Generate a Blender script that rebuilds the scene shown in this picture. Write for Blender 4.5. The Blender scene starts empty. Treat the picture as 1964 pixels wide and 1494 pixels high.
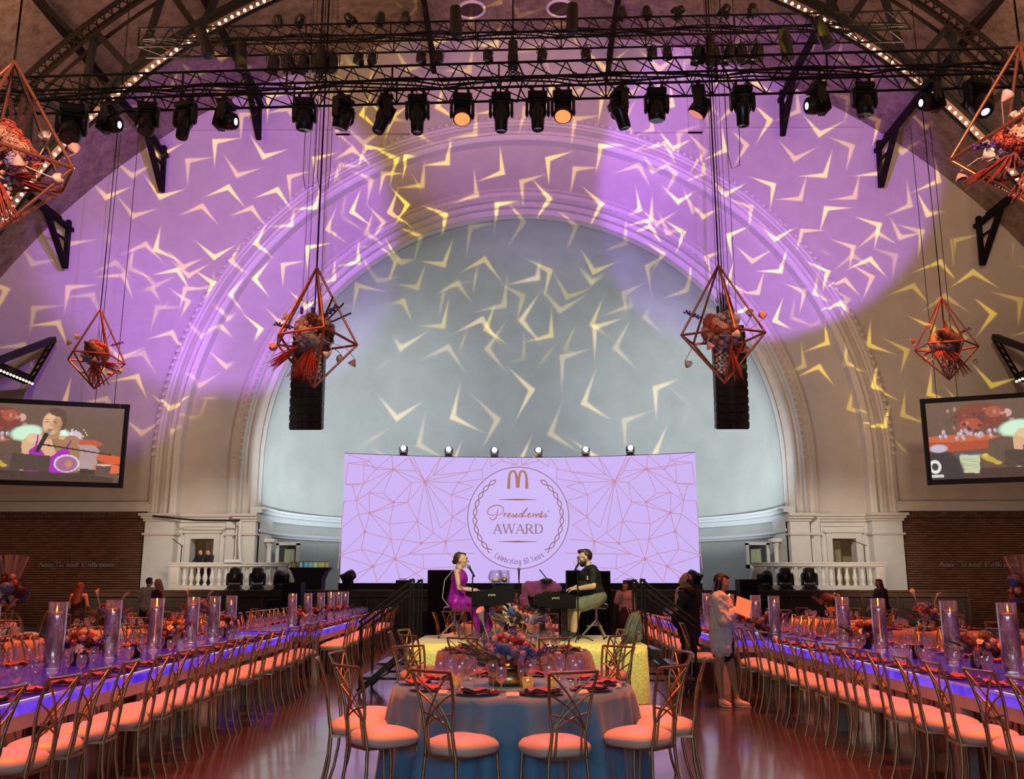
import bpy, math, random
import numpy as np
from mathutils import Vector, Matrix, Euler
random.seed(7)
PI = math.pi
sc = bpy.context.scene
COL = sc.collection
# ------------------------------------------------------------------ camera
FPX, CX, CY, VX, CAMZ = 1780.0, 982.0, 747.0, 1001.0, 1.5
PITCH = math.radians(11.96)
cd = bpy.data.cameras.new('camera')
cd.sensor_width = 36.0
cd.lens = 36.0 * FPX / 1964.0
cd.clip_end = 300
cam = bpy.data.objects.new('camera', cd)
COL.objects.link(cam)
cam.location = (0, 0, CAMZ)
cam.rotation_euler = Euler((PI / 2 + PITCH, 0, math.atan((VX - CX) / FPX)), 'XYZ')
sc.camera = cam
CT, ST = math.cos(PITCH), math.sin(PITCH)
def G(px, py, z):                       # point of the room at height z that the photograph shows at px, py
    a = PITCH - math.atan((py - CY) / FPX)
    y = (z - CAMZ) / math.tan(a)
    return Vector(((px - VX) / FPX * (y * CT + (z - CAMZ) * ST), y, z))
def W(px, py, y):                       # the same at distance y
    a = PITCH - math.atan((py - CY) / FPX)
    z = y * math.tan(a)
    return Vector(((px - VX) / FPX * (y * CT + z * ST), y, z + CAMZ))
# ------------------------------------------------------------------ view, world
sc.view_settings.view_transform = 'Standard'
sc.view_settings.look = 'None'
sc.view_settings.gamma = 1
sc.view_settings.exposure = 0.0
sc.view_settings.use_curve_mapping = False
w = bpy.data.worlds.new('world'); sc.world = w
w.use_nodes = True
w.node_tree.nodes['Background'].inputs[0].default_value = (0.05, 0.04, 0.035, 1)
w.node_tree.nodes['Background'].inputs[1].default_value = 0.3
cy = sc.cycles
cy.max_bounces = 6; cy.diffuse_bounces = 2; cy.glossy_bounces = 3; cy.transmission_bounces = 6
cy.transparent_max_bounces = 24; cy.caustics_reflective = False; cy.caustics_refractive = False
cy.sample_clamp_indirect = 4.0; cy.use_denoising = True
# ------------------------------------------------------------------ lights
def look(o, tgt):
    o.rotation_euler = (Vector(tgt) - o.location).to_track_quat('-Z', 'Y').to_euler()
def spot(name, loc, tgt, color, power, deg, blend=0.4, size=0.15):
    l = bpy.data.lights.new(name, 'SPOT'); l.energy = power; l.color = color
    l.spot_size = math.radians(deg); l.spot_blend = blend; l.shadow_soft_size = size
    o = bpy.data.objects.new(name, l); COL.objects.link(o); o.location = loc; look(o, tgt)
    return o
def area(name, loc, tgt, color, power, sx, sy):
    l = bpy.data.lights.new(name, 'AREA'); l.energy = power; l.color = color
    l.shape = 'RECTANGLE'; l.size = sx; l.size_y = sy
    o = bpy.data.objects.new(name, l); COL.objects.link(o); o.location = loc; look(o, tgt)
    return o
def point(name, loc, color, power, size=0.5):
    l = bpy.data.lights.new(name, 'POINT'); l.energy = power; l.color = color; l.shadow_soft_size = size
    o = bpy.data.objects.new(name, l); COL.objects.link(o); o.location = loc
    return o
def gobo(o, scale, width, seed, rot=0.0):
    """chevron shaped cut-outs of a gobo wheel in front of a spot's lens (light nodes, procedural)"""
    l = o.data; l.use_nodes = True
    nt = l.node_tree; N = nt.nodes; L = nt.links
    for n in list(N): N.remove(n)
    out = N.new('ShaderNodeOutputLight'); em = N.new('ShaderNodeEmission')
    L.new(em.outputs[0], out.inputs[0])
    tc = N.new('ShaderNodeTexCoord')
    sp = N.new('ShaderNodeSeparateXYZ'); L.new(tc.outputs['Normal'], sp.inputs[0])
    def m(op, a, b=None, c=None):
        n = N.new('ShaderNodeMath'); n.operation = op
        for i, v in enumerate((a, b, c)):
            if v is None: continue
            if isinstance(v, (int, float)): n.inputs[i].default_value = v
            else: L.new(v, n.inputs[i])
        return n.outputs[0]
    zz = m('ABSOLUTE', sp.outputs[2])
    x = m('MULTIPLY', m('DIVIDE', sp.outputs[0], zz), scale)
    y = m('MULTIPLY', m('DIVIDE', sp.outputs[1], zz), scale)
    total = None
    for k, (ox, oy) in enumerate(((0.0, 0.0), (0.5, 0.43))):
        cb = N.new('ShaderNodeCombineXYZ')
        L.new(m('ADD', x, ox * 1.0 + seed), cb.inputs[0]); L.new(m('ADD', y, oy + seed * 0.7), cb.inputs[1])
        cb.inputs[2].default_value = 0
        vo = N.new('ShaderNodeTexVoronoi'); vo.voronoi_dimensions = '2D'; vo.feature = 'F1'
        vo.inputs['Scale'].default_value = 1.0; vo.inputs['Randomness'].default_value = 0.45
        L.new(cb.outputs[0], vo.inputs['Vector'])
        sv = N.new('ShaderNodeVectorMath'); sv.operation = 'SUBTRACT'
        L.new(cb.outputs[0], sv.inputs[0]); L.new(vo.outputs['Position'], sv.inputs[1])
        sc_ = N.new('ShaderNodeSeparateColor'); L.new(vo.outputs['Color'], sc_.inputs[0])
        ang = m('ADD', m('MULTIPLY', m('ROUND', m('MULTIPLY', sc_.outputs[0], 6.0)), PI / 3), m('MULTIPLY', sc_.outputs[1], 0.5))
        vr = N.new('ShaderNodeVectorRotate'); vr.rotation_type = 'Z_AXIS'
        L.new(sv.outputs[0], vr.inputs['Vector']); L.new(ang, vr.inputs['Angle'])
        q = N.new('ShaderNodeSeparateXYZ'); L.new(vr.outputs[0], q.inputs[0])
        qx = m('ABSOLUTE', q.outputs[0]); qy = m('SUBTRACT', 0.20, q.outputs[1])
        c_, s_ = math.cos(math.radians(52)), math.sin(math.radians(52))
        t = m('ADD', m('MULTIPLY', qx, s_), m('MULTIPLY', qy, c_))
        s = m('ABSOLUTE', m('SUBTRACT', m('MULTIPLY', qx, c_), m('MULTIPLY', qy, s_)))
        wd = m('MULTIPLY', m('SUBTRACT', 1.0, m('DIVIDE', t, 0.60)), width)
        edge = m('DIVIDE', m('SUBTRACT', wd, s), 0.03)
        mk = N.new('ShaderNodeClamp'); L.new(edge, mk.inputs[0])
        a = mk.outputs[0]
        total = a if total is None else m('MAXIMUM', total, m('MULTIPLY', a, 0.55))
    L.new(total, em.inputs['Strength'])
    return o
PURPLE = (0.39, 0.135, 1.0)
YEL = (1.0, 0.72, 0.04)
# the heads on the front truss throw purple washes and yellow gobos at the end wall
LY, LZ_ = 17.3, 10.0
spot('wash_light', (-4.5, LY, LZ_), (-12.0, 36, 15.8), PURPLE, 15500, 40, 0.30)
spot('wash_light', (-6.5, LY, LZ_), (-17.0, 36, 11.0), PURPLE, 6500, 29, 0.55)
spot('wash_light', (5.0, LY, LZ_), (9.8, 36, 17.8), PURPLE, 15500, 38, 0.18)
spot('wash_light', (1.0, LY, LZ_), (1.5, 36, 21.0), PURPLE, 7000, 40, 0.6)
gobo(spot('gobo_light', (-5.5, LY, LZ_), (-10.5, 36, 17.5), YEL, 30000, 36, 0.2, 0.01), 10.5, 0.062, 3.3)
gobo(spot('gobo_light', (-7.0, LY, LZ_), (-16.3, 36, 11.3), YEL, 15000, 27, 0.25, 0.01), 10.0, 0.062, 9.1)
gobo(spot('gobo_light', (5.8, LY, LZ_), (10.6, 36, 17.7), YEL, 30000, 35, 0.2, 0.01), 10.5, 0.062, 17.3)
gobo(spot('gobo_light', (7.2, LY, LZ_), (15.6, 36, 11.4), YEL, 15000, 28, 0.2, 0.01), 10.0, 0.062, 25.9)
gobo(spot('gobo_light', (0.5, LY, LZ_), (0.0, 36, 19.0), YEL, 24000, 44, 0.3, 0.01), 9.6, 0.062, 31.7)
gobo(spot('gobo_light', (2.5, LY, LZ_), (0.3, 44, 9.4), (1.0, 0.72, 0.30), 30000, 34, 0.3, 0.04), 8.5, 0.055, 41.2)
gobo(spot('gobo_light', (-3.0, 17.6, 11.6), (-15.0, 14.0, 19.0), YEL, 3400, 90, 0.3, 0.01), 2.4, 0.09, 51.2)
gobo(spot('gobo_light', (3.0, 17.6, 11.6), (15.0, 14.0, 19.0), YEL, 3400, 90, 0.3, 0.01), 2.4, 0.09, 61.7)
# heads along the top of the video wall light the apse from below
for i, lx in enumerate((-4.9, -3.0, -1.0, 0.9, 2.9, 4.8)):
    spot('apse_light', (lx * 1.05, 33.0, 6.2), (lx * 1.7, 44.5, 8.5 if i in (0, 5) else 10.5), (0.66, 0.82, 1.0), 520, 120, 0.9, 0.2)
for s in (-1, 1):
    spot('apse_light', (s * 7.2, 33.4, 3.2), (s * 8.8, 42.5, 8.6), (0.82, 0.93, 1.0), 3000, 70, 0.8, 0.2)
# unseen fill lamps added for vault and end wall, then light over the tables
for s in (-1, 1):
    area('vault_fill', (s * 13.5, 21, 12.0), (s * 17, 21, 22), (1.0, 0.56, 0.33), 1300, 2, 10)
    area('vault_fill', (s * 12.5, 8, 12.0), (s * 12, 10, 22), (1.0, 0.56, 0.33), 1500, 4, 10)
    spot('wall_fill', (s * 9.5, 17.5, 9.6), (s * 16, 36, 13.0), (1.0, 0.70, 0.48), 2600, 60, 0.9, 0.5)
    spot('low_washer', (s * 9.0, 25.5, 2.6), (s * 18, 36, 5.0), (1.0, 0.66, 0.46), 1100, 90, 0.9, 1.2)
area('vault_fill', (0, 25, 18.5), (0, 27, 25), (1.0, 0.62, 0.40), 420, 12, 5)
spot('wall_fill', (0, 17.5, 9.8), (0, 36, 12.0), (1.0, 0.72, 0.52), 1500, 96, 0.7, 0.5)
RED = (1, .13, .004)
for x, y, p in ((-4.3, 6.3, 230), (4.3, 6.3, 230), (0.0, 7.8, 210), (-4.3, 11.6, 230), (4.3, 11.6, 230), (-4.2, 17.2, 210), (4.2, 17.2, 210), (-4.4, 22.5, 190), (4.4, 22.5, 190),
                (-8.8, 14.5, 170), (8.8, 14.5, 170), (-9.0, 20.5, 170), (9.0, 20.5, 170), (0, 20.8, 150)):
    o = area('table_light', (x, y, 9.7), (x, y + 0.1, 0), RED, p * .62, 0.8, 0.8); o.data.spread = math.radians(50)
for s in (-1, 1):
    spot('pendant_fill', (s * 2.0, 4.0, 8.5), (s * 3.0, 13.3, 5.2), (1.0, 0.60, 0.42), 900, 11, 0.5, 0.1)  # spots added only to brighten the flower cages
    spot('pendant_fill', (s * 2.0, 3.0, 8.0), (s * 5.6, 9.2, 6.2), (1.0, 0.48, 0.30), 3600, 20, 0.5, 0.1)
    spot('pendant_fill', (s * 4.0, 9.0, 8.8), (s * 9.3, 19.8, 6.7), (1.0, 0.60, 0.42), 900, 11, 0.5, 0.1)
for s in (-1, 1):
    spot('aisle_light', (s * 1.8, 15.2, 9.2), (s * 2.1, 6.8, 0), (0.60, 0.26, 1.0), 520, 30, 0.7, 0.2)
    for k in range(3): spot('aisle_light', (s * 6.4, 15.2, 9.2), (s * 3.5, 6.4 + k * 2.7, 0.5), (0.75, 0.10, 1.0), 200, 8, 0.5, 0.2)
spot('stage_wash', (3.5, 4.0, 9.5), (0.0, 14.0, 0.9), (1.0, 0.96, 0.46), 4300, 21, 0.4, 0.3)
spot('stage_wash', (-3.0, 3.5, 9.5), (-0.2, 14.0, 1.2), (1.0, 0.90, 0.66), 1700, 18, 0.4, 0.3)
area('front_fill', (0, -6.0, 3.3), (0, 8, 0.6), (0.56, 0.86, 1.0), 290, 10.0, 1.4)  # unseen fill added behind the camera to lift cloth and seat fronts
for s in (-1, 1): spot('base_washer', (s * 6, 22, 9.5), (s * 11.6, 36, 2.4), (1.0, 0.93, 0.80), 4200, 26, 0.8, 0.4)
# ------------------------------------------------------------------ materials
MATS = {}
def mat(name, color=(.8, .8, .8), rough=.5, metal=0., emit=None, estr=0., spec=None, noise=0., nscale=8., bump=0., bscale=40.,
        coat=0., sheen=0., trans=0., ior=1.45, sample=True, alpha=1.0):
    if name in MATS: return MATS[name]
    m = bpy.data.materials.new(name); m.use_nodes = True
    nt = m.node_tree; b = nt.nodes['Principled BSDF']
    b.inputs['Base Color'].default_value = (*color, 1)
    b.inputs['Roughness'].default_value = rough
    b.inputs['Metallic'].default_value = metal
    if spec is not None: b.inputs['Specular IOR Level'].default_value = spec
    if coat: b.inputs['Coat Weight'].default_value = coat
    if sheen: b.inputs['Sheen Weight'].default_value = sheen
    if trans: b.inputs['Transmission Weight'].default_value = trans; b.inputs['IOR'].default_value = ior
    if emit is not None:
        b.inputs['Emission Color'].default_value = (*emit, 1); b.inputs['Emission Strength'].default_value = estr
    if noise or bump:
        tc = nt.nodes.new('ShaderNodeTexCoord')
    if noise:
        n = nt.nodes.new('ShaderNodeTexNoise'); n.inputs['Scale'].default_value = nscale; n.inputs['Detail'].default_value = 4
        nt.links.new(tc.outputs['Object'], n.inputs['Vector'])
        r = nt.nodes.new('ShaderNodeValToRGB')
        r.color_ramp.elements[0].position = .3; r.color_ramp.elements[1].position = .7
        r.color_ramp.elements[0].color = (*[c * (1 - noise) for c in color], 1)
        r.color_ramp.elements[1].color = (*[min(1, c * (1 + noise)) for c in color], 1)
        nt.links.new(n.outputs['Fac'], r.inputs[0]); nt.links.new(r.outputs[0], b.inputs['Base Color'])
    if bump:
        n2 = nt.nodes.new('ShaderNodeTexNoise'); n2.inputs['Scale'].default_value = bscale
        nt.links.new(tc.outputs['Object'], n2.inputs['Vector'])
        bp = nt.nodes.new('ShaderNodeBump'); bp.inputs['Strength'].default_value = bump; bp.inputs['Distance'].default_value = .02
        nt.links.new(n2.outputs['Fac'], bp.inputs['Height']); nt.links.new(bp.outputs[0], b.inputs['Normal'])
    if not sample: m.cycles.emission_sampling = 'NONE'
    MATS[name] = m
    return m
def glass_mat(name, tint=(1, 1, 1), clear=.62, milky=.12, rough=.03):
    """thin walled glass: see-through, mirror-like at the rims, a little body"""
    if name in MATS: return MATS[name]
    m = bpy.data.materials.new(name); m.use_nodes = True
    nt = m.node_tree; N = nt.nodes
    for n in list(N):
        if n.type != 'OUTPUT_MATERIAL': N.remove(n)
    out = [n for n in N if n.type == 'OUTPUT_MATERIAL'][0]
    tr = N.new('ShaderNodeBsdfTransparent'); tr.inputs[0].default_value = (*tint, 1)
    gl = N.new('ShaderNodeBsdfGlossy'); gl.inputs['Roughness'].default_value = rough; gl.inputs[0].default_value = (1, 1, 1, 1)
    df = N.new('ShaderNodeBsdfTranslucent'); df.inputs[0].default_value = (.85, .85, .9, 1)
    lw = N.new('ShaderNodeLayerWeight'); lw.inputs[0].default_value = .35
    mp = N.new('ShaderNodeMapRange'); nt.links.new(lw.outputs['Facing'], mp.inputs[0])
    mp.inputs[3].default_value = .10; mp.inputs[4].default_value = 1 - clear + .35
    mx = N.new('ShaderNodeMixShader'); nt.links.new(mp.outputs[0], mx.inputs[0])
    nt.links.new(tr.outputs[0], mx.inputs[1]); nt.links.new(gl.outputs[0], mx.inputs[2])
    m2 = N.new('ShaderNodeMixShader'); m2.inputs[0].default_value = milky
    nt.links.new(mx.outputs[0], m2.inputs[1]); nt.links.new(df.outputs[0], m2.inputs[2])
    nt.links.new(m2.outputs[0], out.inputs[0])
    MATS[name] = m
    return m
def emis(name, color, s, sample=False):
    if name in MATS: return MATS[name]
    m = bpy.data.materials.new(name); m.use_nodes = True
    b = m.node_tree.nodes['Principled BSDF']
    b.inputs['Base Color'].default_value = (0, 0, 0, 1); b.inputs['Roughness'].default_value = .6
    b.inputs['Emission Color'].default_value = (*color, 1); b.inputs['Emission Strength'].default_value = s
    if not sample: m.cycles.emission_sampling = 'NONE'
    MATS[name] = m
    return m
# ------------------------------------------------------------------ mesh builder
def frame_of(d):
    d = Vector(d).normalized()
    a = Vector((0, 0, 1)) if abs(d.z) < .9 else Vector((1, 0, 0))
    u = d.cross(a).normalized(); v = d.cross(u).normalized()
    return u, v
class MB:
    def __init__(s): s.v = []; s.f = []; s.sm = []; s.mi = []; s.cur = 0
    def add(s, vs, fs, smooth=False):
        b = len(s.v); s.v += [tuple(p) for p in vs]
        for f in fs: s.f.append(tuple(b + i for i in f)); s.sm.append(smooth); s.mi.append(s.cur)
        return s
    def box(s, c, d, rz=0, M=None):
        x, y, z = d[0] / 2, d[1] / 2, d[2] / 2
        P = [Vector((i * x, j * y, k * z)) for i, j, k in ((-1,-1,-1),(1,-1,-1),(1,1,-1),(-1,1,-1),(-1,-1,1),(1,-1,1),(1,1,1),(-1,1,1))]
        if rz: R = Matrix.Rotation(rz, 3, 'Z'); P = [R @ p for p in P]
        if M is not None: P = [M @ p for p in P]
        c = Vector(c)
        return s.add([p + c for p in P], [(0,3,2,1),(4,5,6,7),(0,1,5,4),(1,2,6,5),(2,3,7,6),(3,0,4,7)])
    def b2(s, a, b):                     # box by corners
        return s.box([(a[i] + b[i]) / 2 for i in range(3)], [abs(b[i] - a[i]) for i in range(3)])
    def tube(s, pts, r, n=6, cap=True, closed=False, flat=1.0):
        pts = [Vector(p) for p in pts]; m = len(pts)
        rs = r if isinstance(r, (list, tuple)) else [r] * m
        vs = []; u = None
        for i, p in enumerate(pts):
            if closed: d = pts[(i + 1) % m] - pts[i - 1]
            else: d = pts[min(i + 1, m - 1)] - pts[max(i - 1, 0)]
            if d.length < 1e-9: d = Vector((0, 0, 1))
            d.normalize()
            if u is None: u, v = frame_of(d)
            else:
                u = u - d * u.dot(d)
                u = u.normalized() if u.length > 1e-6 else frame_of(d)[0]
                v = d.cross(u)
            for k in range(n):
                a = 2 * PI * k / n + (PI / n)
                vs.append(p + (u * math.cos(a) + v * math.sin(a) * flat) * rs[i])
        fs = []
        for i in range(m if closed else m - 1):
            j = (i + 1) % m
            for k in range(n):
                k2 = (k + 1) % n
                fs.append((i * n + k, i * n + k2, j * n + k2, j * n + k))
        s.add(vs, fs, n > 4)
        if cap and not closed:
            s.add(vs[:n], [tuple(range(n))[::-1]]); s.add(vs[-n:], [tuple(range(n))])
        return s
    def bar(s, a, b, w, h=None):         # rectangular bar
        a, b = Vector(a), Vector(b); u, v = frame_of(b - a); h = h or w
        P = [p + u * (i * w / 2) + v * (j * h / 2) for p in (a, b) for i, j in ((-1,-1),(1,-1),(1,1),(-1,1))]
        return s.add(P, [(0,1,2,3),(7,6,5,4),(0,4,5,1),(1,5,6,2),(2,6,7,3),(3,7,4,0)])
    def lathe(s, prof, n=16, c=(0, 0, 0), M=None, smooth=True, arc=None):
        vs = []; c = Vector(c); full = arc is None; N_ = n if full else n + 1
        for r, z in prof:
            for k in range(N_):
                a = 2 * PI * k / n if full else arc[0] + (arc[1] - arc[0]) * k / n
                p = Vector((r * math.cos(a), r * math.sin(a), z))
                vs.append((M @ p if M is not None else p) + c)
        fs = []
        for i in range(len(prof) - 1):
            for k in range(n):
                k2 = (k + 1) % N_
                fs.append((i * N_ + k, i * N_ + k2, (i + 1) * N_ + k2, (i + 1) * N_ + k))
        return s.add(vs, fs, smooth)
    def ell(s, c, r, n=10, m=6, M=None):
        if not isinstance(r, (tuple, list)): r = (r, r, r)
        vs = []; c = Vector(c)
        def pt(x, y, z):
            p = Vector((x * r[0], y * r[1], z * r[2])); return (M @ p if M is not None else p) + c
        vs.append(pt(0, 0, -1))
        for i in range(1, m):
            t = -PI / 2 + PI * i / m
            for k in range(n):
                a = 2 * PI * k / n; vs.append(pt(math.cos(t) * math.cos(a), math.cos(t) * math.sin(a), math.sin(t)))
        vs.append(pt(0, 0, 1)); fs = []
        for k in range(n): fs.append((0, 1 + (k + 1) % n, 1 + k))
        for i in range(m - 2):
            for k in range(n):
                a = 1 + i * n; k2 = (k + 1) % n
                fs.append((a + k, a + k2, a + n + k2, a + n + k))
        a = 1 + (m - 2) * n; e = len(vs) - 1
        for k in range(n): fs.append((a + k, a + (k + 1) % n, e))
        return s.add(vs, fs, True)
    def cap(s, a, b, ra, rb, n=10):      # tapered capsule, closed
        a, b = Vector(a), Vector(b); d = b - a
        if d.length < 1e-6: return s.ell(a, ra, n, 6)
        dn = d.normalized(); pts = []; rs = []
        for t in (90, 60, 30): pts.append(a - dn * ra * math.sin(math.radians(t))); rs.append(max(ra * math.cos(math.radians(t)), ra * .02))
        pts.append(a); rs.append(ra); pts.append(b); rs.append(rb)
        for t in (30, 60, 90): pts.append(b + dn * rb * math.sin(math.radians(t))); rs.append(max(rb * math.cos(math.radians(t)), rb * .02))
        return s.tube(pts, rs, n)
    def prism(s, poly, y0, y1, M=None):  # polygon in x,z extruded along y
        n = len(poly)
        vs = [Vector((x, y0, z)) for x, z in poly] + [Vector((x, y1, z)) for x, z in poly]
        if M is not None: vs = [M @ p for p in vs]
        fs = [tuple(range(n)), tuple(range(2 * n - 1, n - 1, -1))]
        for i in range(n): j = (i + 1) % n; fs.append((i, i + n, j + n, j))
        return s.add(vs, fs)
    def grid(s, fn, nu, nv, smooth=True, wrap=False):
        vs = [fn(i / nu, j / nv) for i in range(nu + (0 if wrap else 1)) for j in range(nv + 1)]; fs = []
        for i in range(nu):
            i2 = (i + 1) % nu if wrap else i + 1
            for j in range(nv):
                fs.append((i * (nv + 1) + j, i2 * (nv + 1) + j, i2 * (nv + 1) + j + 1, i * (nv + 1) + j + 1))
        return s.add(vs, fs, smooth)
    def merge(s, o, M=None, mi=None):
        b = len(s.v); s.v += [tuple(M @ Vector(p)) for p in o.v] if M is not None else o.v
        s.f += [tuple(b + i for i in f) for f in o.f]; s.sm += o.sm
        s.mi += o.mi if mi is None else [mi] * len(o.f)
        return s
    def mesh(s, name, *mats):
        me = bpy.data.meshes.new(name)
        me.from_pydata([tuple(p) for p in s.v], [], s.f)
        me.polygons.foreach_set('use_smooth', s.sm)
        for m in mats: me.materials.append(m)
        if len(mats) > 1: me.polygons.foreach_set('material_index', s.mi)
        me.update()
        return me
def put(name, me, parent=None, loc=None, rot=None, scale=None):
    o = bpy.data.objects.new(name, me); COL.objects.link(o)
    if parent is not None: o.parent = parent
    if loc is not None: o.location = loc
    if rot is not None: o.rotation_euler = rot
    if scale is not None: o.scale = scale if isinstance(scale, (tuple, list)) else (scale,) * 3
    return o
def part(name, mb, m, parent, loc=None, rot=None, label=None, kind=None):
    o = put(name, mb.mesh(name, *(m if isinstance(m, (list, tuple)) else (m,))), parent, loc, rot)
    if label: o['label'] = label
    if kind: o['kind'] = kind
    return o
def tag(o, label, cat, group=None, kind=None):
    o['label'] = label; o['category'] = cat
    if group: o['group'] = group
    if kind: o['kind'] = kind
    return o
def thing(name, label, cat, loc=(0, 0, 0), rz=0, group=None):
    o = bpy.data.objects.new(name, None); COL.objects.link(o)
    o.location = loc; o.rotation_euler = (0, 0, rz); o.empty_display_size = .05
    return tag(o, label, cat, group)
KIDS = {}
def kids(o):
    return [c for c in o.children]
def dup(root, loc, rz=None, label=None, group=None, scale=None, tpl=None):
    """copies a thing with its parts and sub-parts; tpl is a cached list of its children"""
    r = root.copy(); COL.objects.link(r); r.location = loc
    if rz is not None: r.rotation_euler = (0, 0, rz)
    if scale is not None: r.scale = scale if isinstance(scale, (tuple, list)) else (scale,) * 3
    if label: r['label'] = label
    if group: r['group'] = group
    if root.name not in KIDS: KIDS[root.name] = [(c, list(c.children)) for c in root.children]
    for c, gs in KIDS[root.name]:
        d = c.copy(); COL.objects.link(d); d.parent = r
        for g in gs:
            e = g.copy(); COL.objects.link(e); e.parent = d
    return r
def struct(name, mb, m, parent=None, label=None):
    o = part(name, mb, m, parent)
    if parent is None:
        o['kind'] = 'structure'
        if label: o['label'] = label
    return o
ORD = ['zeroth', 'first', 'second', 'third', 'fourth', 'fifth', 'sixth', 'seventh', 'eighth', 'ninth', 'tenth', 'eleventh', 'twelfth', 'thirteenth',
       'fourteenth', 'fifteenth', 'sixteenth', 'seventeenth', 'eighteenth', 'nineteenth', 'twentieth', 'twenty-first', 'twenty-second', 'twenty-third', 'twenty-fourth']
# ------------------------------------------------------------------ room shell
VR, VC = 26.1, -1.2                     # vault radius, centre height
YB = 36.0
M_wall = mat('wall_plaster', (.62, .56, .50), .8, noise=.05, nscale=1.5, bump=.08, bscale=60)
M_trim = mat('trim_plaster', (.74, .69, .62), .6, noise=.04, nscale=3)
M_white = mat('white_paint', (.80, .79, .75), .5, noise=.03, nscale=4)
M_black = mat('black_metal', (.006, .006, .0065), .55, 0, spec=.3)
M_blackm = mat('matt_black', (.012, .012, .013), .8)
M_steel = mat('dark_steel', (.009, .006, .005), .9, 0, spec=.15, noise=.2, nscale=6)

def floor_mat():
    m = bpy.data.materials.new('polished_floor'); m.use_nodes = True
    nt = m.node_tree; b = nt.nodes['Principled BSDF']; N = nt.nodes; L = nt.links
    tc = N.new('ShaderNodeTexCoord')
    br = N.new('ShaderNodeTexBrick'); br.offset = 0.0
    br.inputs['Color1'].default_value = (.095, .045, .040, 1); br.inputs['Color2'].default_value = (.070, .033, .030, 1)
    br.inputs['Mortar'].default_value = (.04, .028, .025, 1)
    br.inputs['Scale'].default_value = 1.0; br.inputs['Mortar Size'].default_value = .008
    br.inputs['Brick Width'].default_value = 1.83; br.inputs['Row Height'].default_value = 1.83
    L.new(tc.outputs['Object'], br.inputs['Vector'])
    n = N.new('ShaderNodeTexNoise'); n.inputs['Scale'].default_value = 7; n.inputs['Detail'].default_value = 8; n.inputs['Roughness'].default_value = .7
    L.new(tc.outputs['Object'], n.inputs['Vector'])
    mx = N.new('ShaderNodeMixRGB'); mx.blend_type = 'OVERLAY'; mx.inputs[0].default_value = .35
    L.new(br.outputs['Color'], mx.inputs[1]); L.new(n.outputs['Color'], mx.inputs[2])
    hs = N.new('ShaderNodeHueSaturation'); hs.inputs['Saturation'].default_value = .6; L.new(mx.outputs[0], hs.inputs['Color'])
    L.new(hs.outputs[0], b.inputs['Base Color'])
    rr = N.new('ShaderNodeMapRange'); rr.inputs[3].default_value = .13; rr.inputs[4].default_value = .32
    n3 = N.new('ShaderNodeTexNoise'); n3.inputs['Scale'].default_value = 2.5; L.new(tc.outputs['Object'], n3.inputs['Vector'])
    L.new(n3.outputs['Fac'], rr.inputs[0]); L.new(rr.outputs[0], b.inputs['Roughness'])
    b.inputs['Coat Weight'].default_value = .6; b.inputs['Coat Roughness'].default_value = .10
    bp = N.new('ShaderNodeBump'); bp.inputs['Strength'].default_value = .07; bp.inputs['Distance'].default_value = .01
    n2 = N.new('ShaderNodeTexNoise'); n2.inputs['Scale'].default_value = 5; L.new(tc.outputs['Object'], n2.inputs['Vector'])
    L.new(n2.outputs['Fac'], bp.inputs['Height']); L.new(bp.outputs[0], b.inputs['Normal']); L.new(bp.outputs[0], b.inputs['Coat Normal'])
    return m
mb = MB(); mb.b2((-25, -8, -.3), (25, 28.6, 0))
struct('floor', mb, floor_mat(), label='dark polished floor reflecting the coloured lights')

def ceil_mat():
    m = bpy.data.materials.new('vault_tiles'); m.use_nodes = True
    nt = m.node_tree; b = nt.nodes['Principled BSDF']; N = nt.nodes; L = nt.links
    tc = N.new('ShaderNodeTexCoord')
    n = N.new('ShaderNodeTexNoise'); n.inputs['Scale'].default_value = 2.2; n.inputs['Detail'].default_value = 9; n.inputs['Roughness'].default_value = .75
    L.new(tc.outputs['Object'], n.inputs['Vector'])
    r = N.new('ShaderNodeValToRGB'); r.color_ramp.elements[0].position = .35; r.color_ramp.elements[1].position = .75
    r.color_ramp.elements[0].color = (.13, .085, .062, 1); r.color_ramp.elements[1].color = (.40, .30, .22, 1)
    L.new(n.outputs['Fac'], r.inputs[0]); L.new(r.outputs[0], b.inputs['Base Color']); b.inputs['Roughness'].default_value = .85
    bp = N.new('ShaderNodeBump'); bp.inputs['Strength'].default_value = .5; bp.inputs['Distance'].default_value = .06
    L.new(n.outputs['Fac'], bp.inputs['Height']); L.new(bp.outputs[0], b.inputs['Normal'])
    return m
A0 = math.asin((0 - VC) / VR)
def vault(u, v, R=VR, y0=-8, y1=YB + .2):
    a = A0 + (PI - 2 * A0) * u
    return Vector((R * math.cos(a), y0 + (y1 - y0) * v, VC + R * math.sin(a)))
mb = MB(); mb.grid(vault, 96, 4, True); mb.grid(lambda u, v: vault(u, v, VR + .3), 96, 4, True)
struct('ceiling', mb, ceil_mat(), label='brown barrel-vaulted ceiling of mottled panels')
mb = MB(); mb.b2((-26, -8.4, -.3), (26, -8.0, 26)); struct('wall_rear', mb, M_wall)

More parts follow.
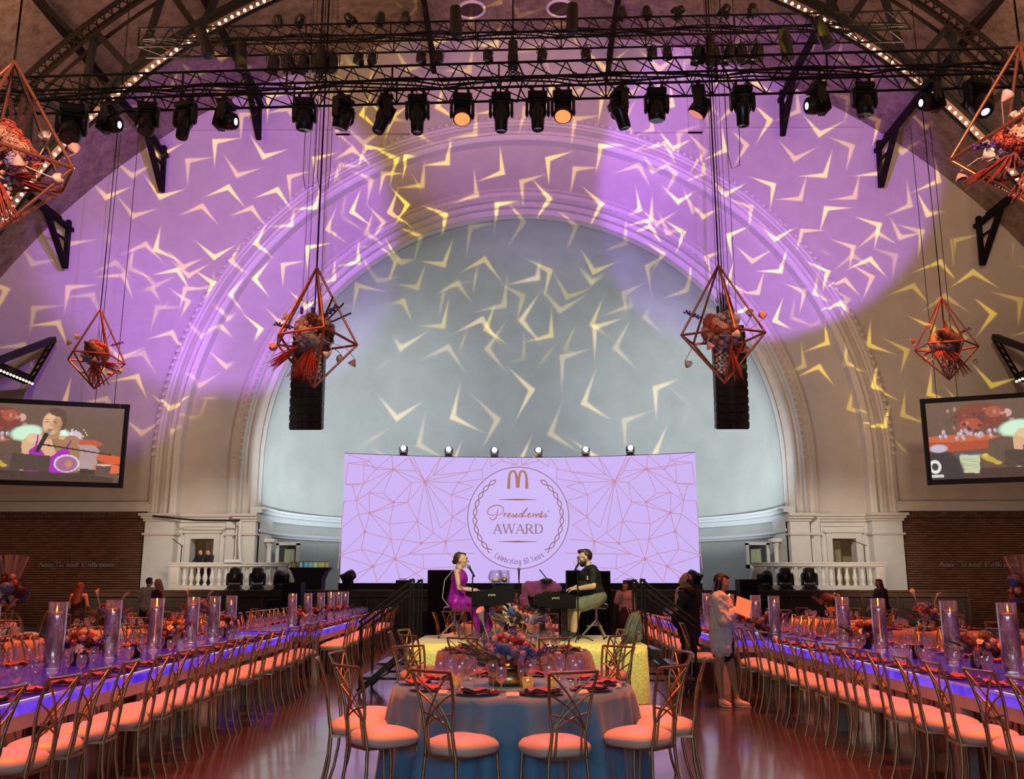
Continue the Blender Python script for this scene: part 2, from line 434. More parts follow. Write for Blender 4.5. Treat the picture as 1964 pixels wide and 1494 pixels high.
ZS = 6.36                               # springing height of the great arch
def arch_path(r, z0, na=72):
    pts = [(-r, z0), (-r, (z0 + ZS) / 2)] + [(-r * math.cos(PI * i / na), ZS + r * math.sin(PI * i / na)) for i in range(na + 1)] + [(r, (z0 + ZS) / 2), (r, z0)]
    return pts
def arch_sweep(mb, prof, z0, smooth=False):
    cols = [[Vector((x, y, z)) for x, z in arch_path(r, z0)] for r, y in prof]
    n = len(cols[0]); vs = [p for c in cols for p in c]; fs = []
    for i in range(len(prof) - 1):
        for k in range(n - 1):
            fs.append((i * n + k, (i + 1) * n + k, (i + 1) * n + k + 1, i * n + k + 1))
    mb.add(vs, fs, smooth)
    return mb
# end wall around the arch opening
inner = arch_path(14.2, 0.0)
outer = []
for x, z in inner:
    if z <= ZS and abs(abs(x) - 14.2) < 1e-6:
        outer.append((math.copysign(math.sqrt(26.3 ** 2 - (z - VC) ** 2), x), z))
    else:
        d = Vector((x, z - ZS)).normalized(); p = Vector((0, ZS)); oc = p - Vector((0, VC))
        bq = oc.dot(d); cq = oc.dot(oc) - 26.3 ** 2
        t = -bq + math.sqrt(bq * bq - cq); q = p + d * t; outer.append((q.x, q.y))
mb = MB(); n = len(inner)
for yy in (YB, YB + .5):
    mb.add([Vector((x, yy, z)) for x, z in inner] + [Vector((x, yy, z)) for x, z in outer], [(k, k + 1, n + k + 1, n + k) for k in range(n - 1)])
struct('wall_back', mb, M_wall, label='plaster end wall around the great arch')
# raised block over the arch and thin string course
mb = MB(); mb.b2((-7.8, YB - .16, 20.1), (7.6, YB + .05, 24.4))
mb.b2((-7.8, YB - .28, 20.1), (-7.2, YB + .05, 24.2)); mb.b2((7.0, YB - .28, 20.1), (7.6, YB + .05, 24.2))
struct('trim_1', mb, M_wall, label='shallow raised panel over the crown of the arch')
for k, (a, b) in enumerate(((-14.6, -8.0), (7.8, 14.3))):
    mb = MB(); mb.b2((a, YB - .14, 20.32), (b, YB + .02, 20.42)); mb.b2((a, YB - .08, 20.42), (b, YB + .02, 20.62))
    struct('trim_%d' % (2 + k), mb, M_wall, label=('string course beside the raised panel, on its ' + ('left' if k == 0 else 'right')))
ZB = 4.14
mb = arch_sweep(MB(), [(14.42, 36.02), (14.42, 35.78), (14.36, 35.66), (14.2, 35.60), (14.12, 35.66), (14.1, 35.74), (14.0, 35.76), (13.98, 35.66), (13.86, 35.60),
                       (13.82, 35.68), (13.80, 35.80), (13.62, 35.82), (13.56, 35.72), (13.54, 35.80)], ZB)
struct('trim_4', mb, M_trim, label='moulded outer band of the great arch')
# small modillions (egg and dart) along the outer band
mb = MB()
for i in range(150):
    a = PI * (i + .5) / 150
    M = Matrix.Rotation(-(a - PI / 2), 3, 'Y')
    mb.box((-14.27 * math.cos(a), 35.58, ZS + 14.27 * math.sin(a)), (.14, .10, .13), M=Matrix.Rotation(a - PI / 2, 3, 'Y'))
o = struct('trim_5', mb, M_trim); o['kind'] = 'stuff'; o['label'] = 'row of small carved studs along the outer arch moulding'; o['category'] = 'studs'
mb = arch_sweep(MB(), [(13.54, 35.80), (13.52, 35.50), (13.46, 35.44), (13.28, 35.44), (13.24, 35.50), (13.22, 35.95)], ZB)
struct('trim_6', mb, mat('fillet_paint', (.86, .82, .76), .5, noise=.03), label='pale projecting fillet ring of the great arch')
mb = arch_sweep(MB(), [(13.22, 35.95), (13.0, 36.02), (12.5, 36.2), (12.05, 36.45), (11.6, 36.8)], ZB, True)
struct('trim_7', mb, M_wall, label='broad smooth cove between the two arch mouldings')
mb = arch_sweep(MB(), [(11.62, 36.8), (11.62, 36.62), (11.5, 36.58), (11.46, 36.68), (11.30, 36.72), (11.26, 36.58), (11.14, 36.52), (11.08, 36.60), (11.05, 36.78),
                       (10.92, 36.82), (10.88, 36.70), (10.80, 36.70), (10.78, 36.9), (10.56, 36.95), (10.52, 36.9), (10.48, 37.3), (10.46, 37.9)], ZB)
struct('trim_8', mb, M_trim, label='moulded inner band of the arch framing the apse')
mb = MB()
for i in range(130):
    a = PI * (i + .5) / 130
    mb.box((-11.2 * math.cos(a), 36.52, ZS + 11.2 * math.sin(a)), (.10, .07, .10), M=Matrix.Rotation(a - PI / 2, 3, 'Y'))
o = struct('trim_9', mb, M_trim); o['kind'] = 'stuff'; o['label'] = 'bead row on the inner arch moulding'; o['category'] = 'beads'
# apse (half dome) and its curved wall
AR, AD, AY = 10.46, 8.6, 37.3
def dome(u, v):
    a = PI * u; e = PI / 2 * v
    return Vector((-AR * math.cos(a) * math.cos(e), AY + AD * math.sin(a) * math.cos(e), ZS + AR * math.sin(e)))
M_dome = mat('apse_plaster', (.52, .535, .50), .55, noise=.07, nscale=.8, bump=.12, bscale=2.0)
mb = MB(); mb.grid(dome, 64, 28, True)
struct('wall_apse_dome', mb, M_dome, label='silvery half dome behind the stage')
def awall(z0, z1, off=0):
    return lambda u, v: Vector((-(AR - off) * math.cos(PI * u), AY + (AD - off) * math.sin(PI * u), z0 + (z1 - z0) * v))
mb = MB(); mb.grid(awall(1.3, ZS), 48, 1, True)
struct('wall_apse', mb, M_dome, label='curved lower wall of the apse')
M_corn = mat('cornice_paint', (.78, .80, .80), .35, noise=.03)
for k, (z0, z1, o1) in enumerate(((4.30, 4.42, .34), (4.42, 4.52, .46), (4.08, 4.30, .16), (3.56, 3.66, .30), (3.46, 3.56, .18))):
    mb = MB()
    mb.grid(awall(z0, z1, o1), 48, 1, True)
    for zz, s in ((z1, 1), (z0, -1)):
        mb.grid(lambda u, v, zz=zz, o1=o1: Vector((-(AR - o1 * v) * math.cos(PI * u), AY + (AD - o1 * v) * math.sin(PI * u), zz)), 48, 1, True)
    for e in (-1, 1): mb.b2((e * (AR - o1), AY - 1.1, z0), (e * (AR + .1), AY + .12, z1))
    struct('trim_%d' % (10 + k), mb, M_corn, label=['lower', 'top', 'plain middle', 'second', 'lowest'][k] + ' band of the apse cornice')

# base storey on both sides: pilasters, door, cap mouldings
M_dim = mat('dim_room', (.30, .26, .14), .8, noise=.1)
M_olive = mat('door_paint', (.36, .32, .20), .6, noise=.06)
for s, side in ((-1, 'left'), (1, 'right')):
    def bx(mb, xa, xb, ya, yb, za, zb): return mb.b2((s * xa, ya, za), (s * xb, yb, zb))
    dx0, dx1 = 11.85, 12.75
    mb = MB()
    bx(mb, 10.2, dx0, 36.1, 36.6, 1.3, ZB); bx(mb, dx1, 14.35, 36.1, 36.6, 1.3, ZB); bx(mb, dx0, dx1, 36.1, 36.6, 3.28, ZB)
    bx(mb, 13.25, 14.38, 35.55, 36.2, 0, ZB); bx(mb, 10.2, 10.95, 35.75, 36.3, 1.3, ZB); bx(mb, 11.05, 11.4, 35.95, 36.3, 1.3, ZB)
    bx(mb, 10.2, 10.5, 36.5, 38.2, 1.3, ZB)
    struct('wall_base_' + side, mb, M_white, label='white base storey under the ' + side + ' foot of the arch')
    mb = MB()
    for za, zb, e in ((4.02, 4.12, .12), (4.12, 4.22, .20), (3.92, 4.02, .05), (3.40, 3.48, .06)):
        bx(mb, 13.2 - e * .3, 14.40 + e, 35.55 - e, 36.3, za, zb); bx(mb, 10.15, 10.97 + e, 35.75 - e, 36.3, za, zb)
        if za > 3.9: bx(mb, 10.9, 13.3, 36.05 - e * .8, 36.3, za, zb)
        else: bx(mb, 11.0, 11.44, 35.95 - e, 36.3, za, zb)
    struct('trim_%s_base_cap' % side, mb, M_trim, label='cap moulding of the base storey, ' + side + ' of the stage')
    # door with surround
    mb = MB()
    bx(mb, dx0 - .22, dx0, 35.98, 36.12, 1.3, 3.28); bx(mb, dx1, dx1 + .22, 35.98, 36.12, 1.3, 3.28); bx(mb, dx0 - .22, dx1 + .22, 35.98, 36.12, 3.28, 3.5)
    bx(mb, dx0 - .30, dx1 + .30, 35.92, 36.12, 3.5, 3.58); bx(mb, dx0 - .4, dx0 - .34, 36.04, 36.12, 1.3, 3.75); bx(mb, dx1 + .34, dx1 + .4, 36.04, 36.12, 1.3, 3.75)
    bx(mb, dx0 - .4, dx1 + .4, 36.04, 36.12, 3.75, 3.81)
    d = struct('door_%d' % (1 if s < 0 else 2), mb, M_white, label='stage side doorway with white surround, ' + side + ' base storey')
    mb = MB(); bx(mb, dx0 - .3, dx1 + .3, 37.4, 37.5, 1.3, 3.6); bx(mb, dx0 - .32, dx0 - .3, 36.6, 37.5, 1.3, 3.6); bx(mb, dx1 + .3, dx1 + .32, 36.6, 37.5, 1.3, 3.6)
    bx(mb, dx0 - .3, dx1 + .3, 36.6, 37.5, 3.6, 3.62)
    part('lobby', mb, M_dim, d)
    mb = MB(); bx(mb, dx0 + .02, dx0 + .60, 36.9, 36.95, 1.4, 3.25)
    for k in range(3): bx(mb, dx0 + .09 + k * .18, dx0 + .20 + k * .18, 36.86, 36.9, 1.6, 3.1)
    part('door_leaf', mb, M_olive, d)
    mb = MB(); mb.ell((s * (dx0 + .55), 36.82, 2.35), .035); part('door_handle', mb, M_steel, d)
    # side window in the return of the apse
    mb = MB(); xa, xb = 9.15, 9.85
    for a, b, c_, e in ((xa - .12, xb + .12, 3.12, 3.24), (xa - .12, xb + .12, 2.2, 2.34), (xa - .12, xa, 2.2, 3.2), (xb, xb + .12, 2.2, 3.2)):
        bx(mb, a, b, 38.0, 38.2, c_, e)
    wd = struct('window_%d' % (1 if s < 0 else 2), mb, M_white, label='small white framed window low in the ' + side + ' side of the apse')
    mb = MB(); bx(mb, xa, xb, 38.12, 38.15, 2.3, 3.15); part('pane', mb, mat('dusk_glass', (.05, .07, .06), .08, spec=.8), wd)
    mb = MB()
    for k in range(6): mb.tube([(s * (xa + .1 + k * .07), 38.08, 2.34), (s * (xa + .11 + k * .065), 38.08, 3.0)], .04, 6)
    part('curtain', mb, mat('cream_curtain', (.55, .62, .42), .8), wd)
    mb = MB(); bx(mb, xa + .02, xa + .42, 38.0, 38.08, 2.98, 3.03); part('curtain_rail', mb, M_blackm, wd)
    # slender column by the window
    mb = MB(); mb.lathe([(.16, 1.4), (.16, 1.6), (.10, 1.66), (.095, 3.0), (.10, 3.02), (.15, 3.1), (.16, 3.2)], 14, (s * 10.05, 37.3, 0))
    mb.box((s * 10.05, 37.3, 3.27), (.5, .5, .14)); struct('pillar_%s' % side, mb, M_white, label='slender white column beside the ' + side + ' apse window')
    # brick panel
    mb = MB(); bx(mb, 14.38, 24.5, 35.88, 36.2, 0, 4.28)
    bw = struct('wall_brick_' + side, mb, mat('brick_joint', (.07, .035, .022), .9), label='dark ribbed brick wall ' + side + ' of the arch')
    mb = MB(); rnd = random.Random(3)
    for r in range(46):
        z = .03 + r * .087
        bx(mb, 14.42, 24.4, 35.80 + (.012 if r % 2 else 0), 35.9, z, z + .060)
    m = bpy.data.materials.get('brick_courses')
    if not m:
        m = bpy.data.materials.new('brick_courses'); m.use_nodes = True; nt = m.node_tree; b = nt.nodes['Principled BSDF']
        tc = nt.nodes.new('ShaderNodeTexCoord'); mpn = nt.nodes.new('ShaderNodeMapping'); mpn.inputs['Rotation'].default_value = (PI / 2, 0, 0)
        br = nt.nodes.new('ShaderNodeTexBrick'); br.inputs['Color1'].default_value = (.26, .115, .065, 1); br.inputs['Color2'].default_value = (.15, .065, .04, 1)
        br.inputs['Mortar'].default_value = (.08, .04, .03, 1); br.inputs['Scale'].default_value = 1; br.inputs['Brick Width'].default_value = .29
        br.inputs['Row Height'].default_value = .087; br.inputs['Mortar Size'].default_value = .006
        nt.links.new(tc.outputs['Object'], mpn.inputs[0]); nt.links.new(mpn.outputs[0], br.inputs['Vector']); nt.links.new(br.outputs['Color'], b.inputs['Base Color'])
        b.inputs['Roughness'].default_value = .85
    o = part('brick_courses', mb, m, bw); o['kind'] = 'stuff'
    mb = MB()
    for k in range(120):
        x = 14.44 + k * .084
        if x < 24.3: bx(mb, x, x + .058, 35.80, 35.9, 4.06, 4.27)
    o = part('soldier_course', mb, m, bw); o['kind'] = 'stuff'
    mb = MB(); bx(mb, 14.30, 24.5, 35.62, 36.2, 4.30, 4.66); bx(mb, 14.30, 24.5, 35.56, 36.2, 4.60, 4.66)
    struct('trim_%s_brick_cap' % side, mb, M_trim, label='pale stone capping over the ' + side + ' brick wall')
# ------------------------------------------------------------------ drawn lettering (strokes with slab serifs, and a script hand)
def arc(cx, cy, rx, ry, a0, a1, n=14):
    return [(cx + rx * math.cos(math.radians(a0 + (a1 - a0) * i / n)), cy + ry * math.sin(math.radians(a0 + (a1 - a0) * i / n))) for i in range(n + 1)]
def sf(x, y, w=.16): return [(x - w, y), (x + w, y)]
TK, TN, SR = 1.0, .5, .42                # thick, thin, serif stroke weights
GL = {
 'A': (1.0, [([(.1, 0), (.5, 1)], TN), ([(.5, 1), (.9, 0)], TK), ([(.25, .36), (.76, .36)], TN), (sf(.1, .02), SR), (sf(.9, .02), SR)]),
 'W': (1.4, [([(.1, 1), (.4, 0)], TK), ([(.4, 0), (.7, 1)], TN), ([(.7, 1), (1.0, 0)], TK), ([(1.0, 0), (1.3, 1)], TN), (sf(.1, .98), SR), (sf(.7, .98, .2), SR), (sf(1.3, .98, .13), SR)]),
 'R': (.98, [([(.2, 0), (.2, 1)], TK), ([(.2, .98), (.48, .98)] + arc(.48, .74, .24, .24, 90, -90) + [(.2, .5)], TN), (arc(.5, .74, .24, .22, 60, -60), TK), ([(.45, .5), (.85, 0)], TK), (sf(.2, .02), SR), ([(.05, .98), (.3, .98)], SR), (sf(.88, .02, .12), SR)]),
 'D': (1.05, [([(.2, 0), (.2, 1)], TK), ([(.05, .98), (.42, .98)] + arc(.42, .5, .46, .48, 90, -90) + [(.05, .02)], TN), (arc(.44, .5, .44, .45, 60, -60), TK)]),
 'C': (.9, [(arc(.5, .5, .4, .48, 50, 310, 22), TN), (arc(.5, .5, .38, .46, 110, 250), TK), ([(.76, .98), (.76, .7)], SR)]),
 'G': (1.05, [(arc(.52, .5, .42, .48, 50, 320, 22), TN), (arc(.52, .5, .4, .46, 110, 250), TK), ([(.84, 0), (.84, .42)], TK), (sf(.84, .42), SR), ([(.8, .98), (.8, .72)], SR)]),
 'B': (.95, [([(.2, 0), (.2, 1)], TK), ([(.05, .98), (.5, .98)] + arc(.5, .76, .22, .22, 90, -90) + [(.2, .53)], TN), ([(.5, .53)] + arc(.52, .27, .28, .26, 90, -90) + [(.05, .02)], TN), (arc(.54, .27, .26, .24, 60, -60), TK), (arc(.52, .76, .2, .2, 60, -60), TK)]),
 'Y': (.95, [([(.12, 1), (.48, .48)], TK), ([(.84, 1), (.48, .48)], TN), ([(.48, .5), (.48, 0)], TK), (sf(.12, .98, .12), SR), (sf(.84, .98, .12), SR), (sf(.48, .02, .15), SR)]),
 'a': (.68, [([(.5, 0), (.5, .45)] + arc(.34, .47, .16, .18, 0, 150), TK), (arc(.3, .19, .19, .18, 0, 360), TN), (sf(.56, .02, .08), SR)]),
 'b': (.72, [([(.16, 0), (.16, 1)], TK), (arc(.38, .32, .22, .31, 150, -150), TK), ([(.04, .98), (.16, .98)], SR)]),
 'd': (.76, [([(.56, 0), (.56, 1)], TK), (arc(.34, .32, .22, .31, 30, 330), TK), ([(.44, .98), (.56, .98)], SR), ([(.56, .02), (.7, .02)], SR)]),
 'e': (.66, [([(.12, .36), (.56, .36)] + arc(.34, .33, .23, .32, 8, 310), TK)]),
 'g': (.72, [(arc(.32, .38, .2, .25, 0, 360, 16), TK), ([(.54, .62), (.54, -.1)] + arc(.32, -.1, .22, .18, 0, -150), TK), ([(.54, .62), (.68, .62)], SR)]),
 'i': (.38, [([(.2, 0), (.2, .64)], TK), (sf(.2, .02, .14), SR), ([(.06, .63), (.2, .63)], SR), ([(.2, .84), (.2, .95)], TK)]),
 'l': (.38, [([(.2, 0), (.2, 1)], TK), (sf(.2, .02, .14), SR), ([(.06, .98), (.2, .98)], SR)]),
 'm': (1.16, [([(.18, 0), (.18, .64)], TK), ([(.18, .45)] + arc(.36, .45, .18, .18, 160, 0) + [(.54, 0)], TK), ([(.54, .45)] + arc(.75, .45, .2, .18, 160, 0) + [(.95, 0)], TK), (sf(.18, .02, .13), SR), (sf(.54, .02, .12), SR), (sf(.95, .02, .13), SR), ([(.04, .63), (.18, .63)], SR)]),
 'n': (.8, [([(.18, 0), (.18, .64)], TK), ([(.18, .44)] + arc(.38, .44, .2, .19, 160, 0) + [(.58, 0)], TK), (sf(.18, .02, .14), SR), (sf(.58, .02, .14), SR), ([(.04, .63), (.18, .63)], SR)]),
 'o': (.72, [(arc(.36, .32, .25, .31, 0, 360, 20), TK)]),
 'r': (.58, [([(.18, 0), (.18, .64)], TK), ([(.18, .42), (.28, .58), (.42, .63), (.5, .58)], TK), (sf(.18, .02, .15), SR), ([(.04, .63), (.18, .63)], SR)]),
 's': (.58, [(arc(.29, .47, .17, .16, 30, 270) + arc(.29, .16, .18, .15, 90, -150), TK)]),
 't': (.5, [([(.22, .92), (.22, .12), (.3, .02), (.44, .06)], TK), ([(.06, .63), (.42, .63)], SR)]),
 '5': (.7, [([(.58, .98), (.2, .98), (.16, .55)] + arc(.34, .3, .24, .29, 130, -140), TK)]),
 '0': (.74, [(arc(.37, .5, .26, .48, 0, 360, 22), TK)]),
 ' ': (.5, []),
}
def ribbon(mb, pts, wfn, fn):            # fn maps (x, y) to the room
    n = len(pts); vs = []
    for i, p in enumerate(pts):
        a = pts[max(i - 1, 0)]; b = pts[min(i + 1, n - 1)]
        dx, dy = b[0] - a[0], b[1] - a[1]; l = math.hypot(dx, dy) or 1
        w = wfn(i / max(n - 1, 1)) / 2
        vs += [fn(p[0] - dy / l * w, p[1] + dx / l * w), fn(p[0] + dy / l * w, p[1] - dx / l * w)]
    mb.add(vs, [(2 * i, 2 * i + 1, 2 * i + 3, 2 * i + 2) for i in range(n - 1)])
def text_width(t): return sum(GL[c][0] for c in t)
def draw_text(mb, t, wt, fn, x0=0):
    x = x0
    for c in t:
        adv, st = GL[c]
        for pts, k in st: ribbon(mb, [(x + p[0], p[1]) for p in pts], lambda u, k=k: wt * k, fn)
        x += adv
# ------------------------------------------------------------------ stage
SY, SZ = 28.5, 1.38
M_wood = mat('stage_wood', (.085, .050, .032), .55, noise=.25, nscale=3)
M_panel = mat('stage_panel', (.06, .048, .042), .6, noise=.15, nscale=4)
mb = MB(); mb.b2((-13.1, SY + .05, .12), (13.3, 37, SZ - .05)); mb.b2((-10.4, 36.9, .12), (10.4, 45.8, SZ - .05))
st = struct('floor_stage', mb, M_blackm, label='raised stage platform')
mb = MB(); mb.b2((-13.1, SY - .04, SZ - .20), (13.3, SY + .06, SZ - .04)); mb.b2((-13.14, SY - .10, SZ - .05), (13.34, SY + .3, SZ))
mb.b2((-13.1, SY - .02, .12), (13.3, SY + .06, .30)); mb.b2((-13.1, SY - .08, 0), (13.3, SY + .06, .12))
part('apron_rail', mb, M_wood, st)
pm = MB(); pm.box((0, 0, 0), (.94, .04, .82)); pm.b2((-.40, -.045, -.34), (.40, -.02, -.32)); pm.b2((-.40, -.045, .32), (.40, -.02, .34)); pm.b2((-.40, -.045, -.34), (-.38, -.02, .34)); pm.b2((.38, -.045, -.34), (.40, -.02, .34))
pmm = pm.mesh('panel', M_panel)
sm_ = MB(); sm_.box((0, 0, 0), (.09, .06, .90)); smm = sm_.mesh('stile', M_wood)
for i in range(25):
    x = -12.55 + i * 1.055
    put('panel', pmm, st, (x, SY + .02, .74))
    put('stile', smm, st, (x + .5275, SY, .74))
# ------------------------------------------------------------------ video wall
LX0, LX1, LZ0, LZ1 = -5.97, 5.82, 1.60, 5.88
LXC = (LX0 + LX1) / 2; LH = (LX1 - LX0) / 2; SAG = 1.15
def led(u, z, off=0.0):                 # u -1..1 across
    return Vector((LXC + u * LH, 32.15 - SAG * u * u - off, z))
M_led = bpy.data.materials.new('led_tiles'); M_led.use_nodes = True
_b = M_led.node_tree.nodes['Principled BSDF']; _b.inputs['Base Color'].default_value = (.02, .02, .02, 1); _b.inputs['Roughness'].default_value = .7
_b.inputs['Emission Color'].default_value = (.62, .47, .93, 1); _b.inputs['Emission Strength'].default_value = .98
vw = thing('video_wall', 'wide curved video wall glowing lilac with a gold line pattern and round award emblem', 'screen', (0, 0, 0))
mb = MB()
for k in range(3): pass
mb.grid(lambda u, v: led(-1 + 2 * u, LZ0 + (LZ1 - LZ0) * v), 48, 1)
part('display', mb, M_led, vw)
mb = MB()
mb.grid(lambda u, v: led(-1 + 2 * u, LZ0 - .02 + (LZ1 - LZ0 + .04) * v, -.25), 48, 1)
for e in (-1, 1): mb.add([led(e, LZ0 - .02, 0), led(e, LZ0 - .02, -.25), led(e, LZ1 + .02, -.25), led(e, LZ1 + .02, 0)], [(0, 1, 2, 3)])
for zz in (LZ0 - .02, LZ1 + .02): mb.grid(lambda u, v, zz=zz: led(-1 + 2 * u, zz, -.25 * v), 48, 1)
part('housing', mb, M_blackm, vw)
mb = MB(); mb.grid(lambda u, v: led(-1.01 + 2.02 * u, 1.38 + .21 * v, -.02), 48, 1); mb.grid(lambda u, v: led(-1.01 + 2.02 * u, 1.60, -.02 - .3 * v), 48, 1)
part('plinth', mb, M_blackm, vw)
def led_uv(px, py):                     # picture point on the display -> across, up
    u = (px - 996.0) / 343.0
    top = 878.5 - 10.5 * u * u; bot = 1119.5
    return u, LZ0 + (LZ1 - LZ0) * (bot - py) / (bot - top)
def crop(x, y): return 630 + x / 2.69, 840 + y / 2.69
NODES = [(80,128),(185,118),(160,128),(220,163),(308,163),(425,173),(300,88),(390,97),(475,228),(405,235),(160,238),(105,245),(190,285),(262,290),(128,328),
         (315,337),(388,337),(140,400),(195,392),(298,450),(440,435),(175,490),(308,530),(365,530),(462,550),(525,497),(590,540),(160,580),(55,612),(265,603),
         (330,630),(220,668),(400,605),(520,195),(705,178),(650,235),(618,300),(625,415),(780,165),(560,470),(135,745),(360,745),(242,745),(66,330),(70,240),
         (58,470),(190,82),(78,82),(410,97),(560,97),(640,97),(745,97),(785,215),(735,255),(735,330),(720,530),(700,455),(800,600),(600,600),(690,665),(50,680),
         (52,745),(470,605),(500,745),(480,680),(610,745),(705,640),(715,360),(720,290),(580,600),(820,97),(830,150),(880,120),(975,97),(975,140),(905,97),(930,140)]
EDG = [(0,1),(0,4),(1,3),(2,3),(1,46),(6,4),(6,3),(4,3),(4,10),(4,12),(4,13),(4,9),(4,8),(4,5),(4,7),(5,7),(5,8),(8,7),(8,48),(8,49),(8,33),(8,34),(8,35),(8,36),(8,37),(8,39),
       (8,25),(8,20),(8,9),(8,16),(9,16),(9,15),(13,15),(12,13),(12,18),(10,11),(11,44),(10,44),(11,14),(10,14),(12,14),(14,18),(14,17),(14,43),(15,16),(15,18),(15,19),(16,20),(16,18),
       (17,18),(17,21),(17,45),(18,21),(18,22),(18,19),(19,20),(19,22),(20,25),(20,24),(20,23),(21,22),(21,28),(21,27),(22,23),(22,29),(23,24),(23,30),(24,25),(24,26),(25,26),(24,32),(26,32),
       (26,55),(26,58),(27,28),(27,29),(27,31),(28,31),(28,60),(29,30),(29,31),(30,32),(30,31),(30,41),(30,42),(31,40),(31,61),(31,42),(32,62),(32,57),(30,63),(30,64),(33,49),(33,34),(33,50),
       (34,38),(34,51),(34,35),(35,36),(35,52),(35,53),(36,37),(36,53),(36,54),(37,56),(37,54),(37,67),(26,37),(39,37),(26,56),(57,62),(59,64),(59,66),(59,65),(62,64),(41,64),(38,52),
       (26,69),(58,59),(0,44),(2,10),(47,1),(43,45),(45,28),(70,71),(71,72),(72,75),(72,74),(75,74),(76,74),(38,70),(73,74),(12,15),(22,30),(3,10)]
M_gold = emis('rose_gold_line', (.56, .27, .36), .95)
M_gold2 = emis('rose_gold_dark', (.30, .13, .10), .95)
M_gold3 = emis('rose_gold_light', (.80, .42, .33), .95)
def ledfn(off): return lambda x, y: led(x / LH, y, off)
mb = MB(); fn = ledfn(.008)
for sgn in (1, -1):
    for i, j in EDG:
        p = [led_uv(*crop(*NODES[k])) for k in (i, j)]
        a, b = [(sgn * u * LH, z) for u, z in p]
        cc = (0, 3.75)
        pts = [(a[0] + (b[0] - a[0]) * t / 6, a[1] + (b[1] - a[1]) * t / 6) for t in range(7)]
        pts = [q for q in pts if math.hypot(q[0] - cc[0], q[1] - cc[1]) > 1.70]
        if len(pts) > 1: ribbon(mb, pts, lambda u: .021, fn)
    for k in (4, 8, 30, 15, 18, 26, 24, 21, 31):
        u, z = led_uv(*crop(*NODES[k])); r = .055
        mb.add([fn(sgn * u * LH + r * math.cos(t * PI / 3), z + r * math.sin(t * PI / 3)) for t in range(6)], [tuple(range(6))])
o = part('line_pattern', mb, M_gold, vw, kind='stuff')
# emblem: disc, rim, braided wreath, arches monogram, words
EC = (led_uv(993, 995)[0] * LH, led_uv(993, 995)[1]); K = LH / 343.0
mb = MB(); fn = ledfn(.012); R1 = 101 * K
mb.grid(lambda u, v: fn(EC[0] + R1 * (.001 + .999 * v) * math.cos(u * 2 * PI), EC[1] + R1 * (.001 + .999 * v) * math.sin(u * 2 * PI)), 72, 14, True, wrap=True)
em = part('emblem', mb, emis('emblem_disc', (.64, .50, .95), .98), vw)
mb = MB(); fn = ledfn(.018)
ribbon(mb, [(EC[0] + R1 * math.cos(t * PI / 48), EC[1] + R1 * math.sin(t * PI / 48)) for t in range(97)], lambda u: .035, fn)
part('emblem_rim', mb, emis('rim_line', (.36, .20, .30), .95), em)
mb = MB()
for a0, a1 in ((121, 231), (59, -51)):
    for ph in (0, PI):
        pts = []
        for i in range(121):
            t = i / 120; a = math.radians(a0 + (a1 - a0) * t); rr = 87 * K + 3.6 * K * math.sin(t * PI * 9.5 + ph)
            pts.append((EC[0] + rr * math.cos(a), EC[1] + rr * math.sin(a)))
        ribbon(mb, pts, lambda u: .030, fn)
part('wreath', mb, M_gold2, em)
def eu(cx_, cy_): px, py = 880 + cx_ / 6.496, 880 + cy_ / 6.496; u, z = led_uv(px, py); return (u * LH, z)
mb = MB()
for sgn in (-1, 1):
    P0 = []
    xm = 728
    for i in range(19):
        t = i / 18
        if t < .55:
            s_ = t / .55; x = xm + sgn * (118 - 58 * s_ ** 2.2); y = 388 - 225 * (1 - (1 - s_) ** 2.4)
        else:
            s_ = (t - .55) / .45; x = xm + sgn * (60 - 58 * s_ ** .6); y = 163 + 212 * s_ ** 2.0
        P0.append(eu(x, y))
    ribbon(mb, P0, lambda u: .115 - .045 * math.sin(PI * u), fn)
part('monogram', mb, emis('monogram_gold', (.46, .21, .14), .9), em)
mb = MB()
for yy in (524, 1048):
    ribbon(mb, [eu(480 + 495 * i / 12, yy) for i in range(13)], lambda u: .012 + .045 * (1 - abs(2 * u - 1)), fn)
part('divider', mb, M_gold2, em)
H = eu(0, 830)[1] - eu(0, 948)[1]; X0, Y0 = eu(405, 948); sx_ = (eu(1065, 948)[0] - X0) / text_width('AWARD')
mb = MB(); draw_text(mb, 'AWARD', .16, lambda x, y: led((X0 + x * sx_) / LH, Y0 + y * H, .018)); part('lettering', mb, emis('award_letters', (.33, .19, .24), .95), em)
T2 = 'Celebrating 50 Years'; mb = MB(); tw = text_width(T2)
def onarc(x, y):
    a = math.radians(238 + (304 - 238) * x / tw); rr = (92 - 0) * K - y * 10.5 * K * 1.0
    return led((EC[0] + rr * math.cos(a)) / LH, EC[1] + rr * math.sin(a), .018)
draw_text(mb, T2, .16, onarc); part('lettering', mb, emis('small_letters', (.30, .17, .30), .95), em)
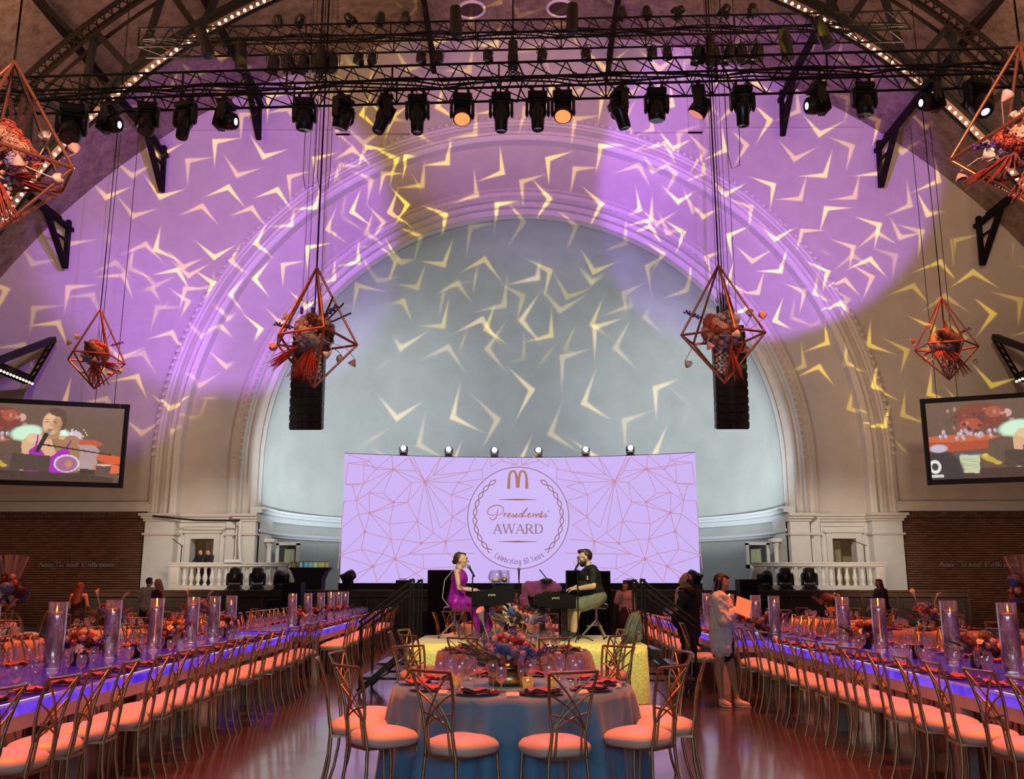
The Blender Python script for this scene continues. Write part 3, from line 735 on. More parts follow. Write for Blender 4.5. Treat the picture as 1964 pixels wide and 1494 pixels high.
# script word, strokes read off the photograph
SCR = [[(470,640),(462,690),(452,730),(430,765),(400,778),(372,768),(365,750)],[(440,700),(425,715),(385,720),(345,705),(335,675),(355,635),(400,605),(460,595),(510,605),(540,635),(535,675),(505,710),(465,718)],
       [(540,700),(556,692),(552,720),(548,742),(565,705),(590,698)],[(588,735),(625,715),(632,700),(615,696),(596,722),(600,742),(625,742),(648,720)],
       [(645,735),(672,700),(668,715),(682,730),(672,744),(650,742)],[(682,735),(712,720),(716,700),(700,722),(698,742),(716,742),(735,722)],
       [(716,672),(719,668)],[(760,744),(742,736),(750,712),(772,700),(786,708),(768,740),(752,744)],[(780,712),(820,660),(852,632),(845,645),(800,705),(788,742),(808,735)],
       [(808,735),(838,728)],[(848,737),(884,712),(890,700),(874,698),(857,722),(863,742),(886,742),(918,718)],[(918,704),(928,700),(924,742)],
       [(928,738),(962,702),(962,742),(985,710),(1003,702),(1002,742),(1022,728)],[(1020,735),(1045,665),(1025,742),(1045,740),(1060,720)],[(1012,700),(1060,696)],
       [(1062,735),(1092,700),(1088,716),(1104,730),(1092,744),(1070,742)],[(1128,662),(1120,682)]]
mb = MB()
for k, st_ in enumerate(SCR):
    P0 = [Vector((*eu(*p), 0)) for p in st_]; pts = []
    for i in range(len(P0) - 1):         # smooth the hand
        a, b, c_, d = P0[max(i - 1, 0)], P0[i], P0[i + 1], P0[min(i + 2, len(P0) - 1)]
        for t in (0, .25, .5, .75):
            q = .5 * ((2 * b) + (c_ - a) * t + (2 * a - 5 * b + 4 * c_ - d) * t * t + (3 * b - 3 * c_ + d - a) * t ** 3); pts.append((q.x, q.y))
    pts.append((P0[-1].x, P0[-1].y))
    ribbon(mb, pts, lambda u, k=k: (.032 if k < 2 else .036) * (.6 + .6 * math.sin(PI * u)), fn)
part('lettering', mb, emis('script_letters', (.42, .20, .20), .95), em)
# ------------------------------------------------------------------ ballroom name on both brick walls
M_letter = mat('letter_metal', (.62, .60, .55), .35, .6)
for s, x0, x1, side in ((-1, 66, 215, 'left'), (1, 1797, 1951, 'right')):
    t = 'Aon Grand Ballroom'; a, b = W(x0, 1087, 35.7), W(x1, 1087, 35.7); tw = text_width(t); k = (b.x - a.x) / tw
    sg = thing('wall_sign', 'metal lettering Aon Grand Ballroom on the %s brick wall' % side, 'sign', (a.x, 35.7, a.z))
    x = 0
    for c in t:
        if c != ' ':
            mb = MB(); adv, st_ = GL[c]
            for yy in (0, .05):
                for pts, kk in st_: ribbon(mb, pts, lambda u, kk=kk: .17 * kk, lambda x_, y_, yy=yy: Vector((x_ * k, yy, y_ * .17)))
            part('letter', mb, M_letter, sg, (x * k, 0, 0))
        x += GL[c][0]
# ------------------------------------------------------------------ projection screens: what they show is flat print, one face per patch of colour
def camera_picture(shift):
    Wd, Hd = 192, 108
    yy, xx = np.mgrid[0:Hd, 0:Wd]; X = (xx + .5) / Wd * 16 - shift; Y = (yy + .5) / Hd * 9        # y up
    im = np.zeros((Hd, Wd, 3)); rnd = np.random.RandomState(4)
    im[:] = (.115, .070, .050); im *= (1 + .25 * (Y / 9))[..., None]
    def ell(cx, cy, rx, ry, col, rot=0, soft=.12):
        c, s = math.cos(rot), math.sin(rot); u = ((X - cx) * c + (Y - cy) * s) / rx; v = (-(X - cx) * s + (Y - cy) * c) / ry
        d = np.sqrt(u * u + v * v); k = np.clip((1 - d) / soft, 0, 1)[..., None]; im[:] = im * (1 - k) + np.array(col) * k
    def poly(pts, col):
        ins = np.zeros(X.shape, bool); n = len(pts)
        for i in range(n):
            x1, y1 = pts[i]; x2, y2 = pts[(i + 1) % n]
            if y1 == y2: continue
            c = ((Y > min(y1, y2)) & (Y <= max(y1, y2))) & (X < (Y - y1) * (x2 - x1) / (y2 - y1) + x1); ins ^= c
        im[ins] = col
    # flowers, glasses and orange tables behind
    ell(-1.6, 7.2, 2.6, 1.6, (.20, .05, .035)); ell(-2.6, 6.2, 1.2, .8, (.42, .08, .04)); ell(-.3, 7.6, .9, .7, (.40, .09, .05)); ell(.9, 7.4, .5, .5, (.62, .35, .30))
    for i in range(60): ell(-5 + rnd.rand() * 6.5, 4.6 + rnd.rand() * 3.6, .12 + .2 * rnd.rand(), .1 + .25 * rnd.rand(), [(.30, .06, .04), (.12, .05, .04), (.46, .22, .20), (.07, .04, .06)][rnd.randint(4)], soft=.4)
    poly([(-8, 3.0), (-1.2, 3.4), (-1.0, 4.6), (-8, 4.9)], (.40, .07, .03)); ell(-4.0, 4.7, 4.2, .45, (.52, .12, .05))
    for i in range(22):
        x = -6 + rnd.rand() * 6; y = 4.6 + rnd.rand(); ell(x, y, .22, .34, (.45, .35, .42), soft=.5); ell(x - .08, y + .08, .05, .12, (.9, .85, .9), soft=.5)
    ell(1.6, 5.6, 1.9, 1.05, (.58, .82, .62), .2, .3); ell(5.0, 5.5, 1.5, .9, (.62, .85, .70), -.2, .35); ell(6.6, 5.4, .8, .7, (.60, .48, .55))
    for i in range(26): ell(4.4 + rnd.rand() * 3.6, 4.8 + rnd.rand() * 1.5, .07, .13, (.95, .92, .95), soft=.6)
    ell(7.6, 4.6, 2.1, .5, (.50, .09, .04)); poly([(6.3, 4.5), (8.9, 4.3), (9.3, 1.5), (6.9, 1.3)], (.40, .30, .30)); ell(8.2, 3.5, 1.2, 1.0, (.40, .28, .28))
    ell(10.6, 2.8, 1.7, .55, (.66, .10, .03), -.15); ell(10.4, 1.7, 1.7, .6, (.70, .13, .05), -.1)
    # the singer
    poly([(1.3, 1.2), (1.2, 4.6), (1.9, 5.5), (6.2, 5.4), (7.2, 4.2), (7.3, 1.2)], (.66, .40, .22))
    poly([(4.0, 5.4), (7.2, 4.2), (7.3, 1.2), (5.6, 1.2)], (.34, .17, .09))
    poly([(3.2, 5.0), (4.9, 5.0), (5.1, 6.4), (3.2, 6.4)], (.42, .23, .13)); ell(2.4, 5.0, .9, .6, (.72, .50, .30)); ell(6.3, 4.8, .9, .75, (.36, .18, .10))
    poly([(2.0, .6), (2.0, 3.5), (2.8, 4.3), (4.0, 2.6), (5.2, 3.7), (6.0, 4.1), (6.4, 2.6), (6.5, .6)], (.36, .02, .42)); poly([(2.6, 4.2), (2.7, 5.4), (2.85, 5.4), (2.8, 4.2)], (.36, .02, .42))
    poly([(5.7, 3.9), (6.2, 5.0), (6.3, 4.9), (5.95, 3.9)], (.20, .02, .22))
    ell(4.5, 7.25, 1.16, 1.45, (.10, .055, .035)); ell(5.15, 6.9, .42, .9, (.10, .055, .035)); ell(4.05, 6.85, 1.0, 1.42, (.68, .42, .24)); ell(4.6, 6.8, .6, 1.2, (.46, .25, .13), soft=.5)
    ell(4.55, 8.2, 1.0, .55, (.10, .055, .035), -.2, .15); ell(3.9, 7.55, .62, .40, (.72, .46, .27), 0, .5); ell(3.55, 7.0, .26, .05, (.16, .07, .04), .1); ell(4.4, 7.0, .27, .05, (.14, .06, .035), -.1); ell(3.55, 7.3, .32, .04, (.22, .12, .07), .2); ell(4.4, 7.3, .34, .045, (.18, .09, .05), -.2); ell(3.5, 6.5, .3, .3, (.74, .46, .30), 0, .8)
    ell(3.98, 6.75, .14, .32, (.56, .32, .19)); ell(3.95, 6.05, .34, .11, (.42, .09, .07)); ell(5.05, 6.9, .14, .3, (.40, .20, .12))
    # microphone, boom, laptop, glass bowl, piano edge
    ell(3.75, 5.75, .45, .26, (.25, .22, .22), .5, .3); poly([(2.6, 3.4), (3.0, 3.3), (3.9, 5.6), (3.4, 5.7)], (.02, .018, .02)); poly([(3.3, 4.2), (3.3, 4.4), (10.6, 3.4), (10.6, 3.25)], (.03, .02, .02))
    poly([(-8, .2), (-8, 1.35), (8.0, .95), (11, .55), (11, 0), (-8, 0)], (.06, .035, .03)); poly([(.2, 1.3), (.35, 3.2), (4.3, 2.95), (4.3, 1.05)], (.075, .05, .042))
    ell(6.0, 2.1, 1.42, 1.15, (.42, .22, .36), soft=.25); ell(6.0, 2.0, 1.05, .85, (.30, .14, .10)); ell(6.0, 2.15, 1.36, 1.06, (.62, .50, .66), soft=.04); ell(6.0, 2.1, 1.2, .95, (.34, .13, .24)); ell(6.2, 2.1, .5, .6, (.50, .24, .14), soft=.5)
    for i in range(16): a = i * .4; ell(6.0 + 1.25 * math.cos(a), 2.15 + 1.0 * math.sin(a), .10, .06, (.95, .85, .95), a, .5)
    poly([(9.1, 1.0), (9.1, 2.1), (10.7, 2.0), (10.6, 1.0)], (.10, .06, .05)); ell(9.9, 2.07, .8, .12, (.62, .50, .40)); poly([(7.4, .95), (7.4, 1.6), (9.0, 1.5), (9.0, .95)], (.05, .03, .025))
    ell(11.9, 3.2, .28, .22, (.40, .35, .35)); poly([(11.8, .9), (11.8, 3.1), (12.0, 3.1), (12.1, .9)], (.04, .03, .03))
    for i in range(18): ell(11 + rnd.rand() * 2, .7 + rnd.rand() * .7, .12, .06, (.6, .5, .5), soft=.7)
    # tablet, gold sculpture and the other performer's back
    poly([(-4.1, .7), (-3.9, 2.9), (-2.0, 2.8), (-2.2, .6)], (.52, .56, .36)); poly([(-3.95, 2.75), (-3.9, 2.9), (-2.0, 2.8), (-2.0, 2.65)], (.12, .16, .42))
    for i in range(7): poly([(-3.8, 1.1 + i * .22), (-3.8, 1.14 + i * .22), (-2.3, 1.1 + i * .22), (-2.3, 1.06 + i * .22)], (.34, .36, .24))
    ell(-1.2, 2.2, 1.1, .38, (.50, .36, .05), -.5, .4); ell(-1.5, 2.6, .3, .25, (.62, .46, .08)); ell(-.4, 1.7, .4, .2, (.55, .40, .06))
    ell(-6.0, .6, 2.5, 3.0, (.035, .03, .035)); ell(-5.9, 3.6, 1.0, .55, (.50, .45, .52), soft=.3)
    for r in (.62, .34): ell(-6.4, 1.5, r * 1.0, r * 1.35, (.75, .74, .70) if r > .5 else (.04, .035, .04), soft=.1)
    poly([(-6.9, .25), (-6.9, .55), (-5.6, .55), (-5.6, .25)], (.60, .60, .56))
    im += (rnd.rand(Hd, Wd, 1) - .5) * .02
    return np.clip(im, 0, 1), Wd, Hd
M_pic = bpy.data.materials.new('projected_picture'); M_pic.use_nodes = True
_b = M_pic.node_tree.nodes['Principled BSDF']; _b.inputs['Base Color'].default_value = (.05, .05, .05, 1); _b.inputs['Roughness'].default_value = .8
_a = M_pic.node_tree.nodes.new('ShaderNodeVertexColor'); _a.layer_name = 'Col'
M_pic.node_tree.links.new(_a.outputs[0], _b.inputs['Emission Color']); _b.inputs['Emission Strength'].default_value = 1.05
M_pic.cycles.emission_sampling = 'NONE'
def proj_screen(label, a, b, zt, zb, shift):   # a: inner end, b: outer end (x, y)
    a3, b3 = Vector((a[0], a[1], 0)), Vector((b[0], b[1], 0)); left = b3.x < a3.x
    L3, R3 = (b3, a3) if left else (a3, b3); d = (R3 - L3); n = Vector((d.y, -d.x, 0)).normalized(); Z = Vector((0, 0, 1))
    t = thing('projection_screen', label, 'screen', (0, 0, 0))
    im, Wd, Hd = camera_picture(shift); e = .16 / d.length; hz = zt - zb
    vs = []
    for j in range(Hd + 1):
        for i in range(Wd + 1):
            u = e + (1 - 2 * e) * i / Wd; vs.append(L3 + d * u + Z * (zb + .16 + (hz - .32) * j / Hd) + n * .02)
    fs = [(j * (Wd + 1) + i, j * (Wd + 1) + i + 1, (j + 1) * (Wd + 1) + i + 1, (j + 1) * (Wd + 1) + i) for j in range(Hd) for i in range(Wd)]
    me = MB().add(vs, fs).mesh('picture', M_pic)
    ca = me.color_attributes.new('Col', 'FLOAT_COLOR', 'CORNER')
    c = np.ones((Hd * Wd, 4, 4), np.float32); c[..., :3] = im.reshape(-1, 1, 3); ca.data.foreach_set('color', c.ravel())
    put('picture', me, t)
    mb = MB()
    for p, q in (((0, zt - .08), (1, zt - .08)), ((0, zb + .08), (1, zb + .08))): mb.bar(L3 + d * p[0] + Z * p[1] , L3 + d * q[0] + Z * q[1], .10, .16)
    for u in (e / 2, 1 - e / 2): mb.bar(L3 + d * u + Z * zb, L3 + d * u + Z * zt, .16, .10)
    part('frame', mb, mat('screen_frame', (.003, .003, .003), .9), t)
    mb = MB(); mb.add([L3 + Z * (zb + .1) - n * .02, R3 + Z * (zb + .1) - n * .02, R3 + Z * (zt - .1) - n * .02, L3 + Z * (zt - .1) - n * .02], [(0, 3, 2, 1)]); part('backing', mb, M_blackm, t)
    for u in ((.78, .9) if left else (.1, .22)):
        p = L3 + d * u; mb = MB(); mb.tube([p + Z * zt, p + Z * (zt + 10.0)], .012, 4); part('hanger_wire', mb, M_black, t)
proj_screen('projection screen hung left of the arch showing a singer in purple', (-13.6, 31.5), (-18.45, 30.0), 7.66, 4.77, 4.4)
proj_screen('projection screen hung right of the arch showing a singer, orange tables and a tablet', (13.42, 30.85), (18.4, 29.0), 7.66, 4.77, 6.8)
# ------------------------------------------------------------------ roof steel
M_bulb = emis('bulb_glow', (1.0, .82, .52), 4.0)
M_perf = mat('perforated_band', (.16, .09, .07), .7, noise=.3, nscale=30)
def arcp(R, zc, a, y): a = math.radians(a); return Vector((-R * math.cos(a), y, zc + R * math.sin(a)))
RZ, RR, RO, RY = 3.66, 16.35, 18.5, 24.0
rib = thing('arch_truss', 'great black steel arch truss edged with small glowing bulbs', 'truss', (0, 0, 0))
mb = MB(); A_ = [14 + i * 2 for i in range(77)]
for dy in (-.22, .22): mb.tube([arcp(RR + .14, RZ, a, RY + dy) for a in A_], .10, 4, flat=1)
for dy in (-.22, .22): mb.tube([arcp(RR - .02, RZ, a, RY + dy) for a in A_], .06, 4)
part('lower_chord', mb, M_black, rib)
mb = MB(); mb.grid(lambda u, v: arcp(RR - .06 - .22 * v, RZ, 14 + 152 * u, RY - .2), 90, 1); part('bulb_band', mb, M_perf, rib)
mb = MB()
for dy in (-.2, .2): mb.tube([arcp(RO, RZ, a, RY + dy) for a in A_], .07, 4); mb.tube([arcp(RO - .4, RZ, a, RY + dy) for a in A_], .05, 4)
part('upper_chord', mb, M_steel, rib)
mb = MB()
for i in range(180):
    a = 14 + i * 152 / 180; b = a + 152 / 180
    mb.bar(arcp(RO, RZ, a, RY - .2), arcp(RO - .4, RZ, b, RY - .2), .035); mb.bar(arcp(RO - .4, RZ, a, RY - .2), arcp(RO, RZ, b, RY - .2), .035)
part('upper_lacing', mb, M_steel, rib, kind='stuff')
bm_ = MB(); bm_.bar((0, 0, 0), (0, 0, 1), .14, .16); postm = bm_.mesh('post', M_black)
def rod(me, a, b, parent, name, th=1.0):
    a, b = Vector(a), Vector(b); d = b - a
    o = put(name, me, parent, a, d.to_track_quat('Z', 'Y').to_euler(), (th, th, d.length)); return o
for i in range(20):
    a = 17 + i * 7.68
    rod(postm, arcp(RR, RZ, a, RY), arcp(RO - .2, RZ, a, RY), rib, 'post', 1.3)
    a2 = a + 3.84 if i % 2 else a - 3.84
    rod(postm, arcp(RR, RZ, a, RY), arcp(RO - .2, RZ, a + (7.68 if a < 90 else -7.68), RY), rib, 'diagonal', 1.1)
bl = MB(); bl.ell((0, 0, 0), .045, 8, 5); blm = bl.mesh('bulb', M_bulb)
nb = 196
for i in range(nb):
    a = 19 + i * 142.0 / (nb - 1)
    put('bulb', blm, rib, arcp(RR - .24, RZ, a, RY - .26))
# purlins running to the end wall, with hanging braces
for X, nm in ((-19.2, 'lowest on the left'), (-15.4, 'second lowest on the left'), (-11.4, 'third from the left'), (-3.9, 'just left of the crown'), (3.9, 'just right of the crown'), (11.3, 'third from the right'), (15.3, 'second lowest on the right'), (19.2, 'lowest on the right')):
    vz = VC + math.sqrt(VR ** 2 - X * X); nrm = Vector((-X, 0, -(vz - VC))).normalized()
    P = Vector((X, 0, vz)) + nrm * .35; Q = P + nrm * .75
    t = thing('roof_beam', 'dark latticed beam under the vault running to the end wall, ' + nm, 'beam', (0, 0, 0))
    for nme, R_ in (('upper_chord', P), ('lower_chord', Q)):
        mb = MB(); mb.bar(R_ + Vector((0, 4, 0)), R_ + Vector((0, 35.6, 0)), .20, .16); part(nme, mb, M_steel, t)
    mb = MB()
    for i in range(40):
        y = 4 + i * .79; mb.bar(P + Vector((0, y, 0)), Q + Vector((0, y + .4, 0)), .06); mb.bar(Q + Vector((0, y + .4, 0)), P + Vector((0, y + .79, 0)), .06)
    part('lacing', mb, M_steel, t, kind='stuff')
    B = Q + Vector((-.1 * math.copysign(1, X), 35.2, -1.75 if abs(X) > 5 else -1.0))
    for a, b in ((Q + Vector((0, 35.3, .3)), B), (Q + Vector((0, 33.4, .1)), B)):
        mb = MB(); mb.bar(a, b, .20, .16); part('brace', mb, M_steel, t)
    mb = MB(); m1 = (Q + Vector((0, 35.3, .2))).lerp(B, .4); m2 = (Q + Vector((0, 33.6, .1))).lerp(B, .4); mb.bar(m1, m2, .08)
    m1 = (Q + Vector((0, 35.3, .2))).lerp(B, .75); m2 = (Q + Vector((0, 33.6, .1))).lerp(B, .75); mb.bar(m1, m2, .08); part('tie', mb, M_steel, t)
    if abs(X) > 8:                       # strut between the arch truss and the beam
        a_ = math.degrees(math.atan2(Q.z - RZ, -Q.x)); c0 = arcp(RO, RZ, a_, RY)
        mb = MB(); mb.bar(c0, Q + Vector((0, RY, 0)), .16, .14); part('hanger', mb, M_steel, t)
for s, side in ((-1, 'left'), (1, 'right')):
    t = thing('side_beam', 'low steel side beam lined with bulbs ending in a raised bracket, %s wall' % side, 'beam', (0, 0, 0))
    mb = MB(); mb.b2((s * 18.75, 20, 8.95), (s * 18.4, 34.0, 9.25)); part('beam', mb, M_steel, t)
    mb = MB(); mb.bar((s * 18.5, 31.3, 9.1), (s * 18.15, 34.6, 10.85), .26, .22); part('rafter', mb, M_black, t)
    mb = MB(); a, b = Vector((s * 18.15, 34.6, 10.8)), Vector((s * 18.55, 34.0, 9.1))
    for off in (-.14, .14): mb.bar(a + Vector((0, off, 0)), b + Vector((0, off, 0)), .06)
    for k in range(6): mb.bar(a.lerp(b, k / 6) + Vector((0, .14, 0)), a.lerp(b, (k + 1) / 6) + Vector((0, -.14, 0)), .05)
    part('lattice_strut', mb, M_steel, t)
    for k in range(16): put('bulb', blm, t, (s * 18.36, 30.6 + k * .215, 8.93))
# round vents in the vault
for X, l in ((-2.05, 'round dark vent with pale ring in the vault, left of the crown'), (1.65, 'round dark vent with pale ring in the vault, right of the crown')):
    vz = VC + math.sqrt(VR ** 2 - X * X); t = thing('ceiling_vent', l, 'vent', (X, 34.2, vz - .02)); t.rotation_euler = (0, math.asin(X / VR), 0)
    mb = MB(); mb.lathe([(.50, -.02), (.50, -.09), (.60, -.09), (.60, 0)], 32); part('ring', mb, M_trim, t)
    mb = MB(); mb.lathe([(.001, -.03), (.5, -.03)], 32); part('grille', mb, mat('vent_dark', (.05, .025, .02), .8), t)
# ------------------------------------------------------------------ box trusses carrying the stage lights
def box_truss(label, a, b, h, bay):
    a, b = Vector(a), Vector(b); t = thing('lighting_truss', label, 'truss', a); d = b - a; Ln = d.length; t.rotation_euler = (0, 0, math.atan2(d.y, d.x))
    for y in (-h / 2, h / 2):
        for z in (0, h):
            mb = MB(); mb.tube([(0, y, z), (Ln, y, z)], .027, 6); part('chord', mb, M_black, t)
    n = int(Ln / bay); bay = Ln / n
    dg = MB(); dg.tube([(0, 0, 0), (bay / 2, 0, h)], .014, 4, cap=False); dm1 = dg.mesh('brace', M_black)
    dg = MB(); dg.tube([(0, 0, h), (bay / 2, 0, 0)], .014, 4, cap=False); dm2 = dg.mesh('brace', M_black)
    vm = MB(); vm.box((0, 0, h / 2), (.03, .03, h)); vm_ = vm.mesh('upright', M_black)
    hm = MB(); hm.tube([(0, -h / 2, 0), (bay, h / 2, 0)], .012, 4, cap=False); hm_ = hm.mesh('cross_brace', M_black)
    for i in range(n):
        for y in (-h / 2, h / 2): put('brace', dm1, t, (i * bay, y, 0)); put('brace', dm2, t, (i * bay + bay / 2, y, 0))
        put('cross_brace', hm_, t, (i * bay, 0, 0)); put('cross_brace', hm_, t, (i * bay, 0, h))
        if i % 4 == 0:
            for y in (-h / 2, h / 2): put('upright', vm_, t, (i * bay, y, 0))
    rnd = random.Random(5)
    for k in range(4):                   # cable bundle lying in the truss
        pts = [(Ln * i / 40, -.12 + k * .07, h * .55 + .05 * math.sin(i * .9 + k) - .06 * (i % 5 == 2)) for i in range(41)]
        mb = MB(); mb.tube(pts, .018, 4); part('cable', mb, M_blackm, t)
    return t
FA, FB = Vector((-10.4, 16.35, 10.55)), Vector((10.6, 15.45, 10.55))
RA, RB = Vector((-9.15, 20.15, 14.12)), Vector((9.05, 19.65, 14.12))
box_truss('long black lighting truss nearer the tables, hung with moving heads', FA, FB, .50, .50)
box_truss('smaller black lighting truss higher and farther back with small spotlights', RA, RB, .48, .50)
M_lens = mat('lens', (.10, .11, .13), .08, spec=1.0)
M_bright = emis('lens_lit_white', (.75, .72, 1.0), 6.0)
M_orange = emis('lens_lit_orange', (1.0, .26, .08), 1.5)
M_yel = emis('lens_lit_yellow', (1.0, .80, .02), 1.6)
M_body = mat('fixture_black', (.018, .018, .02), .4, coat=.2)
def mover(name, label, loc, pitch, yaw, kind, scale=1.0, up=False, group=None, lit=None):
    """moving head: base, yoke, head with lens; hangs below loc, or stands on it when up"""
    t = thing(name, label, 'stage light', loc, yaw, group); s = -1 if not up else 1
    mb = MB(); mb.box((0, 0, s * .06), (.36, .24, .10)); mb.box((0, 0, s * .12), (.26, .20, .04))
    if not up:
        for x in (-.11, .11): mb.box((x, 0, .04), (.05, .09, .14))
    else: mb.box((0, 0, .015), (.46, .34, .03))
    part('base', mb, M_body, t)
    mb = MB(); mb.box((0, 0, s * .15), (.40, .10, .05))
    for x in (-.20, .20): mb.box((x, 0, s * .28), (.055, .14, .30)); mb.ell((x, 0, s * .40), (.035, .09, .09), 8, 5)
    part('yoke', mb, M_body, t)
    hd = MB()
    if kind == 'long': prof = [(.001, .24), (.11, .24), (.15, .19), (.165, .02), (.16, -.05), (.125, -.12), (.115, -.34), (.10, -.36), (.085, -.36)]
    elif kind == 'wash': prof = [(.001, .15), (.10, .15), (.16, .07), (.175, -.06), (.175, -.13), (.15, -.14)]
    else: prof = [(.001, .20), (.11, .19), (.165, .10), (.17, -.08), (.155, -.20), (.13, -.22)]
    hd.lathe(prof, 14)
    for k in range(4): hd.box((0, 0, .06 + k * .035), (.31, .30, .012))
    h = part('head', hd, M_body, t, (0, 0, s * .40), (pitch, 0, 0))
    r, z = prof[-1]; mb = MB(); r = r * .5 if lit is M_bright and not up else r; mb.lathe([(.001, z + .012), (r, z + .002)], 14)
    if kind == 'wash' and lit:
        for ring, nn in ((.0, 1), (.06, 6), (.115, 12)):
            for k in range(nn): mb.ell((ring * math.cos(k * 2 * PI / nn), ring * math.sin(k * 2 * PI / nn), z), (.022, .022, .01), 6, 3)
    part('lens', mb, lit or M_lens, h)
    if scale != 1.0: t.scale = (scale,) * 3
    return t
def on_truss(A, B, px, drop=0.0):
    # place on the truss line that the photograph shows at px
    best = min(range(401), key=lambda i: abs(((lambda p: VX + FPX * p.x / (p.y * CT + (p.z - CAMZ) * ST))(A.lerp(B, i / 400))) - px))
    p = A.lerp(B, best / 400); return Vector((p.x, p.y, p.z - drop))
R_ = math.radians
FM = [(140, -.5, .3, 'head', 1.25, None, 'big black moving light near the truss end, nearest the left pendant'), (210, -1.42, 1.42, 'head', 1, M_bright, 'moving light glowing violet, first from the left pendant side'),
      (283, -.25, .2, 'head', 1, None, 'boxy moving light second right of the left bulb arch'), (355, -.15, -.3, 'long', 1, None, 'long-nosed moving light third right of the left bulb arch'),
      (437, -1.42, 1.42, 'head', 1, M_bright, 'moving light showing a violet lens beside the hanging brace'), (585, .2, .1, 'head', 1, None, 'boxy moving light just left of the left speaker cables'),
      (660, .35, 1.0, 'head', 1, None, 'moving light turned aside just right of the left speaker cables'), (737, -.35, -1.2, 'long', 1, None, 'long-nosed moving light tilted toward the middle, left half'),
      (802, -.05, 0, 'long', 1, None, 'long-nosed moving light pointing straight down left of the orange washes'), (887, -.45, .1, 'wash', 1, M_orange, 'round wash light glowing orange, left of the two'),
      (963, 0, 0, 'long', 1, None, 'dark long-nosed moving light left of the truss centre joint'), (1030, -.05, 0, 'long', 1, None, 'long-nosed moving light under the truss centre joint'),
      (1082, -.45, -.1, 'wash', 1, M_orange, 'round wash light glowing orange, right of the two'), (1190, .3, -1.2, 'long', 1, None, 'long-nosed moving light tilted left, right half'),
      (1258, .1, 0, 'head', 1, None, 'boxy moving light with reflections beside the right tilted one'), (1340, .55, 1.3, 'wash', 1, emis('lens_pink', (.8, .25, .22), 1.0), 'wash light tilted with dull pink face by the right speaker cables'),
      (1425, .12, 0, 'long', 1, None, 'long-nosed moving light right of the right speaker cables'), (1565, -1.42, -1.42, 'head', 1, M_bright, 'moving light with violet lens facing left, right part of truss'),
      (1655, .1, 0, 'head', 1, None, 'boxy moving light between the two violet ones on the right'), (1782, -1.42, -1.42, 'head', 1, M_bright, 'violet-lensed moving light where truss meets right bulb arch'),
      (1868, -.5, .3, 'head', 1.15, M_bright, 'big moving light near the right end of the truss')]
for px, pt, yw, kd, s_, lit, lb in FM:
    mover('moving_light', lb, on_truss(FA, FB, px), pt, yw, kd, s_, False, 'moving lights on the front truss', lit)
def small_spot(label, loc, pitch, yaw, up, lit=None, group=None, k=1.0):
    t = thing('spotlight', label, 'stage light', loc, yaw, group); s = 1 if up else -1
    mb = MB(); mb.tube([(0, 0, 0), (0, 0, s * .08)], .015, 6); mb.tube([(-.13, 0, s * .30), (-.13, 0, s * .12), (-.08, 0, s * .08), (.08, 0, s * .08), (.13, 0, s * .12), (.13, 0, s * .30)], .012, 4); part('yoke', mb, M_body, t)
    mb = MB(); mb.lathe([(.001, .13), (.07, .13), (.10, .08), (.11, -.05), (.12, -.12), (.10, -.12)], 12); mb.box((0, .11, -.1), (.14, .02, .16)); mb.box((0, -.11, -.1), (.14, .02, .16))
    h = part('head', mb, M_body, t, (0, 0, s * .28), (pitch, 0, 0))
    mb = MB(); mb.lathe([(.001, -.10), (.10, -.11)], 12); part('lens', mb, lit or M_lens, h)
    t.scale = (k,) * 3
UP = [530, 575, 668, 730, 778, 1195, 1245, 1308, 1395, 1448]
for i, px in enumerate(UP):
    p = on_truss(RA, RB, px); p.z += .50
    small_spot('small upright spotlight on top of the rear truss, %s counted from the left' % ORD[i + 1], p, [.6, 1.0, .8, .2, .3, .2, .1, 1.2, .7, .3][i], [0, .7, -.9, .3, -.2, .2, -.3, 1.0, .8, .2][i], True, None, 'upright spots on the rear truss')
M_pale = mat('lens_pale', (.75, .72, .68), .25, emit=(.7, .6, .5), estr=.22)
DN = [(527, 1), (557, 1), (585, 1), (612, 1), (640, 1), (690, 0), (715, 0), (812, 0), (845, 0), (940, 0), (1042, 0), (1125, 0), (1252, 0), (1282, 0), (1338, 1), (1368, 1), (1398, 1), (1423, 1), (1450, 1)]
for i, (px, big) in enumerate(DN):
    small_spot('small spotlight hanging under the rear truss, %s counted from the left' % ORD[i + 1], on_truss(RA, RB, px), .35 if big else 0, (-.5 if i % 2 else .4), False, M_pale if big else None, 'hanging spots on the rear truss', 1.35 if big else 1.0)
# bigger cylinders clamped around the trusses
for k, (px, A, B, dz, pt) in enumerate(((470, RA, RB, 0, .2), (390, RA, RB, .4, 1.0), (1495, RA, RB, 0, .3), (1560, RA, RB, .3, 1.0), (875, RA, RB, .8, .1), (1100, RA, RB, .8, -.1))):
    t = thing('scene_machine', 'black cylindrical fixture clamped to the rear truss, %s from the left' % ORD[(2, 1, 5, 6, 3, 4)[k]], 'stage light', on_truss(RA, RB, px) + Vector((0, -.3, dz)), 0, 'cylinders on the rear truss')
    mb = MB(); mb.tube([(0, 0, 0), (.25 * pt, 0, -.72)], [.13, .15], 10); part('housing', mb, M_body, t)
    mb = MB(); mb.box((0, .12, -.05), (.1, .3, .06)); part('clamp', mb, M_body, t)
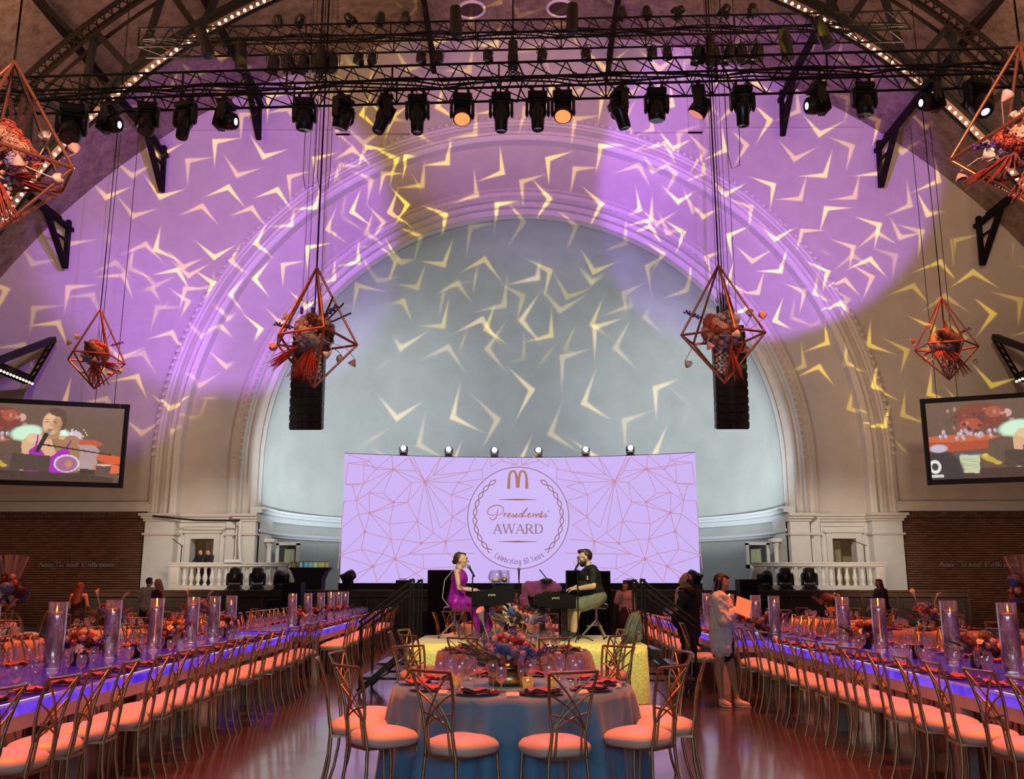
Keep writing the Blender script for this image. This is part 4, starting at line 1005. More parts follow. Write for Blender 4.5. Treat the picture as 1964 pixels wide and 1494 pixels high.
# chain hoists and centre hang
for k, (px, l) in enumerate(((620, 'black chain hoist above the left speaker cables'), (985, 'black chain hoist at the middle of the trusses'), (1358, 'black chain hoist above the right speaker cables'))):
    p = on_truss(RA, RB, px); t = thing('chain_hoist', l, 'hoist', p)
    mb = MB(); mb.tube([(0, -.25, -.5), (0, -.25, -.1)], .11, 10); mb.box((0, -.25, -.62), (.24, .2, .26)); part('motor', mb, M_body, t)
    mb = MB(); mb.tube([(0, -.25, -.1), (0, -.25, 9.0)], .02, 5); part('chain', mb, M_black, t)
    mb = MB()
    for j in range(3): mb.tube([(.10 * math.cos(a) * (1 + j * .2), -.25 + .1 * math.sin(a), -.8 - .09 * j + .03 * math.sin(3 * a)) for a in [i * PI / 5 for i in range(10)]], .018, 4, closed=True)
    part('cable_coil', mb, M_blackm, t)
    mb = MB(); mb.tube([(.05, -.3, -.5), (.25, -.6, -1.2), (.1, -1.6, -2.4), (.0, -2.6, -2.9)], .022, 5); part('cable', mb, M_blackm, t)
# ------------------------------------------------------------------ line arrays
M_spk = mat('speaker_black', (.004, .0045, .006), .45, coat=.15)
for s, px, side, n in ((-1, 585, 'left', 12), (1, 1405, 'right', 12)):
    b = W(px, 824, 29.0); Xc = b.x
    t = thing('line_array', 'tall curved black speaker column hung %s of the stage behind the flowers' % side, 'speaker', (Xc, 29.0, b.z))
    y = 0; z = 0
    for i in range(n):
        tl = R_(max(0, 15 - i * 1.9))
        sg = MB(); w2, dp, hh = .50, .40, .262
        sg.prism([(-w2, 0), (w2, 0), (w2, hh), (-w2, hh)], 0, dp)
        sg.box((-.30, -.02, hh / 2), (.36, .04, hh * .86)); sg.box((.30, -.02, hh / 2), (.36, .04, hh * .86))
        c = part('cabinet', sg, M_spk, t, (0, y, z), (tl, 0, 0))
        g = MB(); g.box((0, -.005, hh / 2), (.16, .03, hh * .8)); part('horn', g, mat('horn_dark', (.03, .03, .045), .25), c)
        g = MB()
        for e in (-1, 1): g.box((e * (w2 + .012), .02, hh / 2), (.024, .06, hh * .7)); g.box((e * .33, -.042, hh / 2), (.03, .004, .018))
        part('rigging', g, mat('rig_grey', (.16, .16, .17), .4, .7), c)
        z += (hh + .006) * math.cos(tl); y -= math.sin(tl) * hh * .4
    mb = MB(); mb.box((0, .1, z + .08), (.9, .8, .12)); part('bumper', mb, M_black, t)
    for k, (dx, dy) in enumerate(((-.30, 0), (.30, 0), (0, .5), (.12, .1), (-.08, -.2))):
        mb = MB(); mb.tube([(dx, dy, z + .1), (dx * .9, dy, z + 12.5)], .018 if k == 2 else .010, 5); part('cable', mb, M_blackm, t)
    for dx in (-.30, .05):
        mb = MB(); mb.box((dx, 0, z + .75), (.08, .08, .22)); mb.tube([(dx, 0, z + .95 + .0), (dx + .05, 0, z + 1.05), (dx, 0, z + 1.15), (dx - .05, 0, z + 1.05)], .012, 4, closed=True); part('turnbuckle', mb, M_black, t)
# thin drop lines in front of the arch
for k, (X, y, z0, z1) in enumerate(((-6.9, 27.5, 16.5, 21.5), (-6.5, 27.5, 13.8, 21.0), (6.6, 27.5, 14.5, 21.0), (-7.6, 30, 15, 22))):
    mb = MB(); mb.tube([(X, y, z1), (X, y, z0 + .5), (X + .1, y, z0), (X + .35, y, z0 + .1), (X + .4, y, z0 + .9), (X + .42, y, z1)], .013, 5)
    o = part('hanging_cable', mb, M_blackm, None); tag(o, 'looped black cable hanging before the arch, %s from the left' % ORD[(2, 3, 4, 1)[k]], 'cable', 'looped cables over the stage')
# ------------------------------------------------------------------ flower meshes
def C(name, c, **k): return mat(name, c, .6, noise=.15, nscale=25, sheen=.15, **k)
F_peach = C('petal_peach', (.88, .50, .36)); F_cream = C('petal_cream', (.88, .78, .68)); F_coral = C('petal_coral', (.75, .16, .09))
F_red = C('petal_red', (.30, .02, .02)); F_blue = C('petal_blue', (.10, .20, .62)); F_lilac = C('petal_lilac', (.42, .34, .62)); F_purple = C('petal_purple', (.12, .04, .34))
F_pink = C('petal_pink', (.80, .45, .42)); F_green = C('leaf_green', (.05, .12, .04)); F_olive = C('leaf_olive', (.18, .19, .08)); F_palm = C('dried_palm_red', (.34, .03, .012)); F_dark = C('dried_dark', (.06, .02, .02))
F_brown = C('dried_brown', (.22, .08, .04))
def petal(mb, M, ln, wd, curl, cup=.3, n=3):
    vs = []
    for i in range(n + 1):
        t = i / n; wv = wd * math.sin(PI * min(.97, t * .82 + .12)) ; z = ln * t * math.cos(curl * t); y = ln * t * math.sin(curl * t)
        for j in (-1, 0, 1): vs.append(M @ Vector((j * wv / 2, y + (cup * wv * .5 if j else 0) * -1, z)))
    fs = []
    for i in range(n):
        for j in range(2): a = i * 3 + j; fs.append((a, a + 1, a + 4, a + 3))
    mb.add(vs, fs, True)
def flower_mesh(kind, m, seed=1):
    r = random.Random(seed); mb = MB()
    if kind == 'rose':
        mb.ell((0, 0, .028), (.022, .022, .03), 8, 5)
        for k in range(16):
            ring = k // 5; a = k * 2.4; tilt = .15 + ring * .33
            M = Matrix.Rotation(a, 4, 'Z') @ Matrix.Translation((0, .006 + ring * .007, .004)) @ Matrix.Rotation(-tilt, 4, 'X')
            petal(mb, M, .052 - ring * .002, .05 + ring * .008, -.5 - ring * .15, .5)
    elif kind == 'hydrangea':
        for k in range(90):
            z = 1 - 2 * (k + .5) / 110; a = k * 2.4; rr = math.sqrt(max(0, 1 - z * z)); d = Vector((rr * math.cos(a), rr * math.sin(a), z)); d = (d + Vector((r.uniform(-.18, .18), r.uniform(-.18, .18), r.uniform(-.18, .18)))).normalized(); c = d * .07 * (.84 + .26 * r.random()) + Vector((0, 0, .03))
            u, v = frame_of(d); s = .020; th = r.random()
            for q in range(2):
                A = u * math.cos(th + q * PI / 2) + v * math.sin(th + q * PI / 2); B = v * math.cos(th + q * PI / 2) - u * math.sin(th + q * PI / 2)
                mb.add([c + A * s, c + B * s * .5, c - A * s, c - B * s * .5], [(0, 1, 2, 3)])
        mb.ell((0, 0, .03), .052, 8, 6)
    elif kind == 'calla':
        n = 12
        def f(u, v):
            a = u * 2 * PI; rr = .004 + .030 * v ** 1.6 * (1 + .55 * math.cos(a) * v); return Vector((rr * math.sin(a), rr * math.cos(a) + .02 * v * v, .13 * v + .035 * max(0, math.cos(a)) * v * v))
        mb.grid(f, n, 7, True, wrap=True); mb.tube([(0, 0, -.16), (0, 0, .01)], .006, 6)
    elif kind == 'daisy':
        for k in range(9):
            M = Matrix.Rotation(k * 2 * PI / 9, 4, 'Z') @ Matrix.Rotation(-1.1 - .2 * (k % 2), 4, 'X'); petal(mb, M, .06, .036, .25, -.3)
        mb.ell((0, 0, .008), (.017, .017, .012), 8, 4)
    elif kind == 'leaf':
        petal(mb, Matrix.Rotation(-.7, 4, 'X'), .15, .05, -.6, .3, 5)
    elif kind == 'blade':
        for k in range(5): petal(mb, Matrix.Rotation(k * 1.3, 4, 'Z') @ Matrix.Rotation(-.5 - .12 * k, 4, 'X'), .19, .018, -.5, .2, 4)
    elif kind == 'sprig':
        mb.tube([(0, 0, 0), (.01, 0, .10), (.03, 0, .2)], .003, 4)
        for k in range(16): mb.ell((.03 * (k / 16) + .012 * math.cos(k * 2.4), .012 * math.sin(k * 2.4), .07 + k * .009), (.008, .008, .010), 5, 4)
    elif kind == 'palm':
        for k in range(26):
            a = (k - 12.5) * .042; L_ = .42 + .06 * r.random(); b = (r.random() - .5) * .1
            mb.tube([(0, 0, 0), (math.sin(a) * L_ * .5, b * .5, math.cos(a) * L_ * .5), (math.sin(a) * L_, b, math.cos(a) * L_)], [.004, .007, .003], 4, cap=False)
    elif kind == 'feather':
        for k in range(22):
            z = .08 + k * .013
            for e in (-1, 1): mb.bar((0, 0, z), (e * .035, 0, z + .03), .004)
        mb.bar((0, 0, 0), (0, 0, .38), .008)
    elif kind == 'drop':                 # hanging amaranth / white orchid string
        for k in range(14): mb.ell((.012 * math.cos(k * 2.3), .012 * math.sin(k * 2.3), -.02 - k * .020), (.017, .017, .014), 6, 4)
    elif kind == 'ginkgo':
        mb.tube([(0, 0, 0), (.06, 0, .14), (.16, 0, .20)], .003, 4); mb.lathe([(.004, 0), (.018, .02), (.034, .05), (.030, .055)], 8, M=Matrix.Translation((.16, 0, .2)) @ Matrix.Rotation(2.2, 4, 'Y'))
    elif kind == 'ball':
        mb.ell((0, 0, .04), .028, 8, 6); mb.tube([(0, 0, -.05), (0, 0, .02)], .003, 4)
    return mb.mesh(kind, m)
FL = {}
def fl(kind, m):
    k = (kind, m.name)
    if k not in FL: FL[k] = flower_mesh(kind, m, len(FL) + 1)
    return FL[k]
NAMES = {'rose': 'rose', 'hydrangea': 'hydrangea', 'calla': 'calla_lily', 'daisy': 'anemone', 'leaf': 'leaf', 'blade': 'grass_tuft', 'sprig': 'lavender_sprig', 'palm': 'dried_palm', 'feather': 'feather_frond', 'drop': 'hanging_blossom', 'ginkgo': 'wired_blossom', 'ball': 'thistle'}
def stick(t, kind, m, p, d, s=1.0, roll=0.0, label=None):
    q = Vector(d).normalized().to_track_quat('Z', 'Y'); e = (q.to_matrix() @ Matrix.Rotation(roll, 3, 'Z')).to_euler()
    o = put(NAMES[kind], fl(kind, m), t, p, e, s)
    if label: o['label'] = label
    return o
M_brass = mat('brass', (.55, .40, .16), .25, 1.0, noise=.1, nscale=20)
M_gilt = mat('aged_gilt', (.42, .33, .19), .34, .9, noise=.15, nscale=14)
def arrangement(label, loc, kind, group, sc_=1.0, seed=1):
    """flower bowl: 'low' drum bowl with a mound, 'tall' footed vase, 'bud' low runner cluster"""
    t = thing('flower_arrangement', label, 'flowers', loc, 0, group); r = random.Random(seed)
    mb = MB(); top = .12
    if kind == 'low': mb.lathe([(.001, 0), (.14, 0), (.145, .01), (.145, .125), (.138, .125), (.138, .02)], 24); mb.ell((0, 0, .12), (.13, .13, .05), 10, 5)
    elif kind == 'tall': mb.lathe([(.001, 0), (.09, 0), (.07, .02), (.03, .06), (.04, .12), (.10, .20), (.11, .24), (.10, .24)], 18); top = .24; mb.ell((0, 0, .24), (.10, .10, .05), 10, 5)
    else: mb.lathe([(.001, 0), (.07, 0), (.08, .02), (.08, .09), (.07, .09)], 14); top = .08; mb.ell((0, 0, .08), (.07, .07, .04), 8, 5)
    part('bowl', mb, M_brass if kind != 'bud' else M_dark_bowl, t)
    if kind == 'low': pal = [('rose', F_peach), ('rose', F_cream), ('hydrangea', F_blue), ('rose', F_coral), ('daisy', F_peach), ('hydrangea', F_blue), ('rose', F_red), ('hydrangea', F_lilac), ('daisy', F_pink), ('rose', F_coral), ('hydrangea', F_lilac)]; n, R = 74, .175
    elif kind == 'tall': pal = [('rose', F_blue), ('hydrangea', F_dark), ('daisy', F_cream), ('rose', F_peach), ('hydrangea', F_brown), ('calla', F_cream), ('rose', F_red), ('hydrangea', F_lilac)]; n, R = 60, .15
    else: pal = [('rose', F_peach), ('hydrangea', F_brown), ('rose', F_coral), ('daisy', F_cream), ('rose', F_pink), ('hydrangea', F_dark), ('rose', F_cream)]; n, R = 20, .12
    for k in range(n):
        z = 1 - (k + .5) / n * 1.05; a = k * 2.4 + seed; rr = math.sqrt(max(0, 1 - z * z)); d = Vector((rr * math.cos(a), rr * math.sin(a), max(z, -.15) * .9 + .12))
        kd, m = pal[k % len(pal)]; p = Vector((d.x * R, d.y * R, top + .03 + d.z * R * (1.0 if kind != 'bud' else .8)))
        stick(t, kd, m, p, d, (.62 + .25 * r.random()) * (1.1 if kd == 'rose' else .85) * (.8 if kd == 'calla' else 1), r.random() * 6)
    for k in range(n // 4):
        a = k * 2.4 + 1; d = Vector((math.cos(a), math.sin(a), .15 + .5 * r.random())); stick(t, ('leaf', 'blade', 'sprig', 'ball')[k % 4], (F_green, F_olive, F_purple, F_lilac)[k % 4], Vector((d.x * R * .8, d.y * R * .8, top + .05)), d, 1.1, k)
    if kind == 'low':
        stick(t, 'calla', F_cream, (-.17, -.05, top + .28), (-.35, -.1, 1), .95, 1.0); stick(t, 'calla', F_cream, (.14, .05, top + .27), (.35, 0, 1), .9, 3); stick(t, 'blade', F_green, (-.2, -.06, top + .10), (-1, -.2, .5), 1.0)
    if kind == 'tall': stick(t, 'calla', F_peach, (.05, -.12, top + .02), (.15, -.5, .9), 1.0, 2)
    t.scale = (sc_,) * 3
    return t
M_dark_bowl = mat('dark_glass_bowl', (.05, .03, .04), .15, coat=.5)
# ------------------------------------------------------------------ hanging flower pendants
M_copper = mat('copper_rod', (.50, .21, .12), .35, .75)
rodm = MB(); rodm.tube([(0, 0, 0), (0, 0, 1)], 1, 6); copm = rodm.mesh('rod', M_copper)
def pendant(label, top, ht, rad, seed, rot, cable_to):
    t = thing('hanging_flower_cage', label, 'pendant', top, rot, 'flower cages hung from the roof'); r = random.Random(seed)
    ring = []
    for k in range(5):
        a = 2 * PI * k / 5 + .3 * (r.random() - .5); ring.append(Vector((rad * math.cos(a), rad * math.sin(a), -ht * (.62 + .06 * (r.random() - .5)))))
    B = Vector((.03, 0, -ht)); rr = .0095 * ht + .001
    def rd(a, b): d = Vector(b) - Vector(a); o = put('rod', copm, t, a, d.to_track_quat('Z', 'Y').to_euler(), (rr, rr, d.length))
    for k in range(5):
        rd((0, 0, 0), ring[k]); rd(ring[k], ring[(k + 1) % 5]); rd(B, ring[k])
    mb = MB(); mb.tube([(0, 0, 0), (0, 0, cable_to - top[2])], .012, 5); part('cable', mb, M_black, t)
    mb = MB(); mb.tube([(0, 0, 0), (0, 0, -ht * .45)], .006, 4); part('inner_cable', mb, M_black, t)
    c = Vector((0, 0, -ht * .56)); R = rad * .36; s = ht / 1.8 * 1.6
    mb = MB(); mb.ell(c, R * .8, 10, 8); part('moss_ball', mb, F_brown, t)
    pal = [('hydrangea', F_peach), ('rose', F_cream), ('rose', F_peach), ('hydrangea', F_coral), ('rose', F_pink), ('hydrangea', F_brown), ('daisy', F_peach), ('hydrangea', F_cream)]
    for k in range(64):
        z = 1 - 2 * (k + .5) / 64; a = k * 2.4 + seed; q = math.sqrt(1 - z * z); d = Vector((q * math.cos(a), q * math.sin(a), z))
        kd, m = pal[(k + seed) % len(pal)]
        if z < -.4 and k % 2: kd, m = ('hydrangea', F_lilac)
        stick(t, kd, m, c + d * R * .9, d, s * (.52 + .3 * r.random()), r.random() * 6)
    for k in range(4): stick(t, 'drop', (F_cream, F_pink)[k % 2], c + Vector((.3 * R * math.cos(k * 1.7), .3 * R * math.sin(k * 1.7), -R * .9)), (.05 * (k - 2), -.1, 1), s * 1.0)
    for k in range(2): stick(t, 'palm', F_palm, c + Vector(((-R * .5, .1, -R * .5), (-R * .1, -.1, -R * .7))[k]), ((-.8, -.1, -.65), (-.25, -.2, -1))[k] if seed % 2 else ((.9, -.1, -.3), (.1, -.2, -1))[k], s * .85)
    for k in range(3): stick(t, 'feather', F_dark, c + Vector((R * .4, 0, R * .5)), (.35 + .3 * k, -.1, 1.0 - .25 * k) if seed % 2 else (-.2 + .3 * k, 0, 1), s * .8)
    for k in range(9):
        a = k * 2.1 + seed; stick(t, 'sprig', (F_purple, F_dark, F_purple)[k % 3], c + Vector((math.cos(a) * R * .8, math.sin(a) * R * .8, -R * .2 + .1 * (k % 3))), (math.cos(a), math.sin(a), -.2 + .35 * (k % 3)), s * 1.15)
    for k in range(6):
        a = k * 1.2 - .6 + seed; stick(t, 'ginkgo', (F_cream, F_pink)[k % 2], c + Vector((math.cos(a) * R * .8, math.sin(a) * R * .8, -.1)), (math.cos(a), math.sin(a) * .4, -.4 + .3 * (k % 3)), s * 1.2, k)
    return t
def pend_at(px, py0, py1, y, **k):
    a, b = W(px, py0, y), W(px, py1, y); return (a.x, y, a.z), (a.z - b.z)
for px, y0, y1, y, rd_, sd, rt, lb in ((608, 512, 742, 13.3, .64, 1, .25, 'copper wire cage of peach flowers hung before the left speaker column'),
                                       (1378, 510, 735, 13.3, .62, 4, .9, 'copper wire cage of cream flowers hung before the right speaker column'),
                                       (190, 590, 744, 19.8, .62, 2, .5, 'smaller copper flower cage above the left projection screen'),
                                       (1802, 573, 730, 19.8, .66, 7, 1.2, 'smaller copper flower cage above the right projection screen'),
                                       (24, 112, 440, 9.2, .78, 6, -.1, 'largest copper flower cage near the upper left corner'),
                                       (1952, 88, 410, 9.2, .80, 9, .35, 'largest copper flower cage near the upper right corner')):
    top, h = pend_at(px, y0, y1, y)
    pendant(lb, top, h, rd_, sd, rt, 19)
# ------------------------------------------------------------------ chairs
M_seat = mat('seat_satin', (.78, .68, .60), .42, noise=.04, nscale=6, sheen=.5)
def seat_mb():
    mb = MB()
    prof = [(0, .000), (.75, .000), (.93, .012), (1.0, .040), (.985, .064), (.90, .086), (.70, .104), (.42, .116), (.001, .120)]
    n = 28; vs = []
    for r, z in prof:
        for k in range(n):
            a = 2 * PI * k / n; c, s_ = math.cos(a), math.sin(a); e = .72
            x = math.copysign(abs(c) ** e, c) * .222 * (1 + .06 * s_); y = math.copysign(abs(s_) ** e, s_) * .215
            vs.append((x * max(r, .001), y * max(r, .001), z))
    fs = [(i * n + k, i * n + (k + 1) % n, (i + 1) * n + (k + 1) % n, (i + 1) * n + k) for i in range(len(prof) - 1) for k in range(n)]
    mb.add(vs, fs, True)
    return mb
SB = -.205                              # back plane
def backp(u, v):                        # u -1..1, v 0..1 from lattice foot to top rail
    z = .60 + .37 * v; hw = .118 + .050 * v
    return Vector((u * hw, SB - .02 - .085 * v * v - .02 * (1 - u * u) * (.4 + .6 * v), z))
BARS = [((-1, 0), (1, 1)), ((-1, .01), (1, .64)), ((-1, .02), (1, .30)), ((1, 0), (-1, 1)), ((1, .01), (-1, .64)), ((1, .02), (-1, .30))]
def leg_pts(x, rear):
    if rear: return [(x * .115, SB - .018, .60), (x * .120, SB - .006, .52), (x * .130, SB + .004, .44), (x * .142, SB - .005, .28), (x * .150, SB - .035, .12), (x * .155, SB - .075, 0)]
    return [(x * .165, .165, .445), (x * .170, .178, .28), (x * .178, .182, .12), (x * .185, .172, 0)]
SEATM = seat_mb().mesh('seat', M_seat)
def mk(f): mb = MB(); f(mb); return mb.mesh('chair_part', M_gilt)
LEGM = {(x, r): mk(lambda mb: mb.tube(leg_pts(x, r), .0115, 6)) for x in (-1, 1) for r in (0, 1)}
def _sf(mb):
    P = [(-.165, .165, .44), (.165, .165, .44), (.13, SB + .004, .44), (-.13, SB + .004, .44)]
    for i in range(4): mb.bar(P[i], P[(i + 1) % 4], .022, .018)
SFM = mk(_sf)
def _bf(mb):
    mb.tube([backp(-1, v / 6) for v in range(7)], .0105, 6); mb.tube([backp(1, v / 6) for v in range(7)], .0105, 6)
    mb.tube([backp(-1 + u / 3, 1) for u in range(7)], .0105, 6)
    for s in (-1, 1): mb.tube([backp(s * .66, .12), (s * .088, SB - .012, .52), (s * .09, SB + .004, .44)], .008, 5)
BFM = mk(_bf)
def bar_pts(a, b): return [backp(a[0] + (b[0] - a[0]) * t / 5, a[1] + (b[1] - a[1]) * t / 5 + .05 * math.sin(PI * t / 5)) for t in range(6)]
BARM = [mk(lambda mb: mb.tube(bar_pts(a, b), .0068, 5, cap=False)) for a, b in BARS]
LATM = mk(lambda mb: [mb.tube(bar_pts(a, b), .0068, 4, cap=False) for a, b in BARS])
def make_chair(near):
    t = thing('banquet_chair', 'x', 'chair', (0, 0, -50))
    put('seat', SEATM, t, (0, 0, .437))
    for k in LEGM: put('leg', LEGM[k], t)
    put('seat_frame', SFM, t); put('backrest_frame', BFM, t)
    if near:
        for b in BARM: put('lattice_bar', b, t)
    else: put('backrest_lattice', LATM, t)
    return t
TPL = {}
def chair(x, y, face, label, group, near=False):
    rz = math.atan2(face[1], face[0]) - PI / 2
    if near not in TPL:
        t = make_chair(near); TPL[near] = t; t.location = (x, y, 0); t.rotation_euler = (0, 0, rz); t['label'] = label; t['group'] = group
        return t
    return dup(TPL[near], (x, y, 0), rz, label, group)
# ------------------------------------------------------------------ tableware
M_glass = glass_mat('clear_glass', (.97, .96, 1.0), .55, .10)
M_glass2 = glass_mat('goblet_glass', (.90, .86, .98), .50, .26)
M_water = mat('candle_water', (1, 1, 1), .0, trans=1.0, ior=1.33)
M_plate = mat('charger', (.20, .045, .02), .25, .35, noise=.2, nscale=30)
M_napkin = mat('napkin_terracotta', (.36, .055, .025), .75, noise=.12, nscale=20, sheen=.3)
def gl_mesh(prof, m, n=12): mb = MB(); mb.lathe(prof, n); return mb.mesh('glass', m)
GOB = gl_mesh([(.001, .003), (.036, .002), (.034, .006), (.008, .012), (.006, .05), (.010, .058), (.032, .078), (.040, .105), (.040, .135), (.036, .165)], M_glass2)
WIN = gl_mesh([(.001, .003), (.036, .002), (.034, .006), (.005, .012), (.0045, .085), (.010, .092), (.034, .115), (.041, .145), (.038, .180), (.032, .21)], M_glass)
FLU = gl_mesh([(.001, .003), (.030, .002), (.028, .006), (.005, .012), (.0045, .080), (.012, .090), (.023, .120), (.026, .17), (.022, .235)], M_glass, 10)
pl = MB(); pl.lathe([(.001, .004), (.10, .004), (.112, .010), (.158, .016), (.160, .012), (.11, .002), (.001, .001)], 22); PLM = pl.mesh('charger', M_plate)
npk = MB()
def _nap(u, v):
    x = (u - .5) * .22; y = (v - .5) * .15; return Vector((x, y + .02 * math.sin(u * 5), .030 + .010 * math.sin(u * 9 + v * 3) + .008 * math.cos(v * 11)))
npk.grid(_nap, 8, 6); npk.grid(lambda u, v: _nap(u, v) - Vector((0, 0, .014)), 8, 6)
NPM = npk.mesh('napkin', M_napkin)
T0 = {}
def ware(kind, me, cat, loc, rz, label, group, s=1.0):
    o = put(kind, me, None, loc, (0, 0, rz), s); return tag(o, label, cat, group)
CNT = {'g': 0, 'w': 0, 'f': 0}
def setting(o, face, z, where, group, full=3, rnd=random):
    """one place: charger plate, napkin, glasses; o = point on the table edge, face = unit vector into the table"""
    f = Vector((face[0], face[1], 0)); r = Vector((f.y, -f.x, 0)); o = Vector((o[0], o[1], z)); rz = math.atan2(f.y, f.x) - PI / 2
    p = o + f * .185; ware('charger_plate', PLM, 'plate', p, 0, 'copper charger plate, ' + where, group + ': plates')
    ware('napkin', NPM, 'napkin', p, rz + rnd.uniform(-.2, .2), 'folded terracotta napkin, ' + where, group + ': napkins')
    j = lambda: Vector((rnd.uniform(-.02, .02), rnd.uniform(-.02, .02), 0))
    ware('water_goblet', GOB, 'glass', o + f * .37 + r * .11 + j(), 0, 'cut water goblet, ' + where, group + ': goblets', 1.05)
    if full > 1: ware('wine_glass', WIN, 'glass', o + f * .44 + r * .01 + j(), 0, 'stemmed wine glass, ' + where, group + ': wine glasses')
    if full > 2: ware('champagne_flute', FLU, 'glass', o + f * .40 - r * .10 + j(), 0, 'slim champagne flute, ' + where, group + ': flutes')
# ------------------------------------------------------------------ long illuminated tables
def glow_mat():
    m = bpy.data.materials.new('glowing_acrylic'); m.use_nodes = True; nt = m.node_tree; b = nt.nodes['Principled BSDF']
    tc = nt.nodes.new('ShaderNodeTexCoord'); n = nt.nodes.new('ShaderNodeTexNoise'); n.inputs['Scale'].default_value = 3.5; n.inputs['Detail'].default_value = 5; n.inputs['Distortion'].default_value = 1.2
    r = nt.nodes.new('ShaderNodeValToRGB'); r.color_ramp.elements[0].position = .32; r.color_ramp.elements[1].position = .68
    r.color_ramp.elements[0].color = (.020, .004, .70, 1); r.color_ramp.elements[1].color = (.20, .07, .90, 1)
    nt.links.new(tc.outputs['Object'], n.inputs['Vector']); nt.links.new(n.outputs['Fac'], r.inputs[0])
    nt.links.new(r.outputs[0], b.inputs['Emission Color']); b.inputs['Emission Strength'].default_value = .95
    b.inputs['Base Color'].default_value = (.05, .03, .10, 1); b.inputs['Roughness'].default_value = .18
    return m
M_glow = glow_mat(); M_glow_top = M_glow.copy(); M_glow_top.node_tree.nodes['Principled BSDF'].inputs['Emission Strength'].default_value = .17; M_strip = emis('edge_strip', (.75, .72, 1.0), 1.0); M_tframe = mat('table_frame', (.62, .60, .58), .5, noise=.06, nscale=6)
M_edge = mat('clear_edge', (.35, .22, .6), .1, emit=(.28, .14, .7), estr=.5)
TW = 1.6
TABLES = [  # label, near end inner edge (x, y), far end, side sign, units
    ('near left run of glowing tables', (-3.24, 4.9), (-3.62, 15.1), -1, 4), ('far left run of glowing tables', (-3.45, 16.2), (-3.85, 25.8), -1, 4),
    ('near right run of glowing tables', (3.44, 4.9), (3.32, 13.3), 1, 3), ('far right run of glowing tables', (2.85, 13.75), (3.15, 24.0), 1, 4)]
VASE_Y = [[6.2, 7.5, 8.7, 10.0, 11.3, 12.7, 13.7, 14.6], [18.2, 19.8, 21.4, 22.8, 24.0, 25.2], [6.2, 7.4, 8.4, 9.5, 11.3, 12.5], [14.15, 15.4, 17.6, 20.2, 22.8]]
M_candle = mat('pink_candle', (.80, .34, .36), .4, emit=(.6, .2, .2), estr=.12)
vz_ = MB(); vz_.lathe([(.001, .004), (.076, .004), (.080, .0), (.082, .02), (.082, .60), (.078, .60), (.078, .02), (.001, .014)], 24); VZM = vz_.mesh('vase_wall', glass_mat('vase_glass', (1, 1, 1), .50, .03, .08))
wt = MB(); wt.lathe([(.001, .018), (.076, .018), (.076, .505), (.001, .505)], 24); WTM = wt.mesh('water', M_water)
cn = MB(); cn.lathe([(.001, -.02), (.025, -.018), (.040, .0), (.043, .018), (.030, .022), (.001, .020)], 14); cn.tube([(0, 0, .02), (0, 0, .032)], .002, 4); CNM = cn.mesh('floating_candle', M_candle)
VT = {}
